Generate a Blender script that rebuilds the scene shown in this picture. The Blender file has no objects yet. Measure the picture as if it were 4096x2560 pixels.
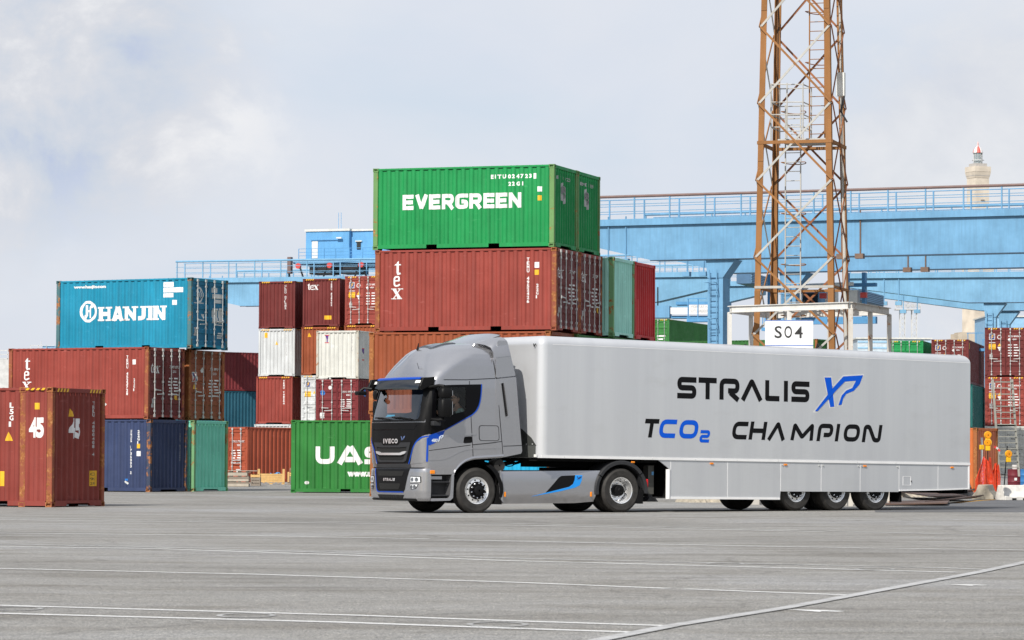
import bpy, bmesh, math, random
from mathutils import Vector, Matrix
random.seed(7)
rad = math.radians
SC = bpy.context.scene
COL = SC.collection

# ------------------------------------------------------------------ camera, sky, sun
F_PX, PITCH, ROLL, CAM_H = 13032.2, 0.0432551, 0.0043922, 1.16315
cd = bpy.data.cameras.new('camera'); cam = bpy.data.objects.new('camera', cd); COL.objects.link(cam)
cd.sensor_width = 36; cd.lens = F_PX / 4096 * 36; cd.clip_start = 0.5; cd.clip_end = 6000
_f = Vector((0, math.cos(PITCH), math.sin(PITCH))); _r = Vector((1, 0, 0)); _u = Vector((0, -math.sin(PITCH), math.cos(PITCH)))
_x = math.cos(ROLL) * _r + math.sin(ROLL) * _u; _y = math.cos(ROLL) * _u - math.sin(ROLL) * _r
M = Matrix((_x, _y, -_f)).transposed().to_4x4(); M.translation = Vector((0, 0, CAM_H)); cam.matrix_world = M
cd.dof.use_dof = True; cd.dof.focus_distance = 75.0; cd.dof.aperture_fstop = 10.0
SC.camera = cam
SC.view_settings.view_transform = 'Standard'; SC.view_settings.look = 'None'
SC.view_settings.exposure = 0.13; SC.view_settings.gamma = 1.0

SUN_AZ, SUN_EL = rad(-116), rad(41)          # azimuth of the sun, measured from +X
sun_dir = Vector((math.cos(SUN_AZ) * math.cos(SUN_EL), math.sin(SUN_AZ) * math.cos(SUN_EL), math.sin(SUN_EL)))
sl = bpy.data.lights.new('sun', 'SUN'); sl.energy = 4.5; sl.angle = rad(0.6); sl.color = (1.0, 0.95, 0.87)
so = bpy.data.objects.new('sun', sl); COL.objects.link(so); so.location = (-30, -30, 60)
so.rotation_euler = sun_dir.to_track_quat('Z', 'Y').to_euler()

W = bpy.data.worlds.new('World'); SC.world = W; W.use_nodes = True
nt = W.node_tree; nt.nodes.clear()
def N(tree, t, **k):
    n = tree.nodes.new(t)
    for a, b in k.items(): setattr(n, a, b)
    return n
def L(tree, a, b): tree.links.new(a, b)
wo = N(nt, 'ShaderNodeOutputWorld'); bg = N(nt, 'ShaderNodeBackground'); bg.inputs['Strength'].default_value = 0.1
sky = N(nt, 'ShaderNodeTexSky', sky_type='NISHITA'); sky.sun_disc = False
sky.sun_elevation = SUN_EL; sky.sun_rotation = math.pi / 2 - SUN_AZ; sky.air_density = 1.0; sky.dust_density = 1.5
tc = N(nt, 'ShaderNodeTexCoord')
def wnoise(scale, detail, loc=(0, 0, 0), sc=(1, 1, 1), rough=0.5, dist=0.0):
    mp = N(nt, 'ShaderNodeMapping'); mp.inputs['Location'].default_value = loc; mp.inputs['Scale'].default_value = sc
    L(nt, tc.outputs['Generated'], mp.inputs['Vector'])
    n = N(nt, 'ShaderNodeTexNoise'); n.inputs['Scale'].default_value = scale; n.inputs['Detail'].default_value = detail
    n.inputs['Roughness'].default_value = rough; n.inputs['Distortion'].default_value = dist
    L(nt, mp.outputs['Vector'], n.inputs['Vector']); return n
def ramp(tree, src, stops):
    r = N(tree, 'ShaderNodeValToRGB'); e = r.color_ramp.elements
    while len(e) < len(stops): e.new(0.5)
    for i, (p, c) in enumerate(stops):
        e[i].position = p; e[i].color = c if len(c) == 4 else (*c, 1)
    L(tree, src, r.inputs['Fac']); return r
def mix(tree, fac, a, b, mode='MIX'):
    m = N(tree, 'ShaderNodeMix', data_type='RGBA', blend_type=mode)
    if hasattr(fac, 'is_output'): L(tree, fac, m.inputs[0])
    else: m.inputs[0].default_value = fac
    for s, k in ((a, 6), (b, 7)):
        if hasattr(s, 'is_output'): L(tree, s, m.inputs[k])
        else: m.inputs[k].default_value = (*s, 1) if len(s) == 3 else s
    return m.outputs[2]
# broad pale cloud sheet over the blue, with brighter and greyer puffs in one bank of it
n1 = wnoise(5.0, 7, (0.3, 0, 1.1), (1, 1, 2.4), 0.55, 0.3)
sheet = ramp(nt, n1.outputs['Fac'], [(0.30, (5.95, 6.75, 7.75)), (0.50, (6.55, 6.98, 7.85)), (0.72, (6.95, 7.15, 7.75))])
base = mix(nt, 0.93, sky.outputs['Color'], sheet.outputs['Color'])
n2 = wnoise(21.0, 9, (4.2, 1.0, 0.35), (1, 1, 1.25), 0.6, 0.25)
puff = ramp(nt, n2.outputs['Fac'], [(0.34, (4.6, 5.3, 6.9)), (0.44, (5.6, 6.1, 6.95)), (0.54, (6.4, 6.6, 7.1)), (0.66, (7.9, 7.95, 8.15))])
dist = N(nt, 'ShaderNodeVectorMath', operation='DISTANCE')
sepm = N(nt, 'ShaderNodeMapping'); sepm.inputs['Scale'].default_value = (1, 1, 1.15)
L(nt, tc.outputs['Generated'], sepm.inputs['Vector']); L(nt, sepm.outputs['Vector'], dist.inputs[0])
bank = Vector((-0.152, 0.98, 0.120)).normalized(); dist.inputs[1].default_value = (bank.x, bank.y, bank.z * 1.15)
add = N(nt, 'ShaderNodeMath', operation='MULTIPLY_ADD'); L(nt, n2.outputs['Fac'], add.inputs[0]); add.inputs[1].default_value = -0.09; L(nt, dist.outputs['Value'], add.inputs[2])
bm_ = ramp(nt, add.outputs[0], [(0.0, (1, 1, 1)), (0.042, (0.0, 0.0, 0.0))]); bm_.color_ramp.interpolation = 'EASE'
n3 = wnoise(9.0, 6, (9.2, 3.0, 2.2), (1, 1, 2.0), 0.5, 0.4)
soft = ramp(nt, n3.outputs['Fac'], [(0.42, (0, 0, 0)), (0.72, (0.55, 0.55, 0.55))])
c1 = mix(nt, soft.outputs['Color'], base, (7.5, 7.6, 7.95, 1))
c2 = mix(nt, bm_.outputs['Color'], c1, puff.outputs['Color'])
d2 = N(nt, 'ShaderNodeVectorMath', operation='DISTANCE'); L(nt, tc.outputs['Generated'], d2.inputs[0]); d2.inputs[1].default_value = Vector((0.15, 0.98, 0.088)).normalized()
a2 = N(nt, 'ShaderNodeMath', operation='MULTIPLY_ADD'); L(nt, n2.outputs['Fac'], a2.inputs[0]); a2.inputs[1].default_value = -0.07; L(nt, d2.outputs['Value'], a2.inputs[2])
b2 = ramp(nt, a2.outputs[0], [(0.0, (.75, .75, .75)), (0.028, (0, 0, 0))]); b2.color_ramp.interpolation = 'EASE'
pf2 = ramp(nt, n2.outputs['Fac'], [(0.36, (6.1, 6.35, 7.0)), (0.52, (6.9, 7.05, 7.4)), (0.66, (7.6, 7.65, 7.85))])
c2 = mix(nt, b2.outputs['Color'], c2, pf2.outputs['Color'])
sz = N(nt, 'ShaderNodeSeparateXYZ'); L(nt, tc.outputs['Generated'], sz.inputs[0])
up = ramp(nt, sz.outputs['Y'], [(0.86, (1, 1, 1)), (0.955, (0, 0, 0))])  # mask of the unseen sky, dimmed to deepen shade on the container ends
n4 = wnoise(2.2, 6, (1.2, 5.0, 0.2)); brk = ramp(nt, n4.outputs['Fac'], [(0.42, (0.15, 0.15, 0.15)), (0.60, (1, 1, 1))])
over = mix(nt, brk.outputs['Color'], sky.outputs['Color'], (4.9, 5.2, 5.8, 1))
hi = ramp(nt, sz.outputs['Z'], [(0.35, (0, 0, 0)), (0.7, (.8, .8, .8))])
over = mix(nt, hi.outputs['Color'], over, (6.6, 7.0, 7.7, 1))  # unseen sky overhead brightened again to lift upward faces and the cab roof
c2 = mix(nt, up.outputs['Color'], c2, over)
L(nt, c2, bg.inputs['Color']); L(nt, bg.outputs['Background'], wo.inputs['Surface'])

# ------------------------------------------------------------------ where a point of the photograph lies in the yard
def ray(px, py):
    a = (px - 2048) / F_PX; b = -(py - 1280) / F_PX
    return a * _x + b * _y + _f
def at(px, py, D):
    r = ray(px, py); return Vector((0, 0, CAM_H)) + r * (D / r.y)
def gnd(px, py, z=0.0):
    r = ray(px, py); return Vector((0, 0, CAM_H)) + r * ((z - CAM_H) / r.z)

# ------------------------------------------------------------------ objects and meshes
def tag(o, label=None, cat=None, group=None, kind=None):
    if label: o['label'] = label
    if cat: o['category'] = cat
    if group: o['group'] = group
    if kind: o['kind'] = kind
    return o
def thing(name, label, cat, loc=(0, 0, 0), rz=0.0, group=None):
    o = bpy.data.objects.new(name, None); COL.objects.link(o); o.empty_display_size = 0.3
    o.location = loc; o.rotation_euler = (0, 0, rz) if not isinstance(rz, tuple) else rz
    return tag(o, label, cat, group)
def link(name, me, mat=None, parent=None, loc=None):
    o = bpy.data.objects.new(name, me); COL.objects.link(o)
    if parent: o.parent = parent
    if loc is not None: o.location = loc
    if mat:
        if not me.materials: me.materials.append(None)
        o.material_slots[0].link = 'OBJECT'; o.material_slots[0].material = mat
    return o
class MB:
    def __init__(s): s.v = []; s.f = []
    def add(s, vs, fs):
        n = len(s.v); s.v += [tuple(v) for v in vs]; s.f += [[i + n for i in f] for f in fs]; return s
    def box(s, x0, x1, y0, y1, z0, z1):
        return s.add([(x0, y0, z0), (x1, y0, z0), (x1, y1, z0), (x0, y1, z0), (x0, y0, z1), (x1, y0, z1), (x1, y1, z1), (x0, y1, z1)],
                     [[0, 3, 2, 1], [4, 5, 6, 7], [0, 1, 5, 4], [1, 2, 6, 5], [2, 3, 7, 6], [3, 0, 4, 7]])
    def beam(s, p0, p1, w, h=None, up=(0, 0, 1)):
        h = w if h is None else h
        p0 = Vector(p0); p1 = Vector(p1); d = (p1 - p0).normalized(); up = Vector(up)
        if abs(d.dot(up)) > 0.98: up = Vector((1, 0, 0))
        a = d.cross(up).normalized() * w / 2; b = a.cross(d).normalized() * h / 2
        vs = [p + sa * a + sb * b for p in (p0, p1) for sa, sb in ((-1, -1), (1, -1), (1, 1), (-1, 1))]
        return s.add(vs, [[0, 3, 2, 1], [4, 5, 6, 7], [0, 1, 5, 4], [1, 2, 6, 5], [2, 3, 7, 6], [3, 0, 4, 7]])
    def tube(s, pts, r, n=8, caps=True):
        pts = [Vector(p) for p in pts]; m = len(pts); rs = r if isinstance(r, (list, tuple)) else [r] * m
        vs = []; up0 = None
        for i, p in enumerate(pts):
            d = (pts[min(i + 1, m - 1)] - pts[max(i - 1, 0)]).normalized()
            if up0 is None:
                up0 = Vector((0, 0, 1)) if abs(d.z) < 0.9 else Vector((1, 0, 0))
            a = d.cross(up0)
            if a.length < 1e-4: a = d.cross(Vector((0.3, 1, 0.2)))
            a.normalize(); b = a.cross(d).normalized(); up0 = b
            vs += [p + rs[i] * (math.cos(2 * math.pi * k / n) * a + math.sin(2 * math.pi * k / n) * b) for k in range(n)]
        fs = [[i * n + k, i * n + (k + 1) % n, (i + 1) * n + (k + 1) % n, (i + 1) * n + k] for i in range(m - 1) for k in range(n)]
        if caps: fs += [list(range(n))[::-1], [(m - 1) * n + k for k in range(n)]]
        return s.add(vs, fs)
    def lathe(s, prof, axis='z', c=(0, 0, 0), n=32, close=False):
        vs = []
        for r, h in prof:
            for k in range(n):
                a = 2 * math.pi * k / n; p = (r * math.cos(a), r * math.sin(a), h)
                if axis == 'y': p = (p[0], p[2], p[1])
                if axis == 'x': p = (p[2], p[0], p[1])
                vs.append((p[0] + c[0], p[1] + c[1], p[2] + c[2]))
        m = len(prof)
        fs = [[i * n + k, i * n + (k + 1) % n, (i + 1) * n + (k + 1) % n, (i + 1) * n + k] for i in range(m - 1) for k in range(n)]
        return s.add(vs, fs)
    def prism(s, poly, fn0, fn1):
        n = len(poly); vs = [fn0(*p) for p in poly] + [fn1(*p) for p in poly]
        return s.add(vs, [list(range(n))[::-1], list(range(n, 2 * n))] + [[i, (i + 1) % n, n + (i + 1) % n, n + i] for i in range(n)])
    def grid(s, rows, closed=False):
        n = len(rows[0]); m = len(rows)
        vs = [p for r in rows for p in r]
        fs = [[i * n + k, i * n + (k + 1) % n, (i + 1) * n + (k + 1) % n, (i + 1) * n + k] for i in range(m - 1) for k in range(n if closed else n - 1)]
        return s.add(vs, fs)
    def mesh(s, name, smooth=0, bevel=0.0, seg=1, fix=True):
        me = bpy.data.meshes.new(name); me.from_pydata(s.v, [], s.f)
        bm = bmesh.new(); bm.from_mesh(me)
        if fix: bmesh.ops.recalc_face_normals(bm, faces=bm.faces[:])
        if bevel:
            es = [e for e in bm.edges if len(e.link_faces) == 2 and e.calc_face_angle(0) > 0.6]
            bmesh.ops.bevel(bm, geom=es, offset=bevel, segments=seg, profile=0.5, affect='EDGES', clamp_overlap=True)
        bm.to_mesh(me); bm.free()
        if smooth:
            me.shade_smooth(); me.set_sharp_from_angle(angle=rad(smooth))
        return me
    def build(s, name, mat, parent=None, **k): return link(name, s.mesh(name, **k), mat, parent)

# ------------------------------------------------------------------ materials
MATS = {}
def new_mat(name):
    m = bpy.data.materials.new(name); m.use_nodes = True; t = m.node_tree
    return m, t, t.nodes['Principled BSDF']
def mnoise(t, vec, scale, detail=4, rough=0.55, sc=None):
    if sc:
        mp = N(t, 'ShaderNodeMapping'); mp.inputs['Scale'].default_value = sc; L(t, vec, mp.inputs['Vector']); vec = mp.outputs['Vector']
    n = N(t, 'ShaderNodeTexNoise'); n.inputs['Scale'].default_value = scale; n.inputs['Detail'].default_value = detail; n.inputs['Roughness'].default_value = rough
    L(t, vec, n.inputs['Vector']); return n.outputs['Fac']
def obj_vec(t):
    tc = N(t, 'ShaderNodeTexCoord'); oi = N(t, 'ShaderNodeObjectInfo')
    ad = N(t, 'ShaderNodeVectorMath', operation='ADD'); mu = N(t, 'ShaderNodeVectorMath', operation='SCALE')
    cx = N(t, 'ShaderNodeCombineXYZ')
    for i in range(3): L(t, oi.outputs['Random'], cx.inputs[i])
    L(t, cx.outputs[0], mu.inputs[0]); mu.inputs['Scale'].default_value = 40.0
    L(t, tc.outputs['Object'], ad.inputs[0]); L(t, mu.outputs[0], ad.inputs[1]); return ad.outputs[0]
def plain(name, rgb, rough=0.5, metal=0.0, var=0.06, scale=3.0, coat=0.0, bump=0.0, spec=0.5):
    if name in MATS: return MATS[name]
    m, t, b = new_mat(name); v = obj_vec(t)
    n = mnoise(t, v, scale, 4)
    lo = tuple(max(0, c * (1 - var * 2)) for c in rgb); hi = tuple(c * (1 + var * 2) for c in rgb)
    r = ramp(t, n, [(0.3, lo), (0.7, hi)]); L(t, r.outputs['Color'], b.inputs['Base Color'])
    b.inputs['Roughness'].default_value = rough; b.inputs['Metallic'].default_value = metal
    b.inputs['Coat Weight'].default_value = coat; b.inputs['Coat Roughness'].default_value = 0.06; b.inputs['Specular IOR Level'].default_value = spec
    if bump:
        bp = N(t, 'ShaderNodeBump'); bp.inputs['Strength'].default_value = bump; bp.inputs['Distance'].default_value = 0.01
        L(t, mnoise(t, v, scale * 12, 3), bp.inputs['Height']); L(t, bp.outputs['Normal'], b.inputs['Normal'])
    MATS[name] = m; return m
def paint(name, rgb, rust=0.3, rough=0.45, dirt=0.38, chalk=0.12):
    """weathered container enamel: chalky fading, rain streaks, scratches and rust spots that belong to the paint"""
    key = f'{name}_{rust}'
    if key in MATS: return MATS[key]
    m, t, b = new_mat(key); v = obj_vec(t)
    fade = mnoise(t, v, 0.7, 5, 0.6)
    lo = tuple(c * 0.82 for c in rgb); hi = tuple(min(1, c * 1.1 + chalk * 0.07) for c in rgb)
    r1 = ramp(t, fade, [(0.3, lo), (0.7, hi)])
    streak = mnoise(t, v, 1.0, 4, 0.6, (9, 9, 0.55))
    s1 = ramp(t, streak, [(0.40, (0, 0, 0)), (0.72, (dirt, dirt, dirt))])
    c = mix(t, s1.outputs['Color'], r1.outputs['Color'], tuple(x * 0.45 + 0.025 for x in rgb))
    scr = mnoise(t, v, 2.2, 6, 0.7, (1, 1, 3.5)); s2 = ramp(t, scr, [(0.63, (0, 0, 0)), (0.68, (0.38, 0.38, 0.38))])
    c = mix(t, s2.outputs['Color'], c, tuple(min(1, x * 1.25 + 0.06) for x in rgb))
    rs = mnoise(t, v, 3.2, 9, 0.68); p = 0.80 - 0.30 * rust
    s3 = ramp(t, rs, [(p, (0, 0, 0)), (p + 0.06, (0.9, 0.9, 0.9))])
    rc = ramp(t, mnoise(t, v, 14, 5, 0.7), [(0.3, (0.13, 0.045, 0.018)), (0.5, (0.33, 0.13, 0.042)), (0.72, (0.52, 0.27, 0.12))])
    c = mix(t, s3.outputs['Color'], c, rc.outputs['Color'])
    L(t, c, b.inputs['Base Color']); b.inputs['Specular IOR Level'].default_value = 0.22
    rr = ramp(t, rs, [(0.3, (rough - 0.08,) * 3), (0.75, (rough + 0.35,) * 3)]); L(t, rr.outputs['Color'], b.inputs['Roughness'])
    bp = N(t, 'ShaderNodeBump'); bp.inputs['Strength'].default_value = 0.25; bp.inputs['Distance'].default_value = 0.012
    L(t, mnoise(t, v, 2.5, 6, 0.6), bp.inputs['Height']); L(t, bp.outputs['Normal'], b.inputs['Normal'])
    MATS[key] = m; return m
white_ink = lambda: paint('white_lettering', (0.80, 0.80, 0.80), 0.02, 0.55, 0.14, 0)
black = lambda: plain('black_plastic', (0.014, 0.014, 0.015), 0.5)
dark = lambda: plain('dark_underside', (0.007, 0.007, 0.0075), 0.85, 0, .06, 3, 0, 0, .1)
yellow = lambda: plain('yellow_sticker', (0.75, 0.42, 0.02), 0.5)
hole = lambda: plain('black_recess', (0.006, 0.006, 0.006), 0.9)
galv = lambda: plain('galvanised_steel', (0.50, 0.51, 0.50), 0.5, 0.3, 0.1, 8)
rustm = lambda: paint('rust_brown', (0.27, 0.12, 0.05), 0.5, 0.7)

# ------------------------------------------------------------------ lettering
def fillet(path, r, n=5, closed=False):
    out = []; m = len(path)
    for i, p in enumerate(path):
        if not closed and i in (0, m - 1): out.append(p); continue
        p = Vector(p); a = Vector(path[i - 1]); c = Vector(path[(i + 1) % m])
        da = (a - p); dc = (c - p); rr = min(r, da.length * 0.48, dc.length * 0.48)
        pa = p + da.normalized() * rr; pc = p + dc.normalized() * rr
        for k in range(n + 1):
            q = k / n; out.append(tuple((1 - q) ** 2 * pa + 2 * q * (1 - q) * p + q * q * pc))
    return out
def ribbon2(path, w, closed=False):
    P = [Vector(p) for p in path]; m = len(P); lft = []; rgt = []
    for i in range(m):
        a = P[i - 1] if (i > 0 or closed) else None; c = P[(i + 1) % m] if (i < m - 1 or closed) else None
        d1 = (P[i] - a).normalized() if a is not None else None; d2 = (c - P[i]).normalized() if c is not None else None
        if d1 is None: d1 = d2
        if d2 is None: d2 = d1
        n1 = Vector((-d1.y, d1.x)); n2 = Vector((-d2.y, d2.x)); nn = (n1 + n2)
        if nn.length < 1e-6: nn = n1
        nn.normalize(); k = w / 2 / max(0.35, nn.dot(n1)); lft.append(P[i] + nn * k); rgt.append(P[i] - nn * k)
    rng = range(m if closed else m - 1)
    return [[tuple(lft[i]), tuple(rgt[i]), tuple(rgt[(i + 1) % m]), tuple(lft[(i + 1) % m])] for i in rng]
def stroke_glyph(ch, w, t):
    h = t / 2; r = 0.24
    G = {'S': [fillet([(w, 1 - h), (h, 1 - h), (h, .5), (w - h, .5), (w - h, h), (0, h)], r)],
         'T': [[(0, 1 - h), (w, 1 - h)], [(w / 2, 1 - t), (w / 2, 0)]],
         'R': [fillet([(h, 0), (h, 1 - h), (w - h - .02, 1 - h), (w - h - .02, .42), (.42 * w, .42)], r), [(.52 * w, .42 - h * .6), (w - h * .7, 0)]],
         'V': [fillet([(h * .8, 0), (w / 2, 1 - h * .7), (w - h * .8, 0)], .1)],
         'L': [fillet([(h, 1), (h, h), (w, h)], .02)], 'I': [[(h, 0), (h, 1)]],
         'C': [fillet([(w, 1 - h), (h, 1 - h), (h, h), (w, h)], .34)],
         'H': [[(h, 0), (h, 1)], [(w - h, 0), (w - h, 1)], [(t, .5), (w - t, .5)]],
         'M': [fillet([(h, 0), (h * 1.5, 1 - h), (w / 2, .2), (w - 1.5 * h, 1 - h), (w - h, 0)], .1)],
         'P': [fillet([(h, 0), (h, 1 - h), (w - h, 1 - h), (w - h, .36), (.42 * w, .36)], r)],
         'N': [fillet([(h, 0), (h, 1 - h), (.30 * w, 1 - h), (.66 * w, h), (w - h, h), (w - h, 1)], .14)],
         '2': [fillet([(0, 1 - h), (w - h, 1 - h), (w - h, .5), (h, .5), (h, h), (w, h)], .2)],
         'E': [[(h, 0), (h, 1)], [(t, 1 - h), (w, 1 - h)], [(t, .5), (w * .94, .5)], [(t, h), (w, h)]],
         'G': [fillet([(w, 1 - h), (h, 1 - h), (h, h), (w - h, h), (w - h, .48), (.5 * w, .48)], .2)],
         'v': [[(h * .9, 1), (w / 2, h * .6)], [(w - h * .9, 1), (w / 2, h * .6)]],
         'U': [fillet([(h, 1), (h, h), (w - h, h), (w - h, 1)], .3)],
         'A': [[(h * .8, 0), (w / 2 - h * .2, 1)], [(w - h * .8, 0), (w / 2 + h * .2, 1)], [(w * .3, .26), (w * .7, .26)]],
         'J': [fillet([(w - h, 1), (w - h, h), (0, h)], .3)],
         'n': [[(h, 0), (h, 1)], [(h, 1 - h * .4), (w - h, h * .4)], [(w - h, 0), (w - h, 1)]],
         'r': [[(h, 0), (h, 1)], fillet([(t, 1 - h), (w - h, 1 - h), (w - h, .45), (t, .45)], .2), [(.55 * w, .40), (w - h * .7, 0)]]}
    if ch == 'O':
        return [fillet([(h, h), (w - h, h), (w - h, 1 - h), (h, 1 - h)], .36, 6, True)], True
    return G[ch], False
def strokes(items, slant=0.0):
    """items: (char, left, width, base, height, stroke) -> layers of 2-D quads"""
    lay = []
    for ch, x, w, z, h, t in items:
        ps, cl = stroke_glyph(ch, w / h, t / h)
        for k, p in enumerate(ps):
            lay.append((k, [[(x + a * h + slant * b * h, z + b * h) for a, b in q] for q in ribbon2(p, t / h, cl)]))
    return lay
_TX = {}
def text2(s, bold=0.0):
    """built-in font as 2-D triangles, lower-left at the origin, height 1"""
    k = (s, bold)
    if k in _TX: return _TX[k]
    c = bpy.data.curves.new('letters', 'FONT'); c.body = s; c.size = 1; c.offset = bold; c.resolution_u = 3
    o = bpy.data.objects.new('letters', c); COL.objects.link(o)
    dg = bpy.context.evaluated_depsgraph_get(); me = bpy.data.meshes.new_from_object(o.evaluated_get(dg))
    vs = [v.co.copy() for v in me.vertices]; fs = [list(p.vertices) for p in me.polygons]
    bpy.data.objects.remove(o); bpy.data.curves.remove(c); bpy.data.meshes.remove(me)
    x0 = min(v.x for v in vs); x1 = max(v.x for v in vs); y0 = min(v.y for v in vs); y1 = max(v.y for v in vs); h = y1 - y0
    _TX[k] = ([((v.x - x0) / h, (v.y - y0) / h) for v in vs], fs, (x1 - x0) / h); return _TX[k]
class Ink:
    """flat marks in face coordinates (s to the right, t up), later pressed onto the face they are painted on"""
    def __init__(s): s.v = []; s.f = []
    def poly(s, q, lay=0):
        n = len(s.v); s.v += [(a, b, lay * 0.0012) for a, b in q]; s.f.append(list(range(n, n + len(q)))); return s
    def rect(s, a, b, c, d, lay=0): return s.poly([(a, c), (b, c), (b, d), (a, d)], lay)
    def text(s, st, x, z, h, w=None, bold=0.0, lay=0, stack=False, pitch=1.18, slant=0.0):
        if stack:
            for i, ch in enumerate(st):
                if ch != ' ': s.text(ch, x - (0.09 * h if ch in 'I1' else 0), z - i * h * pitch, h, w=(w if ch not in 'I1' else (w or h * .6) * .45), bold=bold, lay=lay)
            return s
        vs, fs, asp = text2(st, bold); k = h if w is None else w / asp
        n = len(s.v); s.v += [(x + a * k + slant * b * h, z + b * h, lay * 0.0012) for a, b in vs]; s.f += [[i + n for i in f] for f in fs]; return s
    def strokes(s, items, slant=0.0):
        for lay, quads in strokes(items, slant):
            for q in quads: s.poly(q, lay)
        return s
    def ring(s, x, z, r, w, n=28, sx=1.0):
        for k in range(n):
            a = 2 * math.pi * k / n; b = 2 * math.pi * (k + 1) / n
            s.poly([(x + sx * r * math.cos(a), z + r * math.sin(a)), (x + sx * r * math.cos(b), z + r * math.sin(b)), (x + sx * (r - w) * math.cos(b), z + (r - w) * math.sin(b)), (x + sx * (r - w) * math.cos(a), z + (r - w) * math.sin(a))])
        return s
    def disc(s, x, z, r, n=20, sx=1.0, lay=0): return s.poly([(x + sx * r * math.cos(2 * math.pi * k / n), z + r * math.sin(2 * math.pi * k / n)) for k in range(n)], lay)
    def words(s, gap=.16):
        bx = [(min(s.v[i][0] for i in f) - gap / 2, max(s.v[i][0] for i in f) + gap / 2, min(s.v[i][1] for i in f) - gap / 2, max(s.v[i][1] for i in f) + gap / 2) for f in s.f]
        par = list(range(len(bx)))
        def root(i):
            while par[i] != i: par[i] = par[par[i]]; i = par[i]
            return i
        for i in range(len(bx)):
            for j in range(i):
                a, b = bx[i], bx[j]
                if a[0] < b[1] and b[0] < a[1] and a[2] < b[3] and b[2] < a[3]: par[root(i)] = root(j)
        out = {}
        for i, f in enumerate(s.f): out.setdefault(root(i), []).append(f)
        res = []
        for fs in out.values():
            k = Ink()
            for f in fs: k.f.append([len(k.v) + q for q in range(len(f))]); k.v += [s.v[i] for i in f]
            res.append(k)
        return res
    def mesh(s, name, place, sb=(), tb=(), off=0.004):
        """place(s, t, d) -> point; sb / tb: where the face folds"""
        bm = bmesh.new(); vs = [bm.verts.new(v) for v in s.v]
        for f in s.f:
            try: bm.faces.new([vs[i] for i in f])
            except ValueError: pass
        bmesh.ops.triangulate(bm, faces=[f for f in bm.faces if len(f.verts) > 4])
        xs = [v[0] for v in s.v]; zs = [v[1] for v in s.v]
        for br, ax, lo, hi in ((sb, 0, min(xs), max(xs)), (tb, 1, min(zs), max(zs))):
            no = (1, 0, 0) if ax == 0 else (0, 1, 0)
            for q in br:
                if lo < q < hi:
                    bmesh.ops.bisect_plane(bm, geom=bm.verts[:] + bm.edges[:] + bm.faces[:], dist=1e-6, plane_co=(q, 0, 0) if ax == 0 else (0, q, 0), plane_no=no)
        for v in bm.verts: v.co = place(v.co.x, v.co.y, off + v.co.z)
        me = bpy.data.meshes.new(name); bm.to_mesh(me); bm.free(); return me

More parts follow.
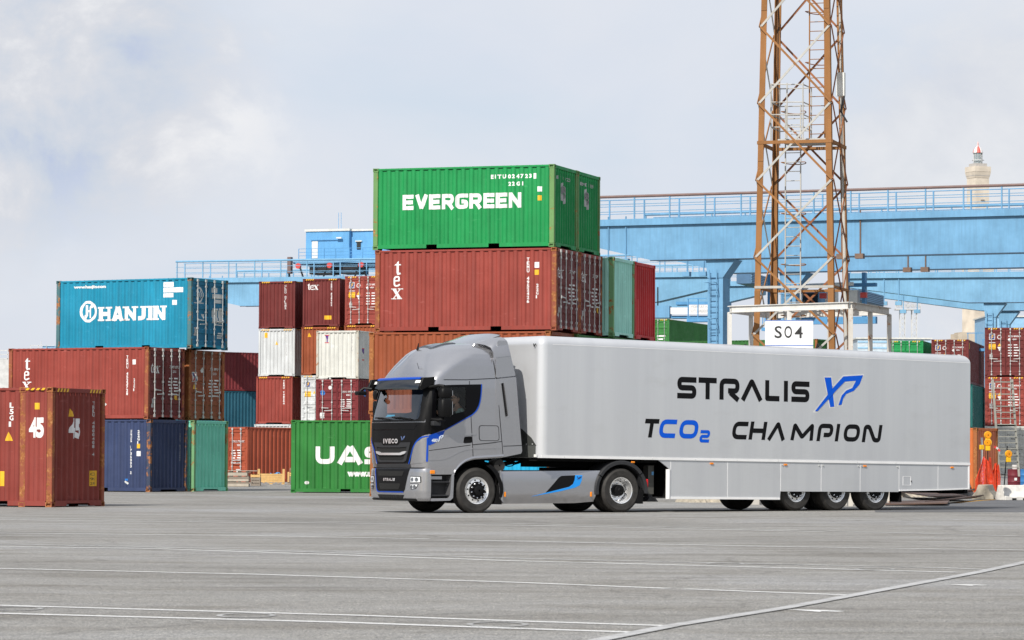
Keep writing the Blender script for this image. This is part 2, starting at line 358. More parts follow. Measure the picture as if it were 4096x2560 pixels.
# ------------------------------------------------------------------ ground and painted bay lines
def ground_z(y): return 0.0 if y < 140 else (0.45 if y > 190 else 0.45 * (y - 140) / 50)
def asphalt(name, tone, speck=0.5, warm=1.0):
    m, t, b = new_mat(name); tc = N(t, 'ShaderNodeTexCoord'); v = tc.outputs['Object']
    a = mnoise(t, v, 0.09, 6, 0.6); r = ramp(t, a, [(0.34, tuple(x * 0.76 for x in tone)), (0.5, tone), (0.66, (tone[0] * 1.12, tone[1] * 1.15, tone[2] * 1.22))])
    a2 = mnoise(t, v, 0.8, 6, 0.65, (0.45, 1.3, 1)); r2 = ramp(t, a2, [(0.36, (0.78, 0.76, 0.73)), (0.5, (1, 1, 1)), (0.66, (1.10, 1.11, 1.13))])
    c = mix(t, 1.0, r.outputs['Color'], r2.outputs['Color'], 'MULTIPLY')
    g = mnoise(t, v, 17, 4, 0.75); r3 = ramp(t, g, [(0.30, (0.50, 0.50, 0.50)), (0.5, (1, 1, 1)), (0.70, (1.55, 1.52, 1.42))])
    c = mix(t, speck, c, r3.outputs['Color'], 'MULTIPLY')
    g2 = mnoise(t, v, 55, 2, 0.6); r4 = ramp(t, g2, [(0.32, (0.30, 0.30, 0.30)), (0.5, (1, 1, 1)), (0.68, (1.9, 1.85, 1.7))])
    c = mix(t, speck, c, r4.outputs['Color'], 'MULTIPLY')
    st = mnoise(t, v, 0.33, 8, 0.7, (0.5, 1.6, 1)); s = ramp(t, st, [(0.57, (0, 0, 0)), (0.70, (0.65, 0.65, 0.65))])
    c = mix(t, s.outputs['Color'], c, (tone[0] * 0.5, tone[1] * 0.46, tone[2] * 0.42))
    vo = N(t, 'ShaderNodeTexVoronoi', feature='DISTANCE_TO_EDGE'); vo.inputs['Scale'].default_value = 0.16
    wv = N(t, 'ShaderNodeMapping'); wv.inputs['Scale'].default_value = (0.7, 1.2, 1); wn = N(t, 'ShaderNodeTexNoise'); wn.inputs['Scale'].default_value = 0.9; wn.inputs['Detail'].default_value = 5
    mid = mnoise(t, v, 5.5, 6, 0.8); r5 = ramp(t, mid, [(0.34, (0.76, 0.75, 0.74)), (0.5, (1, 1, 1)), (0.66, (1.20, 1.20, 1.19))]); c = mix(t, 0.9, c, r5.outputs['Color'], 'MULTIPLY')
    ad = N(t, 'ShaderNodeVectorMath', operation='MULTIPLY_ADD'); L(t, v, wn.inputs['Vector']); L(t, wn.outputs['Color'], ad.inputs[0]); ad.inputs[1].default_value = (1.6, 1.6, 0); L(t, v, ad.inputs[2])
    L(t, ad.outputs[0], wv.inputs['Vector']); L(t, wv.outputs[0], vo.inputs['Vector'])
    k = ramp(t, vo.outputs['Distance'], [(0.0, (0.45, 0.45, 0.45)), (0.006, (0, 0, 0))])
    c = mix(t, k.outputs['Color'], c, (0.07, 0.065, 0.06))
    L(t, c, b.inputs['Base Color']); b.inputs['Roughness'].default_value = 0.82; b.inputs['Specular IOR Level'].default_value = 0.3
    bp = N(t, 'ShaderNodeBump'); bp.inputs['Strength'].default_value = 0.5; bp.inputs['Distance'].default_value = 0.012
    L(t, g, bp.inputs['Height']); L(t, bp.outputs['Normal'], b.inputs['Normal']); return m
ASPH = asphalt('yard_asphalt', (0.236, 0.231, 0.224), 0.85)
ys = [-60, 0, 40, 80, 110, 140, 150, 165, 178, 190, 230, 300, 500, 900, 1500, 3000, 5500]
xs = [-3000, -600, -200, -80, -30, 0, 30, 80, 200, 600, 3000]
mb = MB(); mb.grid([[(x, y, ground_z(y)) for x in xs] for y in ys])
tag(mb.build('ground', ASPH, smooth=30), 'pale grey asphalt of the container yard', kind='structure')
# the darker strip of road at the right
dk = [gnd(x, y) for x, y in ((3735, 2049), (4300, 2049), (4300, 1996), (3990, 1997), (3860, 2012), (3500, 2034), (3500, 2049))]
mb = MB(); mb.add([(p.x, p.y, 0.004) for p in dk], [list(range(len(dk)))])
tag(mb.build('road', asphalt('road_asphalt', (0.120, 0.122, 0.130), 0.4)), 'darker asphalt strip behind the trailer', kind='structure')

def line_mat(name, rgb, wear):
    m, t, b = new_mat(name); tc = N(t, 'ShaderNodeTexCoord'); v = tc.outputs['Object']
    w = mnoise(t, v, 2.2, 8, 0.75, (0.35, 1, 1)); r = ramp(t, w, [(wear - 0.07, (1, 1, 1)), (wear + 0.07, (0, 0, 0))])
    g = ramp(t, mnoise(t, v, 30, 3, 0.7), [(0.3, tuple(c * 0.75 for c in rgb)), (0.7, tuple(min(1, c * 1.1) for c in rgb))])
    L(t, mix(t, r.outputs['Color'], (0.225, 0.221, 0.215), g.outputs['Color']), b.inputs['Base Color']); b.inputs['Roughness'].default_value = 0.75; return m
LINE = line_mat('bay_line_paint', (0.74, 0.74, 0.73), 0.63); FAINT = line_mat('faded_line_paint', (0.58, 0.58, 0.57), 0.55); BRIGHT = line_mat('thick_line_paint', (0.46, 0.46, 0.46), 0.56)
ORANGE = line_mat('orange_line_paint', (0.62, 0.33, 0.05), 0.6)
def ground_line(pix, w, mat, name='bay_line', z=0.004):
    pts = []
    for i in range(len(pix) - 1):
        a, c = gnd(*pix[i]), gnd(*pix[i + 1]); n = max(1, int((c - a).length / 2.0))
        pts += [a.lerp(c, k / n) for k in range(n)]
    pts.append(gnd(*pix[-1])); q = [(p.x, p.y + random.uniform(-.012, .012)) for p in pts]
    mb = MB()
    for k in ribbon2(q, w): mb.add([(a, b, z) for a, b in k], [[0, 1, 2, 3]])
    return tag(mb.build(name, mat, fix=False), 'painted line on the asphalt', kind='structure')
E1 = lambda *l: [(x, y) for x, y in l]
for pix, w, mt in [
    (E1((-300, 2069), (762, 2082), (2048, 2094.6), (3232, 2121.7), (4300, 2151)), .13, FAINT),
    (E1((-300, 2076), (787, 2088), (2048, 2100.5), (3300, 2128)), .13, LINE),
    (E1((-300, 2130), (990, 2143), (1718, 2156)), .13, LINE), (E1((1790, 2160), (2048, 2165), (3148, 2188), (4300, 2204)), .13, LINE),
    (E1((-300, 2173), (508, 2186), (2048, 2234), (3774, 2272), (3944, 2279)), .13, FAINT),
    (E1((-300, 2182), (640, 2196), (2048, 2244), (3825, 2290)), .13, LINE),
    (E1((-300, 2268), (1015, 2298), (2048, 2330), (2674, 2355)), .12, LINE), (E1((2740, 2357), (3402, 2382)), .12, LINE),
    (E1((-300, 2414), (1439, 2463), (2048, 2485), (2690, 2505)), .115, LINE),
    (E1((-300, 2447), (1354, 2490), (2048, 2515), (2547, 2531)), .125, LINE),
    (E1((-300, 2033), (465, 2043), (1400, 2052)), .13, FAINT), (E1((1400, 2052), (2800, 2066), (4300, 2098)), .13, FAINT),
    (E1((420, 1976), (760, 1981)), .12, FAINT), (E1((930, 1974), (1120, 1968)), .14, FAINT)]:
    ground_line(pix, w, mt)
ground_line(E1((2330, 2575), (2412, 2560), (2691, 2505), (3148, 2433), (3419, 2382), (3901, 2293.5), (4300, 2208)), .135, BRIGHT, 'edge_line', .008)
ground_line(E1((3818, 2012), (3900, 2004), (3985, 1999)), .3, ORANGE, 'kerb_line', .008)
for (x0, y0), (x1, y1) in (((3148, 2439), (3364, 2448)), ((3766, 2337.5), (3940, 2343))):
    a, c = gnd(x0, y0), gnd(x1, y1); d = (c - a).normalized(); s = Vector((-d.y, d.x, 0))
    mb = MB(); q = [a - d * 0 , a + d * .45 - s * .17, a + d * .38 - s * .06, c - s * .05, c + s * .05, a + d * .38 + s * .06, a + d * .45 + s * .17]
    mb.add([(p.x, p.y, .004) for p in q], [[0, 1, 2, 6], [6, 2, 5], [2, 3, 4, 5]]); tag(mb.build('arrow_marking', LINE, fix=False), 'small painted arrow on the asphalt', kind='structure')
for px, py in ((985, 2463), (60, 2436), (1990, 2499), (340, 2183), (1290, 2208), (800, 2086), (2700, 2108), (3500, 2277), (2900, 2256)):   # worn bay figures: ring shapes
    p = gnd(px, py); mb = MB(); k = Ink().ring(p.x, p.y, .36, .075, 24, .62)
    mb.add([(a, b, .0045) for a, b, _ in k.v], k.f); tag(mb.build('bay_marking', line_mat('worn_figure_paint', (.42, .42, .415), .50), fix=False), 'worn painted figure between two bay lines', kind='structure')

# ------------------------------------------------------------------ containers
SPEC = {'20': (6.058, 2.591), '40': (12.192, 2.591), '40h': (12.192, 2.896), '45h': (13.716, 2.896), '20h': (6.058, 2.896)}
CW = 2.438
def wave(q, p, flat, slope, depth):
    a = abs(((q / p + 0.5) % 1.0) - 0.5) * p
    if a <= flat: return 0.0
    if a >= flat + slope: return -depth
    return -depth * (a - flat) / slope
SW = (.278, .042, .048, .038); EW = (.244, .026, .050, .050)
def folds(p, flat, slope, lo, hi):
    out = []; k = math.floor(lo / p) - 1
    while k * p < hi + p:
        out += [k * p + q for q in (-flat - slope, -flat, flat, flat + slope)]; k += 1
    return sorted(q for q in out if lo < q < hi)
DOORZ = [(0.0, 0), (0.10, 0), (0.10, 0)]
def door_depth(t, H):
    z0, z1 = .22, H - .16; n = 5; step = (z1 - z0) / n
    if t < z0 or t > z1: return 0.0
    a = ((t - z0) % step); e = .045
    return 0.0 if a < .06 else (-.036 * (a - .06) / e if a < .06 + e else (-.036 if a < step - .12 else (-.036 * (1 - (a - step + .12) / e) if a < step - .12 + e else 0.0)))
def door_breaks(H):
    z0, z1 = .22, H - .16; n = 5; step = (z1 - z0) / n; o = []
    for k in range(n): o += [z0 + k * step + q for q in (.06, .105, step - .12, step - .075)]
    return o
_CT = {}
def casting(x, y, z, sx, sy):
    """corner fitting with its slotted openings cut in"""
    bm = bmesh.new(); X, Y, Z = .178, .162, .118
    bmesh.ops.create_cube(bm, size=1)
    for v in bm.verts: v.co = Vector((x - sx * X / 2 + v.co.x * X, y - sy * Y / 2 + v.co.y * Y, z + v.co.z * Z))
    fs = [f for f in bm.faces if f.normal.x * sx > .9 or f.normal.y * sy > .9]
    bmesh.ops.inset_individual(bm, faces=fs, thickness=.034)
    for f in fs:
        n = f.normal.copy(); c = f.calc_center_median(); r = bmesh.ops.extrude_discrete_faces(bm, faces=[f])['faces'][0]
        for v in r.verts: v.co += -n * .05
    me = bpy.data.meshes.new('corner_casting'); bm.to_mesh(me); bm.free(); return me
def templates(spec, front):
    key = (spec, front)
    if key in _CT: return _CT[key]
    Lc, H = SPEC[spec]; hx, hy = Lc / 2, CW / 2; T = []
    cx = [hx, -hx] if spec != '45h' else [hx, -hx]
    for sx in (1, -1):
        for sy in (1, -1):
            for z in (.059, H - .059): T.append(('corner_casting', casting(sx * hx, sy * hy, z, sx, sy), 'post'))
            mb = MB(); x0, x1 = sorted((sx * (hx - .006), sx * (hx - .165))); y0, y1 = sorted((sy * (hy - .006), sy * (hy - .13)))
            T.append(('corner_post', mb.box(x0, x1, y0, y1, .117, H - .117).mesh('corner_post', bevel=.012), 'post'))
            if spec == '45h':
                for z in (.059, H - .059): T.append(('corner_casting', casting(sx * (6.096), sy * (hy + .001), z, sx, sy), 'post'))
                x0, x1 = sorted((sx * 5.93, sx * 6.09)); T.append(('corner_post', MB().box(x0, x1, y0, y1, .117, H - .117).mesh('corner_post', bevel=.012), 'post'))
    for sy in (1, -1):
        mb = MB(); br = [-(hx - .17)] + folds(*SW[:3], -(hx - .17), hx - .17) + [hx - .17]
        pl = hy - .014
        mb.grid([[(x, sy * (pl + wave(x, *SW)), z) for x in br] for z in (.15, H - .075)])
        T.append(('side_wall', mb.mesh('side_wall', fix=False), 'wall'))
        xa = [-(hx - .18), hx - .18]; y0, y1 = sorted((sy * (hy - .004), sy * (hy - .065)))
        T.append(('top_rail', MB().box(xa[0], xa[1], y0, y1, H - .075, H - .012).mesh('top_rail', bevel=.006), 'rail'))
        gaps = [(-1.22, -.86), (.86, 1.22)] if spec.startswith('20') else ([(-5.6, -4.9), (4.9, 5.6)] if spec == '45h' else [])
        pl = [(xa[0], .152), (xa[0], .03)] + [q for g in gaps for q in ((g[0], .03), (g[0], .143), (g[1], .143), (g[1], .03))] + [(xa[1], .03), (xa[1], .152)]
        mb = MB().prism(pl, lambda x, z: (x, y0, z), lambda x, z: (x, y1, z))
        T.append(('bottom_rail', mb.mesh('bottom_rail'), 'rail'))
    mb = MB(); br = [-(hy - .1)] + folds(*EW[:3], -(hy - .1), hy - .1) + [hy - .1]
    ends = (-1,) if front == 'doors' else (1, -1)
    for sx in ends:
        mb = MB(); mb.grid([[(sx * (hx - .03 + wave(y, *EW)), y, z) for y in br] for z in (.15, H - .1)]); T.append(('end_wall', mb.mesh('end_wall', fix=False), 'endwall'))
    for sx in (1, -1):
        mb = MB(); x0, x1 = sorted((sx * (hx - .003), sx * (hx - .07)))
        q = hy - .165
        T.append(('end_rail', mb.box(x0, x1, -q, q, H - .115, H - .010).mesh('end_rail', bevel=.006), 'rail'))
        mb = MB().prism([(-q, .154), (-q, .02), (-.56, .02), (-.5, .085), (.5, .085), (.56, .02), (q, .02), (q, .154)], lambda y, z: (x0, y, z), lambda y, z: (x1, y, z))
        T.append(('end_rail', mb.mesh('end_rail'), 'rail'))
    mb = MB(); n = int(Lc / .21); rows = []
    for y in (-(hy - .06), hy - .06):
        rows.append([(-(hx - .1) + (Lc - .2) * i / (2 * n), y, H - .020 + (.016 if (i // 1) % 2 else 0)) for i in range(2 * n + 1)])
    mb.grid(rows); T.append(('roof', mb.mesh('roof', fix=False), 'wall'))
    T.append(('floor', MB().box(-(hx - .1), hx - .1, -(hy - .08), hy - .08, .125, .145).mesh('floor'), 'dark'))
    if front == 'doors':
        for sy in (-1, 1):
            y0, y1 = sorted((sy * .012, sy * (hy - .135))); mb = MB(); zz = [.157] + door_breaks(H) + [H - .118]
            mb.grid([[(hx - .03 + door_depth(z, H), y, z) for y in (y0, y1)] for z in zz])
            mb.box(hx - .028, hx - .018, y0, y0 + .05, .16, H - .12); mb.box(hx - .028, hx - .018, y1 - .05, y1, .16, H - .12)
            for z in (.4, .95, H - .95, H - .4): mb.box(hx - .016, hx + .006, *sorted((sy * (hy - .20), sy * (hy - .06))), z - .045, z + .045)
            T.append(('door', mb.mesh('door', fix=False), 'endwall'))
            for q in (.28, .82):
                mb = MB(); y = sy * q; mb.tube([(hx + .022, y, .10), (hx + .022, y, H - .05)], .018, 8)
                for z in (.13, H - .09): mb.box(hx - .002, hx + .045, y - .04, y + .04, z - .05, z + .05)
                for z in (.30, .75, 1.35, H - .30): mb.box(hx - .002, hx + .046, y - .036, y + .036, z - .035, z + .035)
                T.append(('lock_rod', mb.mesh('lock_rod', smooth=40), 'rod', 'door'))
                mb = MB(); zz = .92 if q < .5 else 1.06; mb.beam((hx + .055, y, zz), (hx + .06, y + (.42 if q < .5 else -.36) * sy, zz - .02), .028, .035); mb.box(hx + .03, hx + .06, y - .03, y + .03, zz - .05, zz + .05)
                T.append(('handle', mb.mesh('handle'), 'rod', 'door'))
    _CT[key] = T; return T
def place_on(spec, side, front):
    Lc, H = SPEC[spec]; hx, hy = Lc / 2, CW / 2
    def ps(s, t, d):
        x = s - hx if side < 0 else hx - s
        return (x, side * (hy - .014 + wave(x, *SW) + d), t)
    def pe(s, t, d):
        y = s - hy
        return (hx - .03 + (wave(y, *EW) if front != 'doors' else door_depth(t, H)) + d, y, t)
    sb = [q + hx for q in folds(*SW[:3], -hx, hx)] if side < 0 else sorted(hx - q for q in folds(*SW[:3], -hx, hx))
    eb = [q + hy for q in folds(*EW[:3], -hy, hy)] if front != 'doors' else ()
    return ps, sb, pe, eb, (door_breaks(H) if front == 'doors' else ())
def container(label, spec, corner, ang, mat, front='wall', z=0.0, marks=(), group=None, post=None, endmat=None, rodmat=None, hazard=False):
    """corner: ground position of the corner nearest the camera; ang: direction in which the long side runs away from it"""
    Lc, H = SPEC[spec]; u = Vector((math.cos(ang), math.sin(ang), 0)); side = -1 if math.cos(ang) < 0 else 1
    w = Vector((u.y, -u.x, 0)) if side < 0 else Vector((-u.y, u.x, 0))
    c = Vector((corner[0], corner[1], 0)) + u * Lc / 2 + w * CW / 2; c.z = z
    root = thing('shipping_container', label, 'container', c, ang + math.pi, group)
    mm = {'wall': mat, 'endwall': endmat or mat, 'post': post or mat, 'rail': mat, 'dark': dark(), 'rod': rodmat or galv()}
    last = None
    for T in templates(spec, front):
        o = link(T[0], T[1], mm[T[2]], last if len(T) > 3 else root)
        if T[0] == 'door': last = o
    ps, sb, pe, eb, tb = place_on(spec, side, front)
    if hazard:
        for nm, pl, width in (('s', ps, Lc), ('e', pe, CW)):
            pass
        mb = MB()
        for a in (.2, CW - .75):
            for k in range(4):
                y = a + k * .14 - CW / 2; mb.add([(Lc / 2 + .001, y, H - .105), (Lc / 2 + .001, y + .075, H - .105), (Lc / 2 + .001, y + .125, H - .02), (Lc / 2 + .001, y + .05, H - .02)], [[0, 1, 2, 3]])
        for k in range(4):
            x = (Lc / 2 - .25 - k * .15); yy = side * (CW / 2 + .001); mb.add([(x, yy, H - .07), (x - .08, yy, H - .07), (x - .03, yy, H - .016), (x + .05, yy, H - .016)], [[0, 1, 2, 3]])
        link('hazard_stripe', mb.mesh('hazard_stripe', fix=False), yellow(), root)
    for face, nm, mt, ink in marks:
        k = ink() if callable(ink) else ink
        for q in k.words(): link(nm, q.mesh(nm, ps if face == 'side' else pe, sb if face == 'side' else eb, () if face == 'side' else tb), mt, root)
    return root
def rgb(h): return tuple((int(h[i:i + 2], 16) / 255) ** 2.2 for i in (0, 2, 4))
# enamel colours
RED = paint('oxide_red', (0.275, 0.050, 0.037), 0.2); MAROON = paint('maroon', (0.15, 0.026, 0.024), 0.18); BROWN = paint('orange_brown', (0.30, 0.085, 0.035), 0.22)
ORNG = paint('faded_orange', (0.28, 0.070, 0.027), 0.32); ORNG2 = paint('bright_orange', (0.58, 0.15, 0.035), 0.18); GREEN = paint('bright_green', (0.012, 0.27, 0.075), 0.10, chalk=.05); UGREEN = paint('leaf_green', (0.025, 0.19, 0.035), 0.03)
DGREEN = paint('dark_green', (0.035, 0.15, 0.035), 0.2); TEAL = paint('teal', (0.01, 0.12, 0.11), 0.12); HBLUE = paint('turquoise_blue', (0.01, 0.25, 0.40), 0.34); NAVY = paint('navy', (0.036, 0.053, 0.125), 0.2)
AQUA = paint('aqua_green', (0.22, 0.70, 0.54), 0.26); AQUA2 = paint('pale_aqua', (0.40, 0.78, 0.68), 0.2); CYAN = paint('cyan', (0.01, 0.36, 0.62), 0.12); WHT = paint('old_white', (0.62, 0.62, 0.58), 0.22); GRY = paint('pale_grey', (0.56, 0.58, 0.59), 0.2)
SCARLET = paint('scarlet', (0.50, 0.030, 0.032), 0.08); DTEAL = paint('dark_petrol', (0.012, 0.085, 0.13), 0.12); WINE = paint('wine_red', (0.17, 0.022, 0.026), 0.08); PINKRED = paint('faded_red', (0.32, 0.055, 0.05), 0.08)
RPOST = paint('rusty_red_post', (0.27, 0.075, 0.040), 0.94, .6); GPOST = paint('rusty_green_post', (0.14, 0.28, 0.10), 0.77, .6); BPOST = paint('rusty_blue_post', (0.04, 0.055, 0.10), 1.02, .6); HPOST = paint('rusty_teal_post', (0.07, 0.17, 0.19), 0.94, .6)
APOST = paint('rusty_aqua_post', (0.17, 0.37, 0.18), 0.82, .6); OPOST = paint('rusty_orange_post', (0.32, 0.11, 0.035), 1.02, .6)
WI = white_ink(); YE = yellow()
BLU = plain('blue_sticker', (0.02, 0.16, 0.5), .5); NAVYS = plain('navy_sticker', (0.02, 0.05, 0.2), .5); INK = plain('dark_print', (0.02, 0.02, 0.02), .6); REDS = plain('red_sticker', (0.55, 0.03, 0.03), .5)
GREYINK = paint('worn_lettering', (0.5, 0.5, 0.5), .3, .6, .4, 0); SILV = plain('pale_sticker', (0.62, 0.63, 0.62), .5)

# the word painted letter under letter on the red boxes: heavy strokes with serifs
def serif_word(k, letters, x, z, h):
    """letters: list of (char, x, z, w, h) drawn with thick stems, thin joins and slab feet"""
    for ch, x, z, w, h in letters:
        t = .30 * w
        if ch == 't':
            k.poly([(x + .35 * w, z + .12 * h), (x + .68 * w, z + .12 * h), (x + .68 * w, z + .97 * h), (x + .35 * w, z + .80 * h)]); k.poly([(x + .05 * w, z + .66 * h), (x + .95 * w, z + .66 * h), (x + .95 * w, z + .74 * h), (x + .25 * w, z + .76 * h)], 1)
            for q in ribbon2(fillet([(x + .52 * w, z + .14 * h), (x + .54 * w, z + .06 * h), (x + .92 * w, z + .10 * h)], .1 * h), .12 * h): k.poly(q, 2)
        if ch == 'e':
            for q in ribbon2(fillet([(x + .92 * w, z + .22 * h), (x + .62 * w, z + .07 * h), (x + .18 * w, z + .12 * h), (x + .18 * w, z + .88 * h), (x + .82 * w, z + .90 * h), (x + .80 * w, z + .55 * h)], .28 * h), .20 * w): k.poly(q)
            k.rect(x + .2 * w, x + .88 * w, z + .48 * h, z + .60 * h, 1)
        if ch == 'x':
            k.poly([(x + .06 * w, z + .95 * h), (x + .40 * w, z + .95 * h), (x + .96 * w, z + .05 * h), (x + .62 * w, z + .05 * h)]); k.poly([(x + .80 * w, z + .95 * h), (x + .90 * w, z + .95 * h), (x + .22 * w, z + .05 * h), (x + .10 * w, z + .05 * h)], 1)
            for a, b in ((.0, .92), (.62, .92), (.52, 0), (.0, 0)): k.rect(x + a * w, x + (a + .46) * w, z + b * h, z + (b + .08) * h, 2)
    return k
def tex_side(num, dx=0.0, code='22G1'):
    k = Ink(); serif_word(k, [('t', .63 + dx, 1.80, .26, .46), ('e', .60 + dx, 1.42, .27, .36), ('x', .56 + dx, 1.03, .36, .34)], 0, 0, 0)
    k.text(num, 5.07 + dx * .5, 2.18, .105, w=.085, bold=.03, stack=True, pitch=1.14); k.text(code, 5.38 + dx * .5, 1.36, .10, w=.085, bold=.03, stack=True)
    k.rect(5.33 + dx * .5, 5.49 + dx * .5, 1.96, 2.14); return k
def door_data(word=None, num='TEMU 482', rows=6):
    k = Ink()
    if word: serif_word(k, [('t', .22, 1.66, .17, .36), ('e', .40, 1.66, .19, .26), ('x', .58, 1.66, .24, .26)], 0, 0, 0)
    k.text(num, 1.46, 1.86, .10, bold=.02); k.text('22G1', 1.72, 1.70, .085, bold=.02)
    for i in range(rows):
        a = 1.42; z = 1.46 - i * .115
        k.rect(a, a + .22, z, z + .05); k.rect(a + .34, a + .34 + random.uniform(.2, .32), z + .01, z + .06)
    return k
def door_plate(H): return Ink().rect(.30, .46, .42, .74)
def f_logo(x=.32, z=2.1):
    a = Ink().rect(x, x + .34, z, z + .36); b = Ink().rect(x + .03, x + .31, z + .03, z + .33, 1); c = Ink()
    c.poly([(x + .07, z + .08), (x + .16, z + .09), (x + .26, z + .19), (x + .15, z + .17)], 2); c.poly([(x + .07, z + .18), (x + .18, z + .20), (x + .29, z + .29), (x + .15, z + .28)], 2); return a, b, c
def line_doors(num, warm=True, seal=True, H=2.896):
    a, b, c = f_logo(.26, H - .72); k = Ink().text(num, 1.38, H - .56, .095, bold=.02); k.text('45G1', 1.62, H - .74, .085, bold=.02); k.disc(1.44, H - .72, .085)
    for i in range(5):
        z = H - 1.05 - i * .16; k.rect(1.36, 1.58, z, z + .05); k.rect(1.70, 1.70 + .2 + .06 * (i % 3), z, z + .055)
    k.poly([(.74, H - 1.15), (.98, H - 1.15), (.86, H - 1.40)]); k.rect(.25, .62, H - .90, H - .87)
    out = [('end', 'sticker', SILV, a), ('end', 'sticker', NAVYS, b), ('end', 'sticker', YE, c), ('end', 'lettering', WI, k)]
    y = Ink().rect(.24, .64, H - 1.30, H - .96); y.poly([(.76, H - 1.10), (.98, H - 1.10), (.87, H - .92)], 1); out.append(('end', 'sticker', YE, y))
    out.append(('end', 'sticker', INK, Ink().text('CAUTION', .28, H - 1.06, .05, w=.32, lay=2).text('9FT 6IN', .30, H - 1.20, .07, w=.28, lay=2)))
    if seal: out.append(('end', 'sticker', SILV, Ink().ring(.86, H - .56, .13, .04)))
    out.append(('end', 'sticker', GREYINK, Ink().rect(.28, .46, H - 1.86, H - 1.58)))
    return out
def vnum(s, st, t, h=.105): return Ink().text(st, s, t, h, w=h * .8, bold=.03, stack=True, pitch=1.14)
A = lambda d: rad(d)
# ---- the stack topped by the bright green box
eC = Vector((1.3009, 101.392, 0)); eA = 2.8168; eU = Vector((math.cos(eA), math.sin(eA), 0)); eV = Vector((math.sin(eA), -math.cos(eA), 0)); EZ = 5.238; ST = 2.606
def green_side():
    k = Ink(); x = .97
    wd = [('E', .42), ('v', .46), ('E', .41), ('r', .45), ('G', .45), ('r', .45), ('E', .41), ('E', .41), ('n', .46)]
    k.strokes([(c, x + sum(q for _, q in wd[:i]) + i * .012 + .02, w - .035, 1.25, .48, .125) for i, (c, w) in enumerate(wd)])
    k.text('E I T U 0 2 4 7 2 3', 3.95, 2.17, .135, w=1.36, bold=.05); k.text('2 2 G 1', 4.53, 1.94, .13, w=.50, bold=.05); k.rect(5.36, 5.45, 2.15, 2.32); k.rect(5.50, 5.64, 1.74, 1.90); return k
def green_end(num):
    k = Ink().text(num, .42, 2.16, .11, w=1.3, bold=.02)
    for x, z, r in ((1.0, 1.92, .17), (1.12, 1.78, .2), (.98, 1.66, .16), (1.14, 1.58, .16), (1.06, 1.84, .18)): k.disc(x, z, r, lay=1)
    return k
def glogo(): return Ink().ring(1.07, 1.74, .15, .03).rect(.98, 1.16, 1.72, 1.75, 3)
GEND = plain('green_print', (0.02, 0.25, 0.08), .5)
container('bright green container with large white lettering, on top of the tallest stack', '20', eC - eV * 0, eA, GREEN, 'wall', EZ + ST,
          [('side', 'lettering', WI, green_side), ('side', 'sticker', YE, Ink().rect(5.51, 5.63, 1.46, 1.62)), ('end', 'lettering', GREYINK, green_end('E I T U 0 2 0')), ('end', 'logo', GEND, Ink().ring(1.07, 1.74, .17, .035).rect(.96, 1.18, 1.725, 1.755, 3).rect(1.0, 1.04, 1.5, 1.6, 3))], 'stack behind the truck cab', GPOST)
p2 = eC + eV * (CW + .04)
container('green container behind the lettered green one, only its end showing at the top right', '20', p2, eA, GREEN, 'wall', EZ + ST,
          [('end', 'lettering', GREYINK, green_end('E M D 1 1 8')), ('end', 'logo', GEND, Ink().ring(1.07, 1.74, .17, .035).rect(.96, 1.18, 1.725, 1.755, 3))], 'stack behind the truck cab', GPOST)
container('brick red container with stacked white letters directly under the bright green lettered one', '20', eC - eU * .08, eA, RED, 'doors', EZ,
          [('side', 'lettering', WI, tex_side('TEMU 4952426')), ('side', 'sticker', YE, Ink().rect(5.33, 5.48, 1.74, 1.90)), ('end', 'lettering', WI, door_data(True)), ('end', 'data_plate', GREYINK, door_plate(2.591))], 'stack behind the truck cab', RPOST, MAROON)
container('red container with closed doors beside the brick red one, under the rear green container', '20', p2 - eU * .08, eA, RED, 'doors', EZ,
          [('end', 'lettering', WI, door_data(True, 'TEXU 385')), ('end', 'sticker', YE, Ink().rect(2.0, 2.16, .72, .9)), ('end', 'data_plate', GREYINK, door_plate(2.591))], 'stack behind the truck cab', RPOST, MAROON)
container('faded orange container under the brick red one, partly hidden by the cab roof', '20', eC + Vector((-.1, 0, 0)), eA, ORNG, 'wall', EZ - ST, (), 'stack behind the truck cab', OPOST)
container('cyan blue container on the ground, glimpsed through the gap behind the cab', '20', eC + Vector((-.05, 0, 0)), eA, CYAN, 'wall', EZ - 2 * ST, (), 'stack behind the truck cab', OPOST)
container('dark green container under the red doors, its top edge just above the trailer roof', '20', p2, eA, DGREEN, 'wall', EZ - ST, (), 'stack behind the truck cab', GPOST)
container('green container on the ground with pale lock rods, seen beneath the trailer front', '20', p2, eA, GREEN, 'doors', EZ - 2 * ST, (), 'stack behind the truck cab', GPOST)
p3 = eC + eV * (2 * CW + .16) - eU * .42; p4 = p3 + eV * (CW + .05)
container('pale aqua container end with a rusty post, above the trailer roof', '20', p3, eA, AQUA2, 'wall', EZ, (), 'stack behind the truck cab', APOST)
container('scarlet container end beside the pale aqua one', '20', p4, eA, SCARLET, 'wall', EZ, [('end', 'paint_patch', REDS, Ink().rect(.40, .58, .25, 1.35))], 'stack behind the truck cab')
for p, lab, m in ((p3, 'green container under the pale aqua one, all but its top edge behind the trailer', DGREEN), (p4, 'green container under the scarlet one, behind the trailer', DGREEN)):
    container(lab, '20', p, eA, m, 'wall', EZ - ST, (), 'stack behind the truck cab')
for p, m in ((p3, RED), (p4, RED)):
    container('red container on the ground hidden behind the long silver trailer', '20', p, eA, m, 'wall', EZ - 2 * ST, (), 'ground level containers behind the trailer')
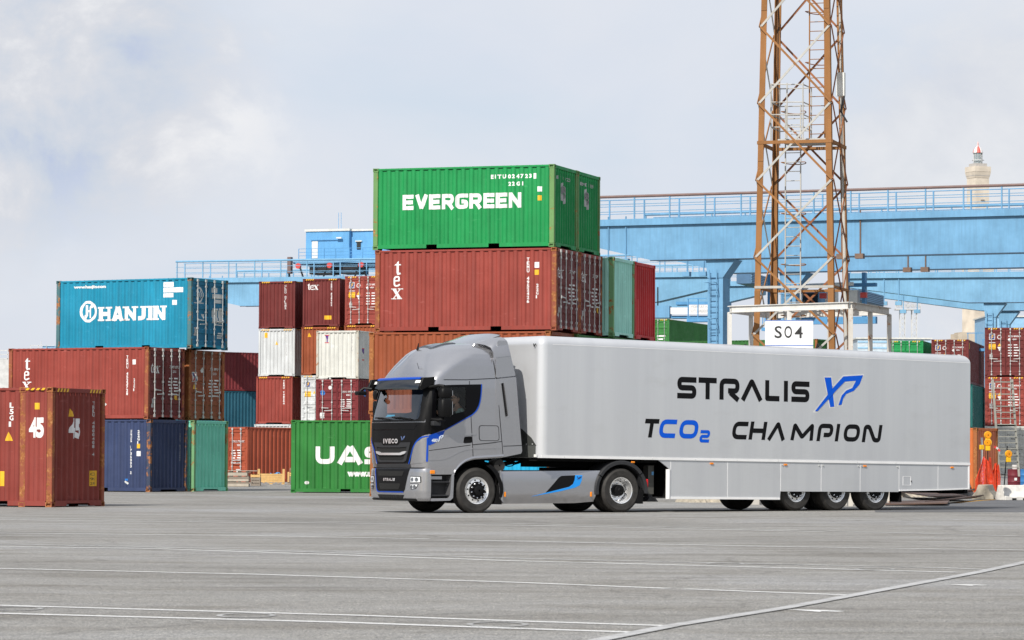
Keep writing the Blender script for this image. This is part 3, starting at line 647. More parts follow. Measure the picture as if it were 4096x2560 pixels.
# ---- left stacks
bA = 2.6635; bC = Vector((-12.8856, 116.34, 0)); bV = Vector((math.sin(bA), -math.cos(bA), 0)); bU = Vector((math.cos(bA), math.sin(bA), 0))
container('navy blue container with a flaking corner post, on the ground beside the nearest maroon box', '20', bC, bA, NAVY, 'wall', 0,
          [('side', 'lettering', WI, vnum(5.18, 'UNUS 1736880 2', 2.12, .1).text('22G1', 5.50, 2.1, .11, w=.09, bold=.03, stack=True).rect(5.44, 5.62, 1.28, 1.46)), ('side', 'sticker', YE, Ink().rect(5.46, 5.60, 1.56, 1.72)), ('side', 'sticker', BLU, Ink().rect(4.98, 5.08, .40, .47)), ('side', 'sticker', SILV, Ink().poly([(4.95, .36), (5.0, .40), (5.12, .31), (5.07, .26)])), ('end', 'lettering', GREYINK, vnum(1.95, 'UNUS 1736880', 2.05, .075))], 'left container stacks', BPOST)
gC = bC + bV * (CW + .27) - bU * .1
container('pale green container end on the ground, right of the navy blue container', '20', gC, bA + .03, AQUA, 'wall', 0, (), 'left container stacks', APOST)
container('brick red container with stacked white letters, lying on the navy blue one', '20', (-12.9923, 116.4423), 2.6807, RED, 'doors', 2.602,
          [('side', 'lettering', WI, tex_side('TEMU 4523728', 0.05)), ('side', 'sticker', SILV, Ink().poly([(4.05, .62), (4.09, .68), (4.27, .54), (4.22, .48)])), ('end', 'lettering', WI, door_data(True, 'TEMU 683 8')), ('end', 'sticker', YE, Ink().rect(1.84, 2.02, .72, .88)), ('end', 'data_plate', GREYINK, door_plate(2.591))], 'left container stacks', RPOST, MAROON)
oC = gnd(752.8, 1681, 2.602)
container('orange brown container with four lock rods, on the pale green container', '20', oC + bV * .03, 2.6636, BROWN, 'doors', 2.602,
          [('end', 'lettering', WI, door_data(None, 'TRL 489 8')), ('end', 'sticker', SILV, Ink().rect(.28, .62, 1.42, 1.78).disc(.96, 1.86, .1)), ('end', 'sticker', REDS, Ink().poly([(.30, 1.45), (.40, 1.45), (.60, 1.75), (.48, 1.75)], 2)), ('end', 'sticker', NAVYS, Ink().poly([(.48, 1.45), (.60, 1.45), (.40, 1.75), (.30, 1.75)], 3)), ('end', 'sticker', YE, Ink().poly([(.32, 1.15), (.60, 1.15), (.46, 1.36)]))], 'left container stacks', OPOST)
def hanjin():
    k = Ink().ring(1.46, 1.42, .40, .10, 30, .94)
    for q in ribbon2([(1.30, 1.28), (1.36, 1.20), (1.40, 1.28), (1.40, 1.66)], .085): k.poly(q, 1)
    for q in ribbon2([(1.55, 1.18), (1.55, 1.58), (1.60, 1.64), (1.66, 1.56)], .085): k.poly(q, 1)
    k.rect(1.40, 1.55, 1.40, 1.47, 2)
    x = 1.95; H = .52; z = 1.06; t = .155
    for c, w in (('H', .58), ('A', .56), ('n', .58), ('J', .40), ('I', .30), ('n', .58)):
        k.strokes([(c, x + (.075 if c == 'I' else 0), w - .06, z, H, t)])
        sr = {'H': ((-.04, 0), (.30, 0), (-.04, .455), (.30, .455)), 'A': ((-.06, 0), (.32, 0)), 'n': ((-.05, 0), (-.08, .455), (.30, .455)), 'J': ((.10, .455),), 'I': ((-.0, 0), (-.0, .455))}[c]
        for a, b in sr: k.rect(x + a, x + a + .29, z + b, z + b + .065, 4)
        x += w + .005
    k.text('www.hanjin.com', .80, 2.25, .15, w=1.45, bold=.05)
    k.rect(4.80, 5.28, 2.26, 2.44); k.rect(4.80, 5.67, 2.06, 2.24); k.rect(4.80, 5.27, 1.88, 2.03); k.rect(5.22, 5.40, 1.60, 1.78); return k
hm = [('side', 'lettering', WI, hanjin), ('side', 'lettering', GREYINK, Ink().text('HJCU', 4.85, 2.30, .09, w=.38, lay=2).text('8 2 0 1 0 4 9', 4.85, 2.10, .10, w=.66, lay=2).text('2 2 1 0', 4.85, 1.91, .08, w=.36, lay=2)),
      ('end', 'logo', SILV, Ink().ring(.62, 1.98, .29, .07, 26, .78).rect(.53, .58, 1.78, 2.12, 1).rect(.66, .71, 1.86, 2.20, 1)),
      ('end', 'lettering', SILV, Ink().rect(1.42, 1.80, 2.10, 2.28).rect(1.42, 2.12, 1.88, 2.05).rect(1.66, 2.08, 1.72, 1.85).rect(1.44, 1.80, .98, 1.52).rect(1.86, 2.12, .98, 1.54).rect(1.80, 2.08, .58, .63).rect(1.80, 2.14, .50, .55).rect(1.80, 2.10, .42, .47).poly([(.74, 1.28), (.96, 1.28), (.85, 1.08)]).rect(.1, .9, 1.66, 1.70)),
      ('end', 'data_plate', GREYINK, Ink().rect(.28, .50, .48, .78))]
container('turquoise blue container with white lettering and ring logo, on top of the left stack', '20', (-11.6852, 118.4786), 2.6439, HBLUE, 'doors', 5.208, hm, 'left container stacks', HPOST, paint('turquoise_shaded', (0.012, 0.17, 0.31), .22))  # door end gets a darker copy of the blue, its shade put into the colour
dA = 2.7171
def f45(): return Ink().text('45', 13.716 - .68, 1.67, .50, w=.41, bold=.06).text('L5G1', 13.716 - 1.24, 2.40, .13, w=.10, bold=.03, stack=True)
container('maroon container with white 45 on its side and end, nearest the camera', '45h', (-11.0818, 78.672), dA, paint('maroon_red', (0.24, 0.045, 0.034), .22), 'wall', 0,
          [('side', 'lettering', WI, f45), ('side', 'sticker', YE, Ink().rect(13.716 - .52, 13.716 - .39, 2.36, 2.52).poly([(13.716 - 1.36, 1.60), (13.716 - 1.15, 1.60), (13.716 - 1.255, 1.82)]).rect(13.716 - 1.55, 13.716 - 1.38, .50, .86)),
           ('end', 'lettering', WI, Ink().text('45', .86, 1.66, .50, w=.52, bold=.06)), ('end', 'lettering', GREYINK, vnum(1.90, 'TRLU 4800408 4', 2.5, .085)), ('end', 'sticker', YE, Ink().rect(1.83, 2.14, .50, .88).poly([(.84, 2.20), (1.02, 2.20), (.90, 2.40)])), ('end', 'lettering', INK, Ink().text('CH', 1.87, .76, .07, w=.2, lay=2).text('9ft6', 1.87, .64, .07, w=.2, lay=2).text('2M90', 1.87, .53, .07, w=.2, lay=2)), ('end', 'sticker', SILV, Ink().rect(1.86, 2.0, .02, .04))],
          None, RPOST, None, None, True)
# ---- middle distance: four-high columns
cA = A(70)
def corner_px(px, py, D): p = at(px, py, D); return Vector((p.x, p.y, 0))
ZB = lambda D: ground_z(D)
cols = [(198.7, [(1023 + 140, GRY, 'pale grey container at the foot of the left column of the far block', []),
                 (1169, RED, 'plain red container in the far block left column, one up from the ground', [('end', 'lettering', WI, vnum(1.78, 'TEMU 748204', 2.55, .12))]),
                 (1177, GRY, 'pale grey container with two small yellow signs in the left far column', [('end', 'sticker', YE, Ink().rect(.38, .58, 2.35, 2.66).poly([(1.1, 1.92), (1.3, 1.92), (1.2, 2.14)])), ('end', 'lettering', GREYINK, vnum(1.80, 'TRLU 730218', 2.4, .1))]),
                 (1177, MAROON, 'maroon container on top of the left column of the far block', [('end', 'lettering', WI, vnum(1.72, 'GLDU 071582', 2.55, .12))])]),
        (195.5, [(1350, GRY, 'grey container at the foot of the second column, behind the leaf green box', []),
                 (1352, GRY, 'pale grey container with closed doors and stickers in the second column of the far block', 'doors'),
                 (1352, ORNG, 'orange container with a small yellow triangle in the second column of the far block', [('end', 'sticker', YE, Ink().poly([(.38, 2.30), (.62, 2.30), (.5, 2.56)]))]),
                 (1356, MAROON, 'maroon container with white word and yellow sign topping the second column', [('end', 'lettering', WI, serif_word(Ink(), [('t', .26, 2.22, .22, .42), ('e', .46, 2.22, .26, .30), ('x', .68, 2.22, .34, .30)], 0, 0, 0)), ('end', 'lettering', WI, vnum(1.82, 'TEMU 838902', 2.6, .12)), ('end', 'sticker', YE, Ink().rect(1.42, 1.86, .42, .66))])]),
        (192.5, [(1524, RED, 'red container at the foot of the third column, behind the leaf green box', []),
                 (1524, BROWN, 'brown container in the third column, hidden behind the white container', []),
                 (1526, ORNG, 'orange container showing a thin strip above the white container', []),
                 (1528, RED, 'red container with doors and stickers topping the third far column', 'doors')])]
for D, levels in cols:
    for i, (px, m, lab, mk) in enumerate(levels):
        dr = mk == 'doors'; p = corner_px(px, 1700, D)
        container(lab, '40h', p, cA, m, 'doors' if dr else 'wall', ZB(D) + i * 2.916, line_doors('FSCU 6502') if dr else mk, 'far block of columns', None, None, None, i > 0)
fA = A(72); fC = corner_px(1433, 1600, 174); fz = ZB(174)
def goblet(x, z, s=1.0): return Ink().rect(x, x + .26 * s, z, z + .04 * s).rect(x, x + .26 * s, z + .40 * s, z + .44 * s)
vY = plain('violet_print', (0.10, 0.03, 0.22), .5)
container('dirty white container with a small red and violet sign, in front of the far block', '20', fC, fA, WHT, 'wall', fz + 2 * 2.605,
          [('end', 'sticker', REDS, goblet(.48, 1.92)), ('end', 'sticker', vY, Ink().poly([(.52, 2.32), (.70, 2.32), (.64, 2.12), (.64, 1.96), (.58, 1.96), (.58, 2.12)], 2)), ('side', 'sticker', REDS, goblet(.6, 1.0, 1.5)), ('side', 'sticker', vY, Ink().poly([(.62, 1.62), (.98, 1.62), (.84, 1.36), (.76, 1.36)], 2)), ('end', 'lettering', GREYINK, vnum(2.0, 'CLHU 210', 2.2, .09)), ('end', 'sticker', SILV, Ink().disc(.95, 1.75, .09))], 'short stack before the far block', paint('rusty_white_post', (0.5, 0.48, 0.42), .7))
container('wine red container with closed doors and a round blue sticker, under the dirty white one', '20', fC, fA, WINE, 'doors', fz + 2.605,
          [('end', 'lettering', WI, door_data(None, 'GESU 20796 2', 5)), ('end', 'sticker', BLU, Ink().disc(.38, 1.86, .14)), ('side', 'sticker', BLU, Ink().disc(1.1, 1.86, .2)), ('end', 'sticker', SILV, Ink().rect(.24, .48, .50, .80).disc(.80, 2.14, .1))], 'short stack before the far block')
container('red container at the foot of the short stack, hidden by the leaf green box', '20', fC, fA, RED, 'wall', fz, (), 'short stack before the far block')
# leaf green box at the cab
uL = at(1162.3, 1964.3, 116.3); uA = rad(172); uC = Vector((uL.x, uL.y, 0)) - 6.058 * Vector((math.cos(uA), math.sin(uA), 0))
def uasc():
    k = Ink().strokes([('U', .89, .69, 1.03, .62, .17), ('A', 1.68, .92, 1.03, .62, .19), ('S', 2.66, .68, 1.03, .62, .17), ('C', 3.44, .66, 1.03, .62, .17)])
    return k.text('www.uasc.net', 2.04, .58, .23, w=1.75, bold=.07)
container('leaf green container with broad white letters on its side, standing left of the truck cab', '20', uC, uA, UGREEN, 'wall', 0, [('side', 'lettering', WI, uasc), ('side', 'sticker', SILV, Ink().disc(.58, .36, .06, 16, 1.4))], None, UGREEN)
# ---- far left, behind
for i, (m, lab) in enumerate(((PINKRED, 'long red container at the foot of the distant left stack'), (DTEAL, 'long dark petrol container in the distant left stack'), (WINE, 'long wine red container on top of the distant left stack'))):
    container(lab, '40h', corner_px(760, 1600, 240), A(35), m, 'wall', ZB(240) + i * 2.91, [('side', 'sticker', BLU, Ink().rect(11.2, 11.9, 1.0, 1.5))] if i == 1 else (), 'distant left stack')
container('orange red container with doors and white figures, behind the pallets', '20', corner_px(989.5, 1800, 152), A(52), paint('orange_red', (0.36, 0.075, 0.035), .15), 'doors', ZB(152),
          [('end', 'lettering', WI, door_data(None, 'TRLU 786407', 6)), ('end', 'sticker', SILV, Ink().rect(1.7, 1.95, .35, .62))], None, None, None)
# ---- far right
P1 = corner_px(2677, 1300, 258)
for i in range(4):
    container('dark green container with pale lock rods, highest behind the scarlet one' if i == 3 else 'green container buried low in the far stack behind the trailer', '40h', P1, A(70), DGREEN if i < 3 else paint('mid_green', (0.04, 0.20, 0.045), .1), 'doors', ZB(258) + i * 3.04,
              [('end', 'lettering', WI, Ink().rect(1.4, 2.1, 1.5, 1.62).rect(1.5, 1.9, 1.25, 1.36).rect(.2, .6, 1.5, 1.6))] if i == 3 else (), 'far green stack' if i == 3 else 'buried green containers', None, None, None, i == 3)
P2 = corner_px(3268, 1500, 214)
for i in range(3):
    container('long dark green container running behind the mast sign, only its top edge showing' if i == 2 else 'green container under the long dark green one, hidden by the trailer', '40h', P2, A(149), DGREEN, 'wall', ZB(214) + i * 2.965, (), 'far green row' if i == 2 else 'hidden green containers', OPOST if i == 2 else None)
P3 = corner_px(3693.5, 1500, 219)
for i in range(3):
    container('bright green container with pale lock rods, above the rear of the trailer' if i == 2 else 'green container under the bright green one, hidden by the trailer', '40h', P3, A(76), GREEN, 'doors', ZB(219) + i * 3.02,
              [('end', 'lettering', WI, Ink().rect(1.34, 2.1, 1.88, 2.02).rect(1.6, 1.9, 1.66, 1.78).disc(.26, 1.7, .2))] if i == 2 else (), 'far right stack', None, None, None, i == 2)
P4 = corner_px(3875, 1500, 213)
for i, (m, lab, dr) in enumerate(((RED, 'red container at the foot of the stack behind the trailer rear', 0), (TEAL, 'dark teal container with white figures, in the gap right of the trailer rear', 0), (MAROON, 'maroon container with lock rods and stickers, just above the trailer rear corner', 1))):
    container(lab, '40h' if i != 1 else '40h', P4 + Vector((.25 if i == 1 else 0, 0, 0)), A(77), m, 'doors' if dr else 'wall', ZB(213) + i * 2.95, line_doors('FSCU 94207 6') + [('side', 'sticker', YE, Ink().rect(.6, .95, 2.3, 2.7))] if dr else ([('side', 'lettering', WI, vnum(.5, 'FSCU 834710', 2.5, .16))] if i == 1 else ()), 'far right stack', None, None, None, i == 2)
P5 = corner_px(4106, 1500, 192)
for i, (m, lab, dr) in enumerate(((WHT, 'white container with printed panels at the foot of the stack on the right edge', 1), (RED, 'red container behind the steel ladder on the right edge', 1), (MAROON, 'maroon container with stickers on top of the stack on the right edge', 1))):
    mk = line_doors('FSCU 80506 9') if i else [('end', 'lettering', INK, Ink().text('FSCU OCT 607', 1.3, 2.3, .12).text('45G1', 1.5, 2.1, .1).rect(1.3, 2.2, 1.5, 1.53).text('CLM 820 9', 1.3, 1.2, .12))]
    container(lab, '40h', P5 + Vector((0, 0, 0)), A(79), m, 'doors', ZB(192) + i * 2.91, mk, 'right edge stack', None, None, None, i > 0)
rp = corner_px(3908, 1800, 132)
container('bright orange container with a tilted dented end, behind the red safety netting', '20', rp, A(151), ORNG2, 'wall', 0, [('end', 'reflector', SILV, Ink().rect(.62, .74, .4, 2.2)), ('end', 'dent_shade', INK, Ink().rect(1.28, 1.42, 1.2, 2.3))], None, OPOST, paint('salmon_orange', (0.62, 0.20, 0.10), .3))  # dent drawn only as a flat dark strip, its shade put into the colour

# ------------------------------------------------------------------ cranes
def steel(name, rgb): return paint(name, rgb, .03, .5, .28, .1)
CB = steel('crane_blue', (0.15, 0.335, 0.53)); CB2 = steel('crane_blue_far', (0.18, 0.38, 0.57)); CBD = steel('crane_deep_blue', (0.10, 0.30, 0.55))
RPIPE = plain('rusty_pipe', (0.16, 0.10, 0.09), .6); FLN = plain('flange_dark', (0.03, 0.06, 0.10), .6); CABLE = plain('black_cable', (0.02, 0.02, 0.022), .6)
def crane(label, A_, B_, ztop, depth, mat, legs, taper=(0, 0), gauge=12.4, rail_pipe=None, leg_w=.8):
    A_ = Vector((A_.x, A_.y, 0)); B_ = Vector((B_.x, B_.y, 0)); Lg = (B_ - A_).length; ang = math.atan2(B_.y - A_.y, B_.x - A_.x)
    root = thing('gantry_crane', label, 'crane', A_, ang, 'blue gantry cranes'); wd = 1.3
    for gi, y0 in enumerate((0, gauge)):
        zb = ztop - depth
        poly = [(0, ztop), (Lg, ztop), (Lg, zb + (depth * .55 if taper[1] else 0))]
        if taper[1]: poly.append((Lg - taper[1], zb))
        if taper[0]: poly.append((taper[0], zb))
        poly.append((0, zb + (depth * .55 if taper[0] else 0)))
        g = MB().prism(poly, lambda x, z: (x, y0, z), lambda x, z: (x, y0 + wd, z)).build('girder', mat, root)
        m2 = MB(); m2.box(.05, Lg - .05, y0 - .16, y0 + wd + .16, ztop + .002, ztop + .05); m2.build('walkway', mat, root)
        MB().box(.05, Lg - .05, y0 - .165, y0 - .135, ztop - .30, ztop + .048).build('toe_plate', mat, root)
        ft = MB()
        for yy in (y0 - .06, y0 + wd + .06):
            ft.box(max(.1, taper[0]), Lg - max(.1, taper[1]), yy - .06, yy + .06, zb - .045, zb - .001)
            break
        ft.build('bottom_flange', FLN, root)
        for yy in (y0 - .1, y0 + wd + .1):
            hr = MB(); n = int(Lg / 2.0)
            for k in range(n + 1):
                x = min(Lg - .1, k * 2.0 + .1); hr.box(x - .035, x + .035, yy - .035, yy + .035, ztop - .22, ztop + 1.22)
                if yy < y0: hr.box(x - .09, x + .09, yy - .05, yy + .05, ztop + 1.22, ztop + 1.31); hr.box(x - .10, x + .10, yy - .06, yy + .03, ztop - .26, ztop - .05)
            for z in (.45, .85): hr.tube([(0, yy, ztop + z), (Lg, yy, ztop + z)], .020, 6)
            if yy > y0: hr.tube([(0, yy, ztop + 1.2), (Lg, yy, ztop + 1.2)], .03, 6)
            hr.build('handrail', mat, root)
            if yy < y0: MB().tube([(0, yy, ztop + 1.26), (Lg, yy, ztop + 1.26)], .075, 8).build('cable_pipe', (rail_pipe if gi == 0 else None) or mat, root)
        for k in range(int(Lg / 13) + 1):
            x = 2.6 + k * 13
            if x < Lg - 2:
                mb = MB()
                for dx in (0, 1.0):
                    mb.tube([(x + dx, y0 - .05, ztop + .2), (x + dx, y0 - .05, zb + .1)], .04, 6)
                    mb.box(x + dx - .22, x + dx + .22, y0 - .32, y0 + .02, zb - .16, zb + .10)
                mb.build('floodlight', plain('flood_brown', (.16, .10, .07), .6) if x > 2.7 else mat, root)
    for x in legs:
        for y0 in (0, gauge):
            MB().box(x - leg_w / 2, x + leg_w / 2, y0 + .1, y0 + 1.2, 1.2, ztop - depth - .05).build('leg', mat, root)
            MB().prism([(x - leg_w / 2, ztop - depth - 1.0), (x + leg_w / 2, ztop - depth - 1.0), (x + leg_w / 2 + .7, ztop - depth - .05), (x - leg_w / 2 - .1, ztop - depth - .05)], lambda a, z: (a, y0 + .06, z), lambda a, z: (a, y0 + 1.24, z)).build('leg_bracket', mat, root)
            ld = MB()
            for dx in (-.25, .15): ld.tube([(x + dx, y0 - .12, 1.5), (x + dx, y0 - .12, ztop - depth - .6)], .03, 6)
            z = 1.7
            while z < ztop - depth - .7: ld.box(x - .25, x + .15, y0 - .135, y0 - .105, z, z + .03); z += .3
            for k in range(5):
                z = 3 + k * 1.9; ld.tube([(x - .25, y0 - .12, z), (x - .30, y0 - .75, z), (x + .2, y0 - .75, z), (x + .15, y0 - .12, z)], .02, 5)
            ld.build('ladder', mat, root)
            pb = MB(); z = ztop - depth - 3.3; pb.box(x - 1.6, x - leg_w / 2 - .002, y0 + .1, y0 + 1.0, z, z + .18)
            for q in (-1.55, -1.0): pb.box(x + q, x + q + .05, y0 + .1, y0 + .15, z + .18, z + 1.2)
            pb.box(x - 1.6, x - .5, y0 + .09, y0 + .13, z + 1.2, z + 1.25); pb.build('platform', CBD, root)
        MB().box(x - .5, x + .5, -1.5, gauge + 2.8, .35, 1.2).build('sill_beam', mat, root)
        for y0 in (-.9, gauge + .9):
            w = MB()
            for q in (-.0, .8): w.lathe([(.02, -.12), (.36, -.12), (.36, .12), (.02, .12)], 'x', (x, y0 + q, .36), 16)
            w.build('wheel', dark(), root)
    return root
c1A = at(2255, 878, 175); c1B = at(4330, 826, 164)
crane_1 = crane('near sky blue gantry crane whose twin girders cross behind the rusty mast', c1A, c1B, 14.04, 2.17, CB, (8.6, 42), (5.0, 0), 12.4, RPIPE, .85)
c2A = at(3385, 1086, 223); c2B = at(4700, 1070, 218)
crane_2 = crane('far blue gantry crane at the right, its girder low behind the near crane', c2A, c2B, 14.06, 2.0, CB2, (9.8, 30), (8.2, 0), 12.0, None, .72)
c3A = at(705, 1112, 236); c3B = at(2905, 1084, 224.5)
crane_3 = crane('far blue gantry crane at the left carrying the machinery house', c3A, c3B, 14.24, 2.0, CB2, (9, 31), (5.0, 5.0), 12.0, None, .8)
# machinery house and trolley on the left crane
def frame_on(p, ang): return p, ang
h0 = at(1166, 1040, 235); h1 = at(1620, 1040, 232); hang = math.atan2(h1.y - h0.y, h1.x - h0.x)
hz = 15.55
house = thing('machinery_house', 'blue machinery house with pale roof edge riding on the left crane', 'crane house', (h0.x, h0.y, hz - .75), hang)
HB = paint('house_blue', (0.13, 0.36, 0.64), .02, .5, .2)
MB().box(.60, 4.0, 1.2, 6.5, .75, 2.92).build('wall', HB, house); MB().box(4.0, 8.0, 1.6, 6.2, .75, 2.92).build('wall', HB, house)
MB().box(.52, 4.06, 1.12, 6.58, 2.922, 3.08).build('roof_edge', plain('pale_roof', (.62, .62, .58), .6), house); MB().box(4.06, 8.1, 1.5, 6.3, 2.92, 3.05).build('roof_edge', plain('pale_roof', (.62, .62, .58), .6), house)
MB().box(1.10, 1.56, 1.14, 1.19, .95, 2.2).build('door', plain('white_panel', (.68, .68, .64), .5), house)
d = MB().box(4.45, 4.75, 1.54, 1.59, 1.6, 2.15).build('window', plain('dark_glass', (.02, .025, .03), .1), house); MB().box(4.36, 4.86, 1.48, 1.6, 2.152, 2.22).build('sill', plain('white_panel', (.68, .68, .64), .5), d)
MB().box(1.0, 3.4, 1.0, 1.06, 2.36, 2.40).build('lamp_arm', HB, house); MB().box(3.1, 3.5, .92, 1.08, 2.36, 2.46).build('lamp', plain('white_panel', (.68, .68, .64), .5), house)
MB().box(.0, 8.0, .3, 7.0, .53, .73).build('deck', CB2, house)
mb = MB()
for x in (.4, 1.4, 2.4, 3.3, 4.4, 5.4, 6.4): mb.box(x - .02, x + .02, .36, .40, .72, 1.62)
for z in (1.1, 1.35, 1.6): mb.box(.4, 6.4, .37, .39, z, z + .035)
mb.build('handrail', CBD, house)
mb = MB()
for x in (2.4, 2.6, 5.2): mb.tube([(x, 3, 3.08), (x, 3, 4.4)], .02, 5)
mb.build('antenna', HB, house)
MB().box(1.2, 3.0, .5, 2.0, -.22, .50).build('shaded_opening', plain('black_opening', (.012, .012, .014), .7), house); MB().box(3.6, 5.2, .5, 2.0, -.22, .50).build('shaded_opening', plain('black_opening', (.012, .012, .014), .7), house)  # black boxes in place of the dark, shaded openings under the deck
MB().box(-.15, .12, -.42, -.05, -.2, 1.0).build('cable_guard', RPIPE, house)
for k in range(4):
    x = .7 + k * 2.45; mb = MB().lathe([(.02, -.1), (.2, -.1), (.2, .1), (.02, .1)], 'y', (x, -.35, .34), 14); mb.build('cable_hook', plain('hook_red', (.55, .06, .05), .5), house)
    pts = [(x + .12 + q * 2.1 / 10, -.35, .26 - 1.7 * (1 - (2 * q / 10 - 1) ** 2)) for q in range(11)]
    MB().tube(pts, .065, 6).build('cable_loop', CABLE, house)
pts = [(-.05 + .09 * k, -.35, .1 - [0, .9, 1.5, 1.75, 1.75, 1.6, 1.2, .6][k]) for k in range(8)]; MB().tube(pts, .07, 6).build('cable_loop', CABLE, house)
# trolley, cable chains and signs of the near cranes
tr0 = at(3070, 1100, 186); trl = thing('crane_trolley', 'blue crane trolley with red hooks hanging behind the rusty mast', 'trolley', (tr0.x, tr0.y, 0), rad(-23))
mb = MB()
for x in (0, .8, 4.6, 5.6): mb.box(x, x + .18, 0, .4, 9.4, 11.9)
mb.box(-.2, 6.4, .02, .38, 9.0, 9.4); mb.box(-.2, 6.4, .02, .38, 11.1, 11.3); MB.build(mb, 'trolley_frame', CBD, trl)
MB().box(1.9, 2.9, .5, 2.2, 9.45, 11.0).build('cab', CB, trl); MB().box(1.95, 2.85, .44, .49, 9.9, 10.8).build('window', plain('dark_glass', (.02, .025, .03), .1), trl)
MB().box(3.35, 3.95, .3, .9, 9.5, 11.0).build('motor', plain('white_panel', (.68, .68, .64), .5), trl); MB().box(4.9, 5.4, -.2, .3, 9.8, 10.9).build('motor', plain('white_panel', (.68, .68, .64), .5), trl)
for x in (3.2, 5.6): MB().box(x, x + .35, -.32, -.05, 10.45, 10.75).build('hook', plain('hook_red', (.55, .06, .05), .5), trl)
MB().tube([(.6, -.3, 8.2), (.6, -.3, 9.6), (2.6, -.3, 11.2), (5.2, -.3, 11.25)], .11, 8).build('hose_arm', plain('white_panel', (.68, .68, .64), .5), trl)
for k in range(9):
    x = -1.9 + k * .62; MB().tube([(x + q * .06, -.1, 7.9 - .55 * (1 - (2 * q / 10 - 1) ** 2)) for q in range(11)], .05, 5).build('cable_loop', CABLE, trl)
for (x0, y0, D0), (x1, y1, D1), lab in (((2975, 1112, 196), (3110, 1148, 204), 'left end of a ribbed blue cable tray, beside the crane leg'), ((3400, 1178, 190), (3505, 1205, 196), 'right end of a ribbed blue cable tray, right of the rusty mast')):
    a, c = at(x0, y0, D0), at(x1, y1, D1); a0 = thing('cable_tray', lab, 'cable tray', a, math.atan2(c.y - a.y, c.x - a.x), 'ribbed cable trays'); Ln = (c - a).xy.length; dz = c.z - a.z
    MB().beam((0, 0, 0), (Ln, 0, dz), .9, .66).build('tray', plain('tray_blue', (.06, .14, .25), .5), a0)
    for k in range(6): MB().beam((0, -.47, -.24 + k * .1), (Ln, -.47, dz - .24 + k * .1), .05, .045).build('rib', plain('rib_blue', (.22, .42, .62), .5), a0)
sp = at(2625, 1245, 205); spr = thing('spreader', 'blue crane spreader with white weight signs above the green containers', 'spreader', (sp.x, sp.y, 0), rad(-8))
Z = lambda py: at(2700, py, 205).z
MB().box(-.3, .8, .3, 2.0, Z(1270), Z(1222)).build('head_block', CB, spr); MB().box(.9, 3.4, .4, 1.6, Z(1272), Z(1262)).build('beam', CBD, spr); MB().box(1.2, 4.6, .35, 1.9, Z(1218), Z(1206)).build('beam', CBD, spr)
s1 = MB().box(2.05, 3.86, .2, .26, Z(1256), Z(1219)).build('sign', plain('white_sign', (.72, .72, .72), .5), spr); s2 = MB().box(.88, 1.98, .2, .26, Z(1256), Z(1230)).build('sign', plain('white_sign', (.72, .72, .72), .5), spr)
k = Ink().text('PORTATA', 2.2, Z(1232), .16, w=1.0).text('SOTTO SPREADER', 2.15, Z(1250), .18, w=1.1).text('35t', 3.3, Z(1241), .26)
link('lettering', k.mesh('lettering', lambda s_, t_, d_: (s_, .2 - d_, t_)), plain('grey_print', (.35, .36, .38), .6), s1)
for x in (.0, 4.2): MB().tube([(x, 1, Z(1222)), (x, 1, 12.2)], .05, 6).build('rope', CABLE, spr)
# ------------------------------------------------------------------ lighting mast in rusty steel with its ladder
RO = paint('rust_orange', (0.29, 0.135, 0.048), .28, .75, .35); RO2 = paint('rust_red_brown', (0.28, 0.11, 0.05), .25, .75, .35); GS = paint('galvanised', (0.46, 0.45, 0.42), .22, .6, .3)
tD = 90.5; tb = at(3208, 1333, tD); TA = rad(-16.6)
mast = thing('lighting_mast', 'tall rusty lattice mast with inner ladder behind the trailer', 'lattice mast', (tb.x, tb.y, 0), TA)
half = lambda z: (2.27 - .0372 * (z - 4.3)) / 2
TOP = 20.0; Z0 = .40; PH = 2.135
def cpt(i, z): h_ = half(z); return Vector(((-h_, -h_), (h_, -h_), (h_, h_), (-h_, h_))[i] + (z,))
for i in range(4):
    mb = MB(); sx, sy = ((1, 1), (-1, 1), (-1, -1), (1, -1))[i]
    a, c = cpt(i, 0), cpt(i, TOP); t = .165; w = .022
    for q, r_ in (((t, 0), (0, 0)), ((0, 0), (t, 0))):
        pass
    def ang(p): return [(p.x, p.y), (p.x + sx * t, p.y), (p.x + sx * t, p.y + sy * w), (p.x + sx * w, p.y + sy * w), (p.x + sx * w, p.y + sy * t), (p.x, p.y + sy * t)]
    mb.prism([0] * 6 and list(enumerate(ang(a))), lambda j, p: (p[0], p[1], 0), lambda j, p: (ang(c)[j][0], ang(c)[j][1], TOP)); leg = mb.build('leg', RO, mast)
    for z in (5.6, 9.75, 13.95)[:3]: 
        p = cpt(i, z); MB().box(p.x + sx * .004, p.x + sx * .158, *sorted((p.y - .016 * sy, p.y - .002 * sy)), z - .28, z + .28).build('splice_plate', RO, leg)
for f_ in range(4):
    i, j = f_, (f_ + 1) % 4; nrm = (cpt(i, 5) + cpt(j, 5)); nrm.z = 0; nrm.normalize()
    for k in range(9):
        z0, z1 = Z0 + k * PH, Z0 + (k + 1) * PH
        for q, (a, c) in enumerate(((cpt(i, z0), cpt(j, z1)), (cpt(i, z1), cpt(j, z0)))):
            o = nrm * (.012 + .03 * q); MB().beam(a + o, c + o, .058, .024, up=nrm).build('brace', (GS if (q == 0 and f_ in (0, 3)) else (RO if f_ in (0, 3) else RO2)), mast)
    for z in (5.98,):
        if True: MB().beam(cpt(i, z) - nrm * .02, cpt(j, z) - nrm * .02, .07, .07).build('strut', GS if f_ == 0 else RO, mast)
pz = 10.05
pl = MB().box(-half(pz) + .5, half(pz) - .2, -half(pz) + .25, half(pz) - .2, pz, pz + .05).build('platform', GS, mast)
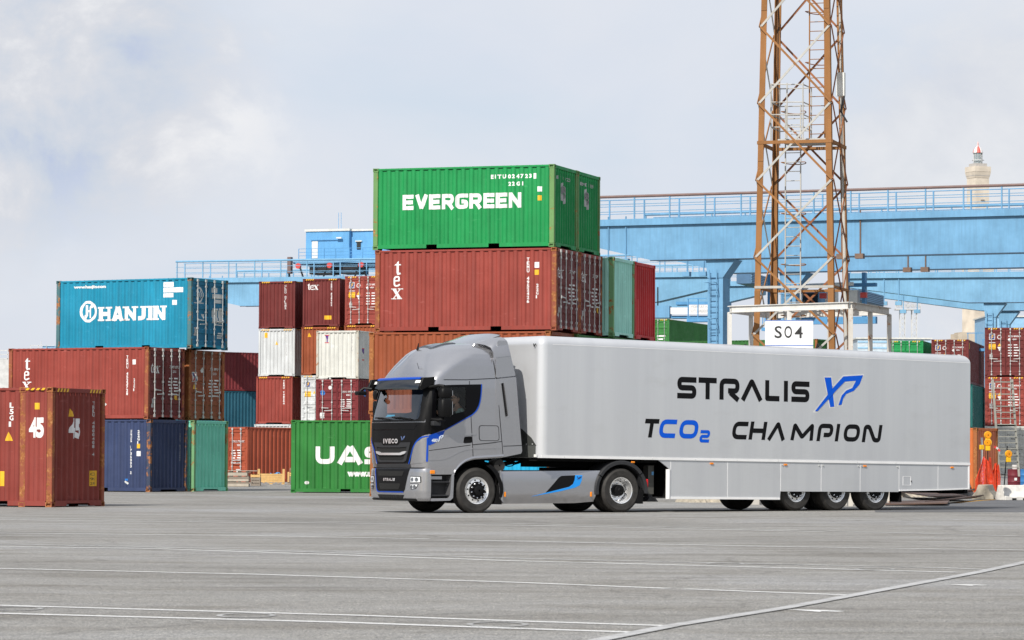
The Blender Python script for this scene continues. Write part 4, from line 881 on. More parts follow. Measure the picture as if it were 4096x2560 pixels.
for f_ in range(4):
    a, c = cpt(f_, pz - .06), cpt((f_ + 1) % 4, pz - .06); MB().beam(a, c, .06, .09).build('strut', RO, mast)
mb = MB()
for q in (0.4, .75, 1.1, 1.6): mb.tube([(-.75, -.62, pz + q), (.15, -.62, pz + q * .98), (.15, .55, pz + q), (-.75, .55, pz + q), (-.75, -.62, pz + q)], .018, 6)
for x, y in ((-.75, -.62), (-.3, -.62), (.15, -.62), (.15, .55), (-.75, .55)): mb.tube([(x, y, pz), (x, y, pz + 1.62)], .02, 6)
mb.build('handrail', GS, mast)
def lad(x, y, z0, z1, w, mat, mat2):
    l = MB()
    for dx in (0, w): l.beam((x + dx, y, z0), (x + dx, y, z1), .05, .03)
    z = z0 + .2
    while z < z1: l.tube([(x, y, z), (x + w, y, z)], .012, 5); z += .26
    l = l.build('ladder', mat, mast); z = z0 + 2.2
    while z < z1:
        MB().tube([(x, y, z)] + [(x + w / 2 + (w / 2 + .12) * math.cos(a), y + .75 * math.sin(a), z) for a in [math.pi - math.pi * q / 8 for q in range(9)]] + [(x + w, y, z)], .014, 5).build('safety_hoop', mat2, l); z += 1.42
lad(-.42, -.25, .2, 11.1, .43, GS, RO); lad(.30, -.45, pz, 19.8, .43, RO, RO2)
p = cpt(1, 12.4); MB().box(p.x - .02, p.x + .20, p.y + 1.0, p.y + 1.2, 11.35, 12.0).build('equipment_box', plain('white_panel', (.68, .68, .64), .5), mast)
MB().tube([(p.x + .2, p.y + 1.0, 11.33), (p.x + .12, p.y + .95, 10.9), (p.x + .3, p.y + .9, 10.6)], .03, 6).build('cable', CABLE, mast)
MB().tube([(-.72, .1, .3), (-.70, .1, 19.8)], .016, 5).build('cable', CABLE, mast)
MB().tube([(half(8) + .05, half(8) - .05, .3), (half(8) - .25, half(8) - .2, 19.5)], .05, 8).build('conduit', GS, mast)
for i in range(4):
    p = cpt(i, 0); MB().box(p.x - .35, p.x + .35, p.y - .35, p.y + .35, 0, .3).build('footing', plain('concrete', (.42, .40, .37), .85), mast)
# white portal frame round the mast foot
WF = paint('white_frame', (0.66, 0.65, 0.62), .22, .6, .3); WFR = paint('rusty_white_frame', (0.58, 0.55, 0.5), .75, .7, .4)
fz_ = 5.36
qa, qb, qc = [at(x, y, D) for x, y, D in ((2918, 1243, 89.6), (3402, 1225, 87.0), (3557, 1249, 90.4))]
qd = qa + qc - qb; fr = thing('portal_frame', 'white rust-streaked steel frame standing round the mast foot', 'steel frame', (qa.x, qa.y, 0))
Q = [Vector((v.x - qa.x, v.y - qa.y, fz_)) for v in (qa, qb, qc, qd)]
for i in range(4):
    a, c = Q[i], Q[(i + 1) % 4]; d_ = (c - a).normalized(); mt = WFR if i == 1 else WF
    b_ = MB().beam(a + d_ * .08, c - d_ * .08, .035, .15).build('beam', mt, fr)
    for z in (-.085, .085): MB().beam(a + d_ * .02 + Vector((0, 0, z)), c - d_ * .02 + Vector((0, 0, z)), .13, .02).build('flange', mt, b_)
for p, m_ in ((Q[0], WF), (Q[1], WFR), (Q[2], WFR), (Q[3], WF), (Q[0].lerp(Q[1], .5), WF), (Q[1].lerp(Q[2], .5), WFR), (Q[3].lerp(Q[2], .5), WF), (Q[0].lerp(Q[3], .5), WF)):
    MB().beam((p.x, p.y, 0), (p.x, p.y, fz_ - .1), .12, .12).build('post', m_, fr)
sg = Q[0].lerp(Q[1], .5) + Vector((qa.x, qa.y, 0)); sd = math.atan2((Q[1] - Q[0]).y, (Q[1] - Q[0]).x)
sgn = thing('bay_sign', 'white bay sign with black characters on the frame above the trailer', 'sign', (sg.x, sg.y, 0), rad(-9))
zt, zb_ = at(3155, 1281, sg.y).z, at(3155, 1383, sg.y).z
MB().box(-.64, .66, -.125, -.095, zb_ - .5, zt).build('panel', plain('sign_white', (.74, .75, .77), .4), sgn)
kb = Ink().rect(-.64, .66, zt - .022, zt - .004).rect(-.64, .66, zb_ - .01, zb_ + .01)
link('sign_border', kb.mesh('sign_border', lambda a, t, d: (a, -.125 - d, t)), plain('sign_blue', (.03, .12, .45), .4), sgn)
k = Ink().text('S', -.385, zt - .49, .33, w=.20, bold=.012).text('O', -.12, zt - .49, .33, w=.21, bold=.012).text('4', .16, zt - .49, .32, w=.22, bold=.012)
link('lettering', k.mesh('lettering', lambda a, t, d: (a, -.125 - d, t)), INK, sgn)
# ------------------------------------------------------------------ far off: lighthouse, fort, floodlight mast, buildings
STN = plain('lighthouse_stone', (0.62, 0.55, 0.46), .8, 0, .08, .2); lD = 1300
lp = at(3913, 1400, lD); lh = thing('lighthouse', 'tall square beige lighthouse with red and white domed lantern', 'lighthouse', (lp.x, lp.y, 0), rad(24))
Zl = lambda py: at(3913, py, lD).z
def sq(w, z0, z1, nm, mt=STN, w2=None):
    w2 = w if w2 is None else w2; mb = MB(); mb.grid([[(s1_ * a, s2_ * a, z) for s1_, s2_ in ((-1, -1), (1, -1), (1, 1), (-1, 1))] for a, z in ((.01, z0), (w, z0), (w2, z1), (.01, z1))], True); return mb.build(nm, mt, lh)
sq(4.6, Zl(1345), Zl(980), 'lower_tower'); sq(5.6, Zl(980), Zl(950), 'lower_gallery'); sq(3.2, Zl(949), Zl(715), 'upper_tower'); sq(3.25, Zl(714), Zl(690), 'gallery_corbel', STN, 3.75); sq(3.75, Zl(689), Zl(668), 'gallery')
sq(2.6, Zl(667), Zl(655), 'lantern_base', plain('grey_stone', (.42, .40, .38), .8)); 
MB().lathe([(1.65, Zl(655)), (1.65, Zl(612))], 'z', (0, 0, 0), 12).build('lantern_glass', plain('lantern_glass', (.20, .25, .27), .2), lh)
for q in range(12): MB().tube([(1.72 * math.cos(q * .5236), 1.72 * math.sin(q * .5236), Zl(656)), (1.72 * math.cos(q * .5236), 1.72 * math.sin(q * .5236), Zl(611))], .10, 4).build('lantern_bar', plain('lantern_white', (.6, .6, .6), .5), lh)
MB().lathe([(2.4, Zl(642)), (2.5, Zl(642)), (2.5, Zl(640)), (2.4, Zl(640))], 'z', (0, 0, 0), 12).build('lantern_rail', plain('lantern_white', (.6, .6, .6), .5), lh)
for q in range(8):
    mb = MB(); rows = []
    for r_, z in ((2.1, 612), (1.9, 603), (1.4, 593), (.6, 586), (.35, 580), (.3, 572), (.05, 566)):
        rows.append([(r_ * math.cos(q * .785 + k * .39), r_ * math.sin(q * .785 + k * .39), Zl(z)) for k in range(3)])
    mb.grid(rows); mb.build('dome_panel', plain('dome_red', (.55, .10, .08), .5) if q % 2 else plain('dome_white', (.7, .7, .7), .5), lh)
for z in (705, 697): sq(3.5, Zl(z), Zl(z - 2), 'string_course', plain('grey_stone', (.42, .40, .38), .8))
MB().box(-.8, .8, -3.7, -3.21, Zl(803), Zl(799)).build('balcony', plain('grey_stone', (.42, .40, .38), .8), lh)
fort = thing('fort', 'beige stepped stone fort at the foot of the lighthouse', 'fort', (lp.x - 10, lp.y - 6, 0), rad(10))
for x0, x1, pt in ((-14, -7, 1402), (-7, -3.4, 1385), (-3.4, 0, 1360), (0, 1.5, 1338), (1.5, 22, 1332)): MB().box(x0, x1 - .01, -4, 6, 0, at(3860, pt, lD).z).build('wall', plain('fort_stone', (.46, .40, .32), .85, 0, .1, .2), fort)
MB().lathe([(1.1, Zl(1402)), (1.1, Zl(1386)), (.9, Zl(1380)), (.02, Zl(1377))], 'z', (-11, 0, 0), 10).build('turret', plain('fort_stone', (.46, .40, .32), .85, 0, .1, .2), fort)
fm = at(3630, 1300, 330); flm = thing('floodlight_mast', 'distant pale lattice floodlight mast right of the white frame', 'floodlight mast', (fm.x, fm.y, 0)); Zf = lambda py: at(3630, py, 330).z
PG = plain('pale_steel', (.55, .55, .54), .6)
for x in (-.75, .45):
    mb = MB()
    for a in (0, .5):
        for b in (0, .5): mb.beam((x + a, b, 0), (x + a, b, Zf(1238)), .07)
    z = .5
    while z < Zf(1240) - .6:
        mb.beam((x, 0, z), (x + .5, 0, z + .6), .05); mb.beam((x + .5, 0, z), (x, 0, z + .6), .05); z += .6
    mb.build('column', PG, flm)
MB().box(-1.25, 1.25, -.5, 1.0, Zf(1240), Zf(1236)).build('platform', PG, flm)
for r_ in range(2):
    for c_ in range(5): MB().box(-1.2 + c_ * .5, -.82 + c_ * .5, -.62, -.3, Zf(1230 - r_ * 18), Zf(1218 - r_ * 18)).build('lamp', plain('lamp_grey', (.45, .46, .47), .4), flm)
mb = MB()
for x in (-1.25, 0, 1.25): mb.beam((x, -.5, Zf(1236)), (x, -.5, Zf(1200)), .06)
mb.build('rail', PG, flm)
def far_box(name, label, cat, x0, x1, y0, y1, D, mat, depth=8, extra=None):
    a, c = at(x0, y0, D), at(x1, y0, D); z0 = 0.4; z1 = at((x0 + x1) / 2, y0, D).z
    r_ = thing(name, label, cat, (a.x, a.y, 0)); w = c.x - a.x
    MB().box(0, w, 0, depth, 0, z1).build('wall', mat, r_); MB().box(-.15, w + .15, -.15, depth + .15, z1 + .002, z1 + .12).build('roof', plain('pale_roof', (.62, .62, .58), .6), r_)
    if extra: extra(r_, w, z1)
    return r_
def stripes(r_, w, z1):
    for k in range(6): MB().box(.02, w - .02, -.05, -.004, z1 - .35 - k * .55, z1 - .2 - k * .55).build('stripe', plain('stripe_blue', (.30, .50, .68), .5), r_)
far_box('shed', 'pale blue striped shed far behind the white frame posts', 'shed', 3430, 3722, 1356, 1500, 300, plain('pale_blue_wall', (.50, .58, .64), .6), 8, stripes)
far_box('warehouse', 'pale ribbed warehouse at the far left edge behind the stacks', 'warehouse', -150, 200, 1500, 1600, 290, plain('pale_wall', (.60, .62, .62), .6), 10)
far_box('house_block', 'flat blue and white building far behind the right edge stack', 'building', 3945, 4200, 1268, 1400, 320, plain('sky_blue_wall', (.25, .45, .65), .6), 8)
rl = at(20, 1480, 260); rr = thing('roof_platform', 'small white railing platform at the far left', 'platform', (rl.x, rl.y, 0)); Zr = lambda py: at(20, py, 260).z
MB().box(-.5, 1.0, 0, 1.5, 0, Zr(1436)).build('base', PG, rr)
mb = MB()
for z in (1402, 1418, 1434): mb.beam((-.5, 0, Zr(z)), (.9, 0, Zr(z)), .05)
for x in (-.45, .2, .85): mb.beam((x, 0, Zr(1436)), (x, 0, Zr(1402)), .05)
mb.build('railing', PG, rr)
bl = at(170, 1400, 250); br_ = thing('ship_house', 'small pale blue rooftop far behind the turquoise container', 'rooftop', (bl.x, bl.y, 0)); Zs = lambda py: at(170, py, 250).z
MB().box(-.0, 1.0, 0, 3, 0, Zs(1383)).build('wall', plain('sky_blue_wall', (.25, .45, .65), .6), br_)
mb = MB()
for x in (-.9, -.3, .3): mb.beam((x, -.1, Zs(1400)), (x, -.1, Zs(1382)), .04)
mb.beam((-.9, -.1, Zs(1382)), (.9, -.1, Zs(1382)), .04); mb.beam((-.1, -.1, Zs(1382)), (-.1, -.1, Zs(1366)), .04); mb.build('railing', PG, br_)

# ------------------------------------------------------------------ the tractor: x runs rearward from the front axle, y to the far side, z up
def trailer_paint():
    m, t, b = new_mat('trailer_silver'); v = obj_vec(t)
    band = ramp(t, mnoise(t, v, 1.0, 3, .5, (2.2, 1, .10)), [(0.35, (0.575, 0.587, 0.612)), (0.65, (0.62, 0.632, 0.652))])
    fine = ramp(t, mnoise(t, v, 1.0, 4, .6, (26, 1, .5)), [(0.3, (.975, .975, .975)), (0.7, (1, 1, 1))])
    grime = ramp(t, mnoise(t, v, 1.6, 7, .65, (.6, 1, 1.4)), [(0.55, (0, 0, 0)), (0.8, (.16, .16, .16))])
    c = mix(t, 1.0, band.outputs['Color'], fine.outputs['Color'], 'MULTIPLY'); c = mix(t, grime.outputs['Color'], c, (.33, .32, .30))
    L(t, c, b.inputs['Base Color']); b.inputs['Roughness'].default_value = .30; b.inputs['Metallic'].default_value = .38; b.inputs['Coat Weight'].default_value = .25; b.inputs['Coat Roughness'].default_value = .08
    bp = N(t, 'ShaderNodeBump'); bp.inputs['Strength'].default_value = .06; bp.inputs['Distance'].default_value = .05; L(t, mnoise(t, v, 1.0, 2, .5, (1.4, 1, .3)), bp.inputs['Height']); L(t, bp.outputs['Normal'], b.inputs['Normal'])
    MATS['trailer_silver'] = m; return m
SILVER = plain('silver_paint', (0.43, 0.43, 0.45), .26, .78, .01, 2, .8); TSIL = trailer_paint(); ALU = plain('white_aluminium', (0.82, 0.82, 0.82), .4, .05, .02)
SATIN = plain('satin_black', (0.0065, 0.0065, 0.007), .45, 0, .03, 3, 0, 0, .14); GLOSS = plain('gloss_black', (0.004, 0.004, 0.005), .15, 0, .02, 3, 0, 0, .12); TBLUE = plain('vivid_blue', (0.002, 0.055, 0.40), .35, 0, .03, 3, 0, 0, .3); SKYB = plain('bright_blue', (0.01, 0.27, 0.78), .35, 0, .03)
CHROME = plain('chrome', (0.80, 0.80, 0.81), .10, 1.0, .01); POLISH = plain('polished_aluminium', (0.93, 0.93, 0.93), .24, .75, .03); RUB = plain('tyre_rubber', (0.024, 0.022, 0.020), .72, 0, .2, 6, 0, .3); DGREY = plain('dark_grey_plastic', (0.026, 0.027, 0.030), .5, 0, .06, 3, 0, 0, .35)
AMBER = plain('amber_lens', (0.85, 0.25, 0.01), .2); REDL = plain('red_lens', (0.55, 0.01, 0.015), .15); CLOTH = plain('interior_dark', (0.008, 0.008, 0.009), .9, 0, .05, 3, 0, 0, .1); LIN = plain('interior_grey', (0.022, 0.022, 0.022), .9, 0, .05, 3, 0, 0, .1)
def glass(name, tint, a):
    if name in MATS: return MATS[name]
    m, t, b = new_mat(name); out = t.nodes['Material Output']; t.nodes.remove(b)
    gl = N(t, 'ShaderNodeBsdfGlossy'); gl.inputs['Roughness'].default_value = 0.02; tr = N(t, 'ShaderNodeBsdfTransparent'); tr.inputs['Color'].default_value = (*tint, 1)
    fr_ = N(t, 'ShaderNodeFresnel'); fr_.inputs['IOR'].default_value = 1.5; mx = N(t, 'ShaderNodeMixShader'); mr = N(t, 'ShaderNodeMath', operation='MULTIPLY'); mr.inputs[1].default_value = a
    L(t, fr_.outputs[0], mr.inputs[0]); L(t, mr.outputs[0], mx.inputs[0]); L(t, tr.outputs[0], mx.inputs[1]); L(t, gl.outputs[0], mx.inputs[2]); L(t, mx.outputs[0], out.inputs['Surface']); MATS[name] = m; return m
GLASS = glass('clear_glass', (.90, .95, .94), 1.0); SMOKE = glass('smoked_glass', (.03, .04, .06), .2)
TYAW = 0.53473691
truck = thing('truck', 'silver tractor unit with black grille and blue stripe, driving left with a driver aboard', 'truck', (-1.384986, 73.696198, 0), TYAW)
# hull sections: z, front x at centre, half width, corner radius in x, corner radius in y, bow
HS = [(0.80, -1.46, 1.235, .22, .36, .05), (1.05, -1.50, 1.245, .23, .38, .06), (1.6, -1.52, 1.25, .22, .36, .06), (2.03, -1.51, 1.25, .22, .34, .06), (2.40, -1.43, 1.247, .21, .32, .07), (2.78, -1.33, 1.24, .22, .30, .08), (3.00, -1.27, 1.225, .28, .34, .09),
      (3.15, -1.21, 1.215, .40, .44, .10), (3.30, -1.14, 1.205, .56, .57, .11), (3.44, -1.06, 1.185, .72, .70, .12), (3.56, -.97, 1.15, .82, .78, .12), (3.66, -.84, 1.08, .86, .78, .12), (3.73, -.65, .97, .80, .72, .12), (3.775, -.42, .80, .62, .58, .08), (3.80, -.12, .60, .36, .44, .05)]
XR = .47
def hs(z):
    if z <= HS[0][0]: return HS[0][1:]
    for a, b in zip(HS, HS[1:]):
        if z <= b[0]:
            q = (z - a[0]) / (b[0] - a[0]); return tuple(u * (1 - q) + v * q for u, v in zip(a[1:], b[1:]))
    return HS[-1][1:]
def front_x(y, z):
    xf, w, rx, ry, bow = hs(z); a = abs(y); y0 = w - ry
    if a <= y0: return xf + bow * (a / max(y0, .01)) ** 2
    return xf + bow + rx * (1 - math.sqrt(max(0, 1 - min(1, (a - y0) / ry) ** 2)))
def side_y(x, z):
    xf, w, rx, ry, bow = hs(z); x0 = xf + bow
    if x >= x0 + rx: return w
    return w - ry * (1 - math.sqrt(max(0, 1 - min(1, (x0 + rx - x) / rx) ** 2)))
def hull_ring(z):
    xf, w, rx, ry, bow = hs(z); pts = []; y0 = w - ry
    n = 40
    for k in range(n + 1):
        x = XR + (xf + bow + rx - XR) * k / n; pts.append((x, -w, z))
    for k in range(1, 13):
        a = math.pi / 2 * k / 12; pts.append((xf + bow + rx * (1 - math.sin(a)), -(y0 + ry * math.cos(a)), z))
    for k in range(1, 48): y = -y0 + 2 * y0 * k / 48; pts.append((front_x(y, z), y, z))
    return pts + [(x, -y, z_) for x, y, z_ in pts[:n + 13][::-1]]
def inside(p, poly):
    r = False; x, y = p; j = len(poly) - 1
    for i in range(len(poly)):
        (xi, yi), (xj, yj) = poly[i], poly[j]
        if (yi > y) != (yj > y) and x < (xj - xi) * (y - yi) / (yj - yi) + xi: r = not r
        j = i
    return r
WS = [(-1.13, 2.05), (1.13, 2.05), (1.06, 2.80), (-1.06, 2.80)]
SWIN = [(-1.11, 2.10), (-.70, 2.16), (-.29, 2.26), (-.29, 2.82), (-1.07, 2.81)]
ARCH = [(-1.25, .965), (-1.17, .84), (-.66, .845), (-.595, .86), (-.56, 1.0), (-.33, 1.17), (-.10, 1.232), (.15, 1.215), (.70, 1.25)]
def zbot(x):
    for a, b in zip(ARCH, ARCH[1:]):
        if a[0] <= x <= b[0]: return a[1] + (b[1] - a[1]) * (x - a[0]) / (b[0] - a[0])
    return .965 if x < -1.25 else 1.25
zs = [.80 + .03 * k for k in range(100)]; zs = [z for z in zs if z < 3.80] + [3.80]
rows = [hull_ring(z) for z in zs]; nr = len(rows[0]); vs = [p for r in rows for p in r]; fs = []
for i in range(len(rows) - 1):
    for k in range(nr - 1):
        q = [i * nr + k, i * nr + k + 1, (i + 1) * nr + k + 1, (i + 1) * nr + k]; c = sum((Vector(vs[j]) for j in q), Vector()) / 4
        xf, w, rx, ry, bow = hs(c.z)
        on_side = c.x > xf + bow + rx * .55
        if on_side and inside((c.x, c.z), SWIN): continue
        if not on_side and inside((c.y, c.z), WS): continue
        if c.z < (zbot(c.x) + .012 if on_side else 1.0): continue
        fs.append(q)
fs.append([(len(rows) - 1) * nr + k for k in range(nr)])
bk = len(vs); vs += [(XR + .001, -1.2, 1.25), (XR + .001, 1.2, 1.25), (XR + .001, 1.2, 3.0), (XR + .001, -1.2, 3.0), (XR + .001, .4, 3.78), (XR + .001, -.4, 3.78)]; fs += [[bk, bk + 1, bk + 2, bk + 3], [bk + 3, bk + 2, bk + 4, bk + 5]]
hull = MB(); hull.v = vs; hull.f = fs
body = link('cab', hull.mesh('cab', smooth=50, fix=False), SILVER, truck)
lin = MB(); lin.v = [(min(x + (.045 if x < -.4 else 0), XR - .04), y * (1 - .045 / max(abs(y), .4)), z - (.04 if z > 3.3 else 0)) for x, y, z in vs]; lin.f = [f for f in fs if len(f) == 4 and min(f) < bk]
def patch(poly, hole_poly, place, mat, name, parent, off=.008, thick=.012, cuts=.06, ext=True, smooth=40):
    """a panel pressed onto the hull: outline in face coordinates, optional opening, real thickness"""
    bm = bmesh.new(); es = []
    for lp in [poly] + ([hole_poly] if hole_poly else []):
        v = [bm.verts.new((a, b, 0)) for a, b in lp]; es += [bm.edges.new((v[i], v[(i + 1) % len(v)])) for i in range(len(v))]
    bmesh.ops.triangle_fill(bm, use_beauty=True, use_dissolve=False, edges=es)
    xs_ = [p[0] for p in poly]; zz = [p[1] for p in poly]
    for lo, hi, no, ax in ((min(xs_), max(xs_), (1, 0, 0), 0), (min(zz), max(zz), (0, 1, 0), 1)):
        q = lo + cuts
        while q < hi:
            bmesh.ops.bisect_plane(bm, geom=bm.verts[:] + bm.edges[:] + bm.faces[:], dist=1e-5, plane_co=(q, 0, 0) if ax == 0 else (0, q, 0), plane_no=no); q += cuts
    g = [(v, v.co.copy()) for v in bm.verts]
    if ext and thick:
        r = bmesh.ops.extrude_face_region(bm, geom=bm.faces[:]); new = {e for e in r['geom'] if isinstance(e, bmesh.types.BMVert)}
        for v in bm.verts:
            c = v.co.copy(); v.co = Vector(place(c.x, c.y, off if v in new else off - thick))
    else:
        for v, c in g: v.co = Vector(place(c.x, c.y, off))
    bmesh.ops.recalc_face_normals(bm, faces=bm.faces[:])
    if not (ext and thick):
        f0 = bm.faces[0]; (a, b) = min(((sum((Vector(p) for p in poly), Vector((0, 0))) / len(poly))[:],)); o_ = Vector(place(a, b, .1)) - Vector(place(a, b, 0))
        if sum(f.normal.dot(o_) for f in bm.faces) < 0: bmesh.ops.reverse_faces(bm, faces=bm.faces[:])
    me = bpy.data.meshes.new(name); bm.to_mesh(me); bm.free()
    if smooth: me.shade_smooth(); me.set_sharp_from_angle(angle=rad(smooth))
    return link(name, me, mat, parent)
PS = lambda sg: (lambda x, z, d: (x, sg * (side_y(x, z) + d), z))
PF = lambda y, z, d: (front_x(y, z) - d, y, z)
def rib_poly(path, w):
    q = ribbon2(path, w); return [a[0] for a in q] + [q[-1][3]] + [q[-1][2]] + [a[1] for a in q[::-1]]
BLK = [(-1.155, 2.80), (-1.20, 1.735), (-.837, 1.858), (-.146, 2.205), (-.06, 2.29), (.006, 2.40), (.05, 2.54), (.073, 2.68), (.082, 2.87), (-.6, 2.85), (-1.11, 2.825)]
BLP = fillet([(-.85, 1.84), (-.146, 2.188), (-.02, 2.30), (.04, 2.44), (.075, 2.62), (.092, 2.872)], .1, 3)
BADGE = fillet([(-1.262, 1.49), (-1.10, 1.555), (-.92, 1.69), (-.845, 1.842), (-1.262, 1.72)], .03, 2, True)
for sg in (-1, 1):
    P_ = PS(sg)
    DOOR = [(-1.14, 2.93), (-.222, 2.945), (-.215, 2.6), (-.123, 1.245), (-.34, 1.185), (-.56, 1.01), (-.60, .862), (-1.165, .855), (-1.235, .975), (-1.262, 1.4), (-1.255, 1.72), (-1.20, 1.74)]
    door = patch(DOOR, [(-1.085, 2.79), (-1.14, 1.80), (-.837, 1.90), (-.245, 2.20), (-.25, 2.84)], P_, SILVER, 'door', truck, .006, .010)
    patch(BLK, [(a * 1.0, b) for a, b in [(-1.075, 2.135), (-.70, 2.185), (-.31, 2.275), (-.31, 2.80), (-1.045, 2.79)]], P_, GLOSS, 'window_surround', truck, .010, .012)
    patch(SWIN, None, P_, GLASS, 'side_window', truck, -.004, 0, .2, False, 0)
    patch(rib_poly(BLP, .023), None, P_, TBLUE, 'blue_stripe', truck, .013, .012)
    bd = patch(BADGE, None, P_, TBLUE, 'badge', truck, .016, .014)
    k = Ink().text('480', -1.20, 1.575, .075, w=.15, bold=.03, slant=.25).poly([(-1.02, 1.60), (-.995, 1.60), (-.975, 1.70), (-1.0, 1.70)]).poly([(-1.04, 1.58), (-1.02, 1.58), (-.94, 1.72), (-.965, 1.72)], 1).poly([(-.965, 1.72), (-.89, 1.735), (-.90, 1.69), (-.94, 1.665), (-.955, 1.64), (-.965, 1.64), (-.95, 1.68), (-.92, 1.70)], 2)
    if sg < 0: link('lettering', k.mesh('lettering', lambda a, t, d: P_(a, t, .016 + d)), plain('pale_lettering', (.62, .68, .76), .3), bd)
    for path in ([(-.219, 2.94), (-.215, 2.6), (-.123, 1.245)], [(-1.16, 2.955), (-.3, 2.965), (.45, 3.01)], [(.395, 3.58), (.45, 3.2), (.478, 3.0), (.575, 2.0), (.655, 1.25)], [(-.19, 1.513), (-.6, 1.462), (-1.25, 1.385)], [(-.15, 1.52), (.3, 1.56), (.62, 1.60)]):
        patch(rib_poly(path, .014), None, P_, SATIN, 'panel_gap', truck, .0075, .006, .3)
    patch(rib_poly([(-.855, 1.716), (-.07, 1.762)], .03), None, P_, SILVER, 'door_trim', door, .020, .016)
    patch(rib_poly(fillet([(-1.25, 1.175), (-.84, 1.19), (-.40, 1.40), (-.13, 1.435)], .25, 5), .022), None, P_, SILVER, 'crease', door, .016, .014)
    patch(rib_poly(fillet([(-.11, 1.437), (.30, 1.45), (.60, 1.455), (.635, 1.27)], .04, 4), .022), None, P_, SILVER, 'crease', truck, .012, .01)
    patch(fillet([(-.375, 1.55), (-.155, 1.565), (-.16, 1.71), (-.35, 1.70)], .04, 3, True), None, P_, SATIN, 'door_handle', door, .014, .012)
    patch(rib_poly([(-.345, 1.665), (-.18, 1.672)], .028), None, P_, GLOSS, 'handle_grip', door, .030, .02)
    hp = fillet([(.03, 1.61), (.555, 1.612), (.535, 1.955), (.02, 1.955)], .07, 4, True); patch(hp, [(.29 + (a - .29) * .955, 1.78 + (b - 1.78) * .94) for a, b in hp], P_, SATIN, 'locker_gap', truck, .006, .005)
    patch([(-1.305, 1.14), (-1.268, 1.14), (-1.268, 1.67), (-1.30, 1.66)], None, P_, TBLUE, 'air_slot', truck, .012, .01)
    # wheel arch lip and inner fender
    arc = [(-.62, .84)] + [(.72 * math.cos(a), .5 + .72 * math.sin(a)) for a in [rad(148 - 4.5 * q) for q in range(13)]] + [(.16, 1.232), (.66, 1.262)]
    mb = MB(); rws = []
    for (x, z) in arc: rws.append([(x, sg * 1.10, z - .03), (x, sg * 1.255, z - .02), (x, sg * 1.275, z + .01), (x, sg * 1.262, z + .05), (x, sg * 1.235, z + .055)])
    mb.grid(rws); mb.build('arch_lip', SILVER, truck, smooth=50)
    arc2 = [(.66 * math.cos(a), .5 + .66 * math.sin(a)) for a in [rad(150 - 6 * q) for q in range(26)]]
    mb = MB(); mb.grid([[(x, sg * .72, z), (x, sg * 1.20, z)] for x, z in arc2]); mb.build('inner_fender', dark(), truck, fix=False)
    rf = [(.60 * math.cos(a) + .02, .5 + .62 * math.sin(a)) for a in [rad(66 - 5 * q) for q in range(17)]]
    mb = MB(); mb.grid([[(x + .055, sg * .80, z + .02), (x + .055, sg * 1.235, z + .02), (x + .02, sg * 1.25, z), (x - .05, sg * 1.245, z - .01)] for x, z in rf]); mb.build('rear_fender', SATIN, truck, smooth=50, fix=False)
    MB().prism([(.46, .20), (.66, .19), (.655, .62), (.58, .62)], lambda x, z: (x, sg * .72, z), lambda x, z: (x, sg * 1.19, z)).build('mud_flap', dark(), truck)
    mb = MB().prism([(.60, .95), (.64, .95), (.70, .22), (.64, .30)], lambda x, z: (x - .03, sg * 1.20, z), lambda x, z: (x - .03, sg * 1.243, z)).build('fender_edge', SILVER, truck)
    # side extender in two panels with its dark vent
    P2_ = lambda x, z, d: (x, sg * (1.252 - .03 * max(0, (z - 2.9) / 1.0) + d), z)
    patch(fillet([(.462, 3.60), (.52, 3.86), (.76, 3.86), (.975, 3.075), (.462, 3.02)], .04, 3, True), None, P2_, SILVER, 'upper_fairing', truck, .0, .05, .3)
    VENT = fillet([(.585, 2.90), (.655, 2.91), (.775, 2.17), (.70, 2.15)], .02, 2, True)
    lf = patch(fillet([(.462, 2.995), (.982, 3.05), (1.06, 2.2), (1.148, 1.385), (1.12, 1.33), (.68, 1.25), (.462, 1.255)], .02, 3, True), VENT, P2_, SILVER, 'lower_fairing', truck, .002, .05, .3)
    patch(VENT, None, P2_, hole(), 'vent', lf, -.03, .004, .3)
    patch([(.68 + (a - .68) * 1.35, 2.53 + (b - 2.53) * 1.06) for a, b in VENT], VENT, P2_, SILVER, 'vent_frame', lf, .012, .012, .3)
    for q in range(16): MB().box(.60 + q * .0075, .69 + q * .0075, *sorted((sg * 1.19, sg * 1.234)), 2.87 - q * .045, 2.885 - q * .045).build('vent_slat', DGREY, lf)
    patch([(.655, 1.50), (1.13, 1.52), (1.13, 1.506), (.655, 1.486)], None, P2_, SATIN, 'panel_gap', lf, .0065, .004, .4)
    # mirrors on their arms
    yy = sg * 1.52
    MB().tube([(-1.24, sg * 1.20, 2.79), (-1.10, sg * 1.42, 2.82), (-1.02, yy, 2.80)], [.03, .035, .04], 8).build('mirror_arm', SATIN, truck, smooth=40)
    MB().tube([(-1.20, sg * 1.22, 2.08), (-1.10, sg * 1.42, 2.06), (-1.0, yy, 2.08)], [.03, .04, .045], 8).build('mirror_arm', SATIN, truck, smooth=40)
    def hous(z0, z1, nm):
        m_ = MB(); rws = []
        for z, s_ in ((z0, .80), (z0 + .03, .95), ((z0 + z1) / 2, 1.02), (z1 - .03, .97), (z1, .82)):
            rws.append([(-1.0 + .145 * s_ * math.copysign(abs(math.cos(a)) ** .6, math.cos(a)), yy + .125 * s_ * math.copysign(abs(math.sin(a)) ** .6, math.sin(a)), z) for a in [2 * math.pi * q / 20 for q in range(20)]])
        n_ = len(m_.v); m_.grid(rws, True); m_.f += [list(range(20))[::-1], list(range(80, 100))]; h_ = m_.build(nm, SATIN, truck, smooth=45)
        MB().box(-.862, -.852, yy - .09, yy + .09, z0 + .05, z1 - .05).build('mirror_glass', CHROME, h_)
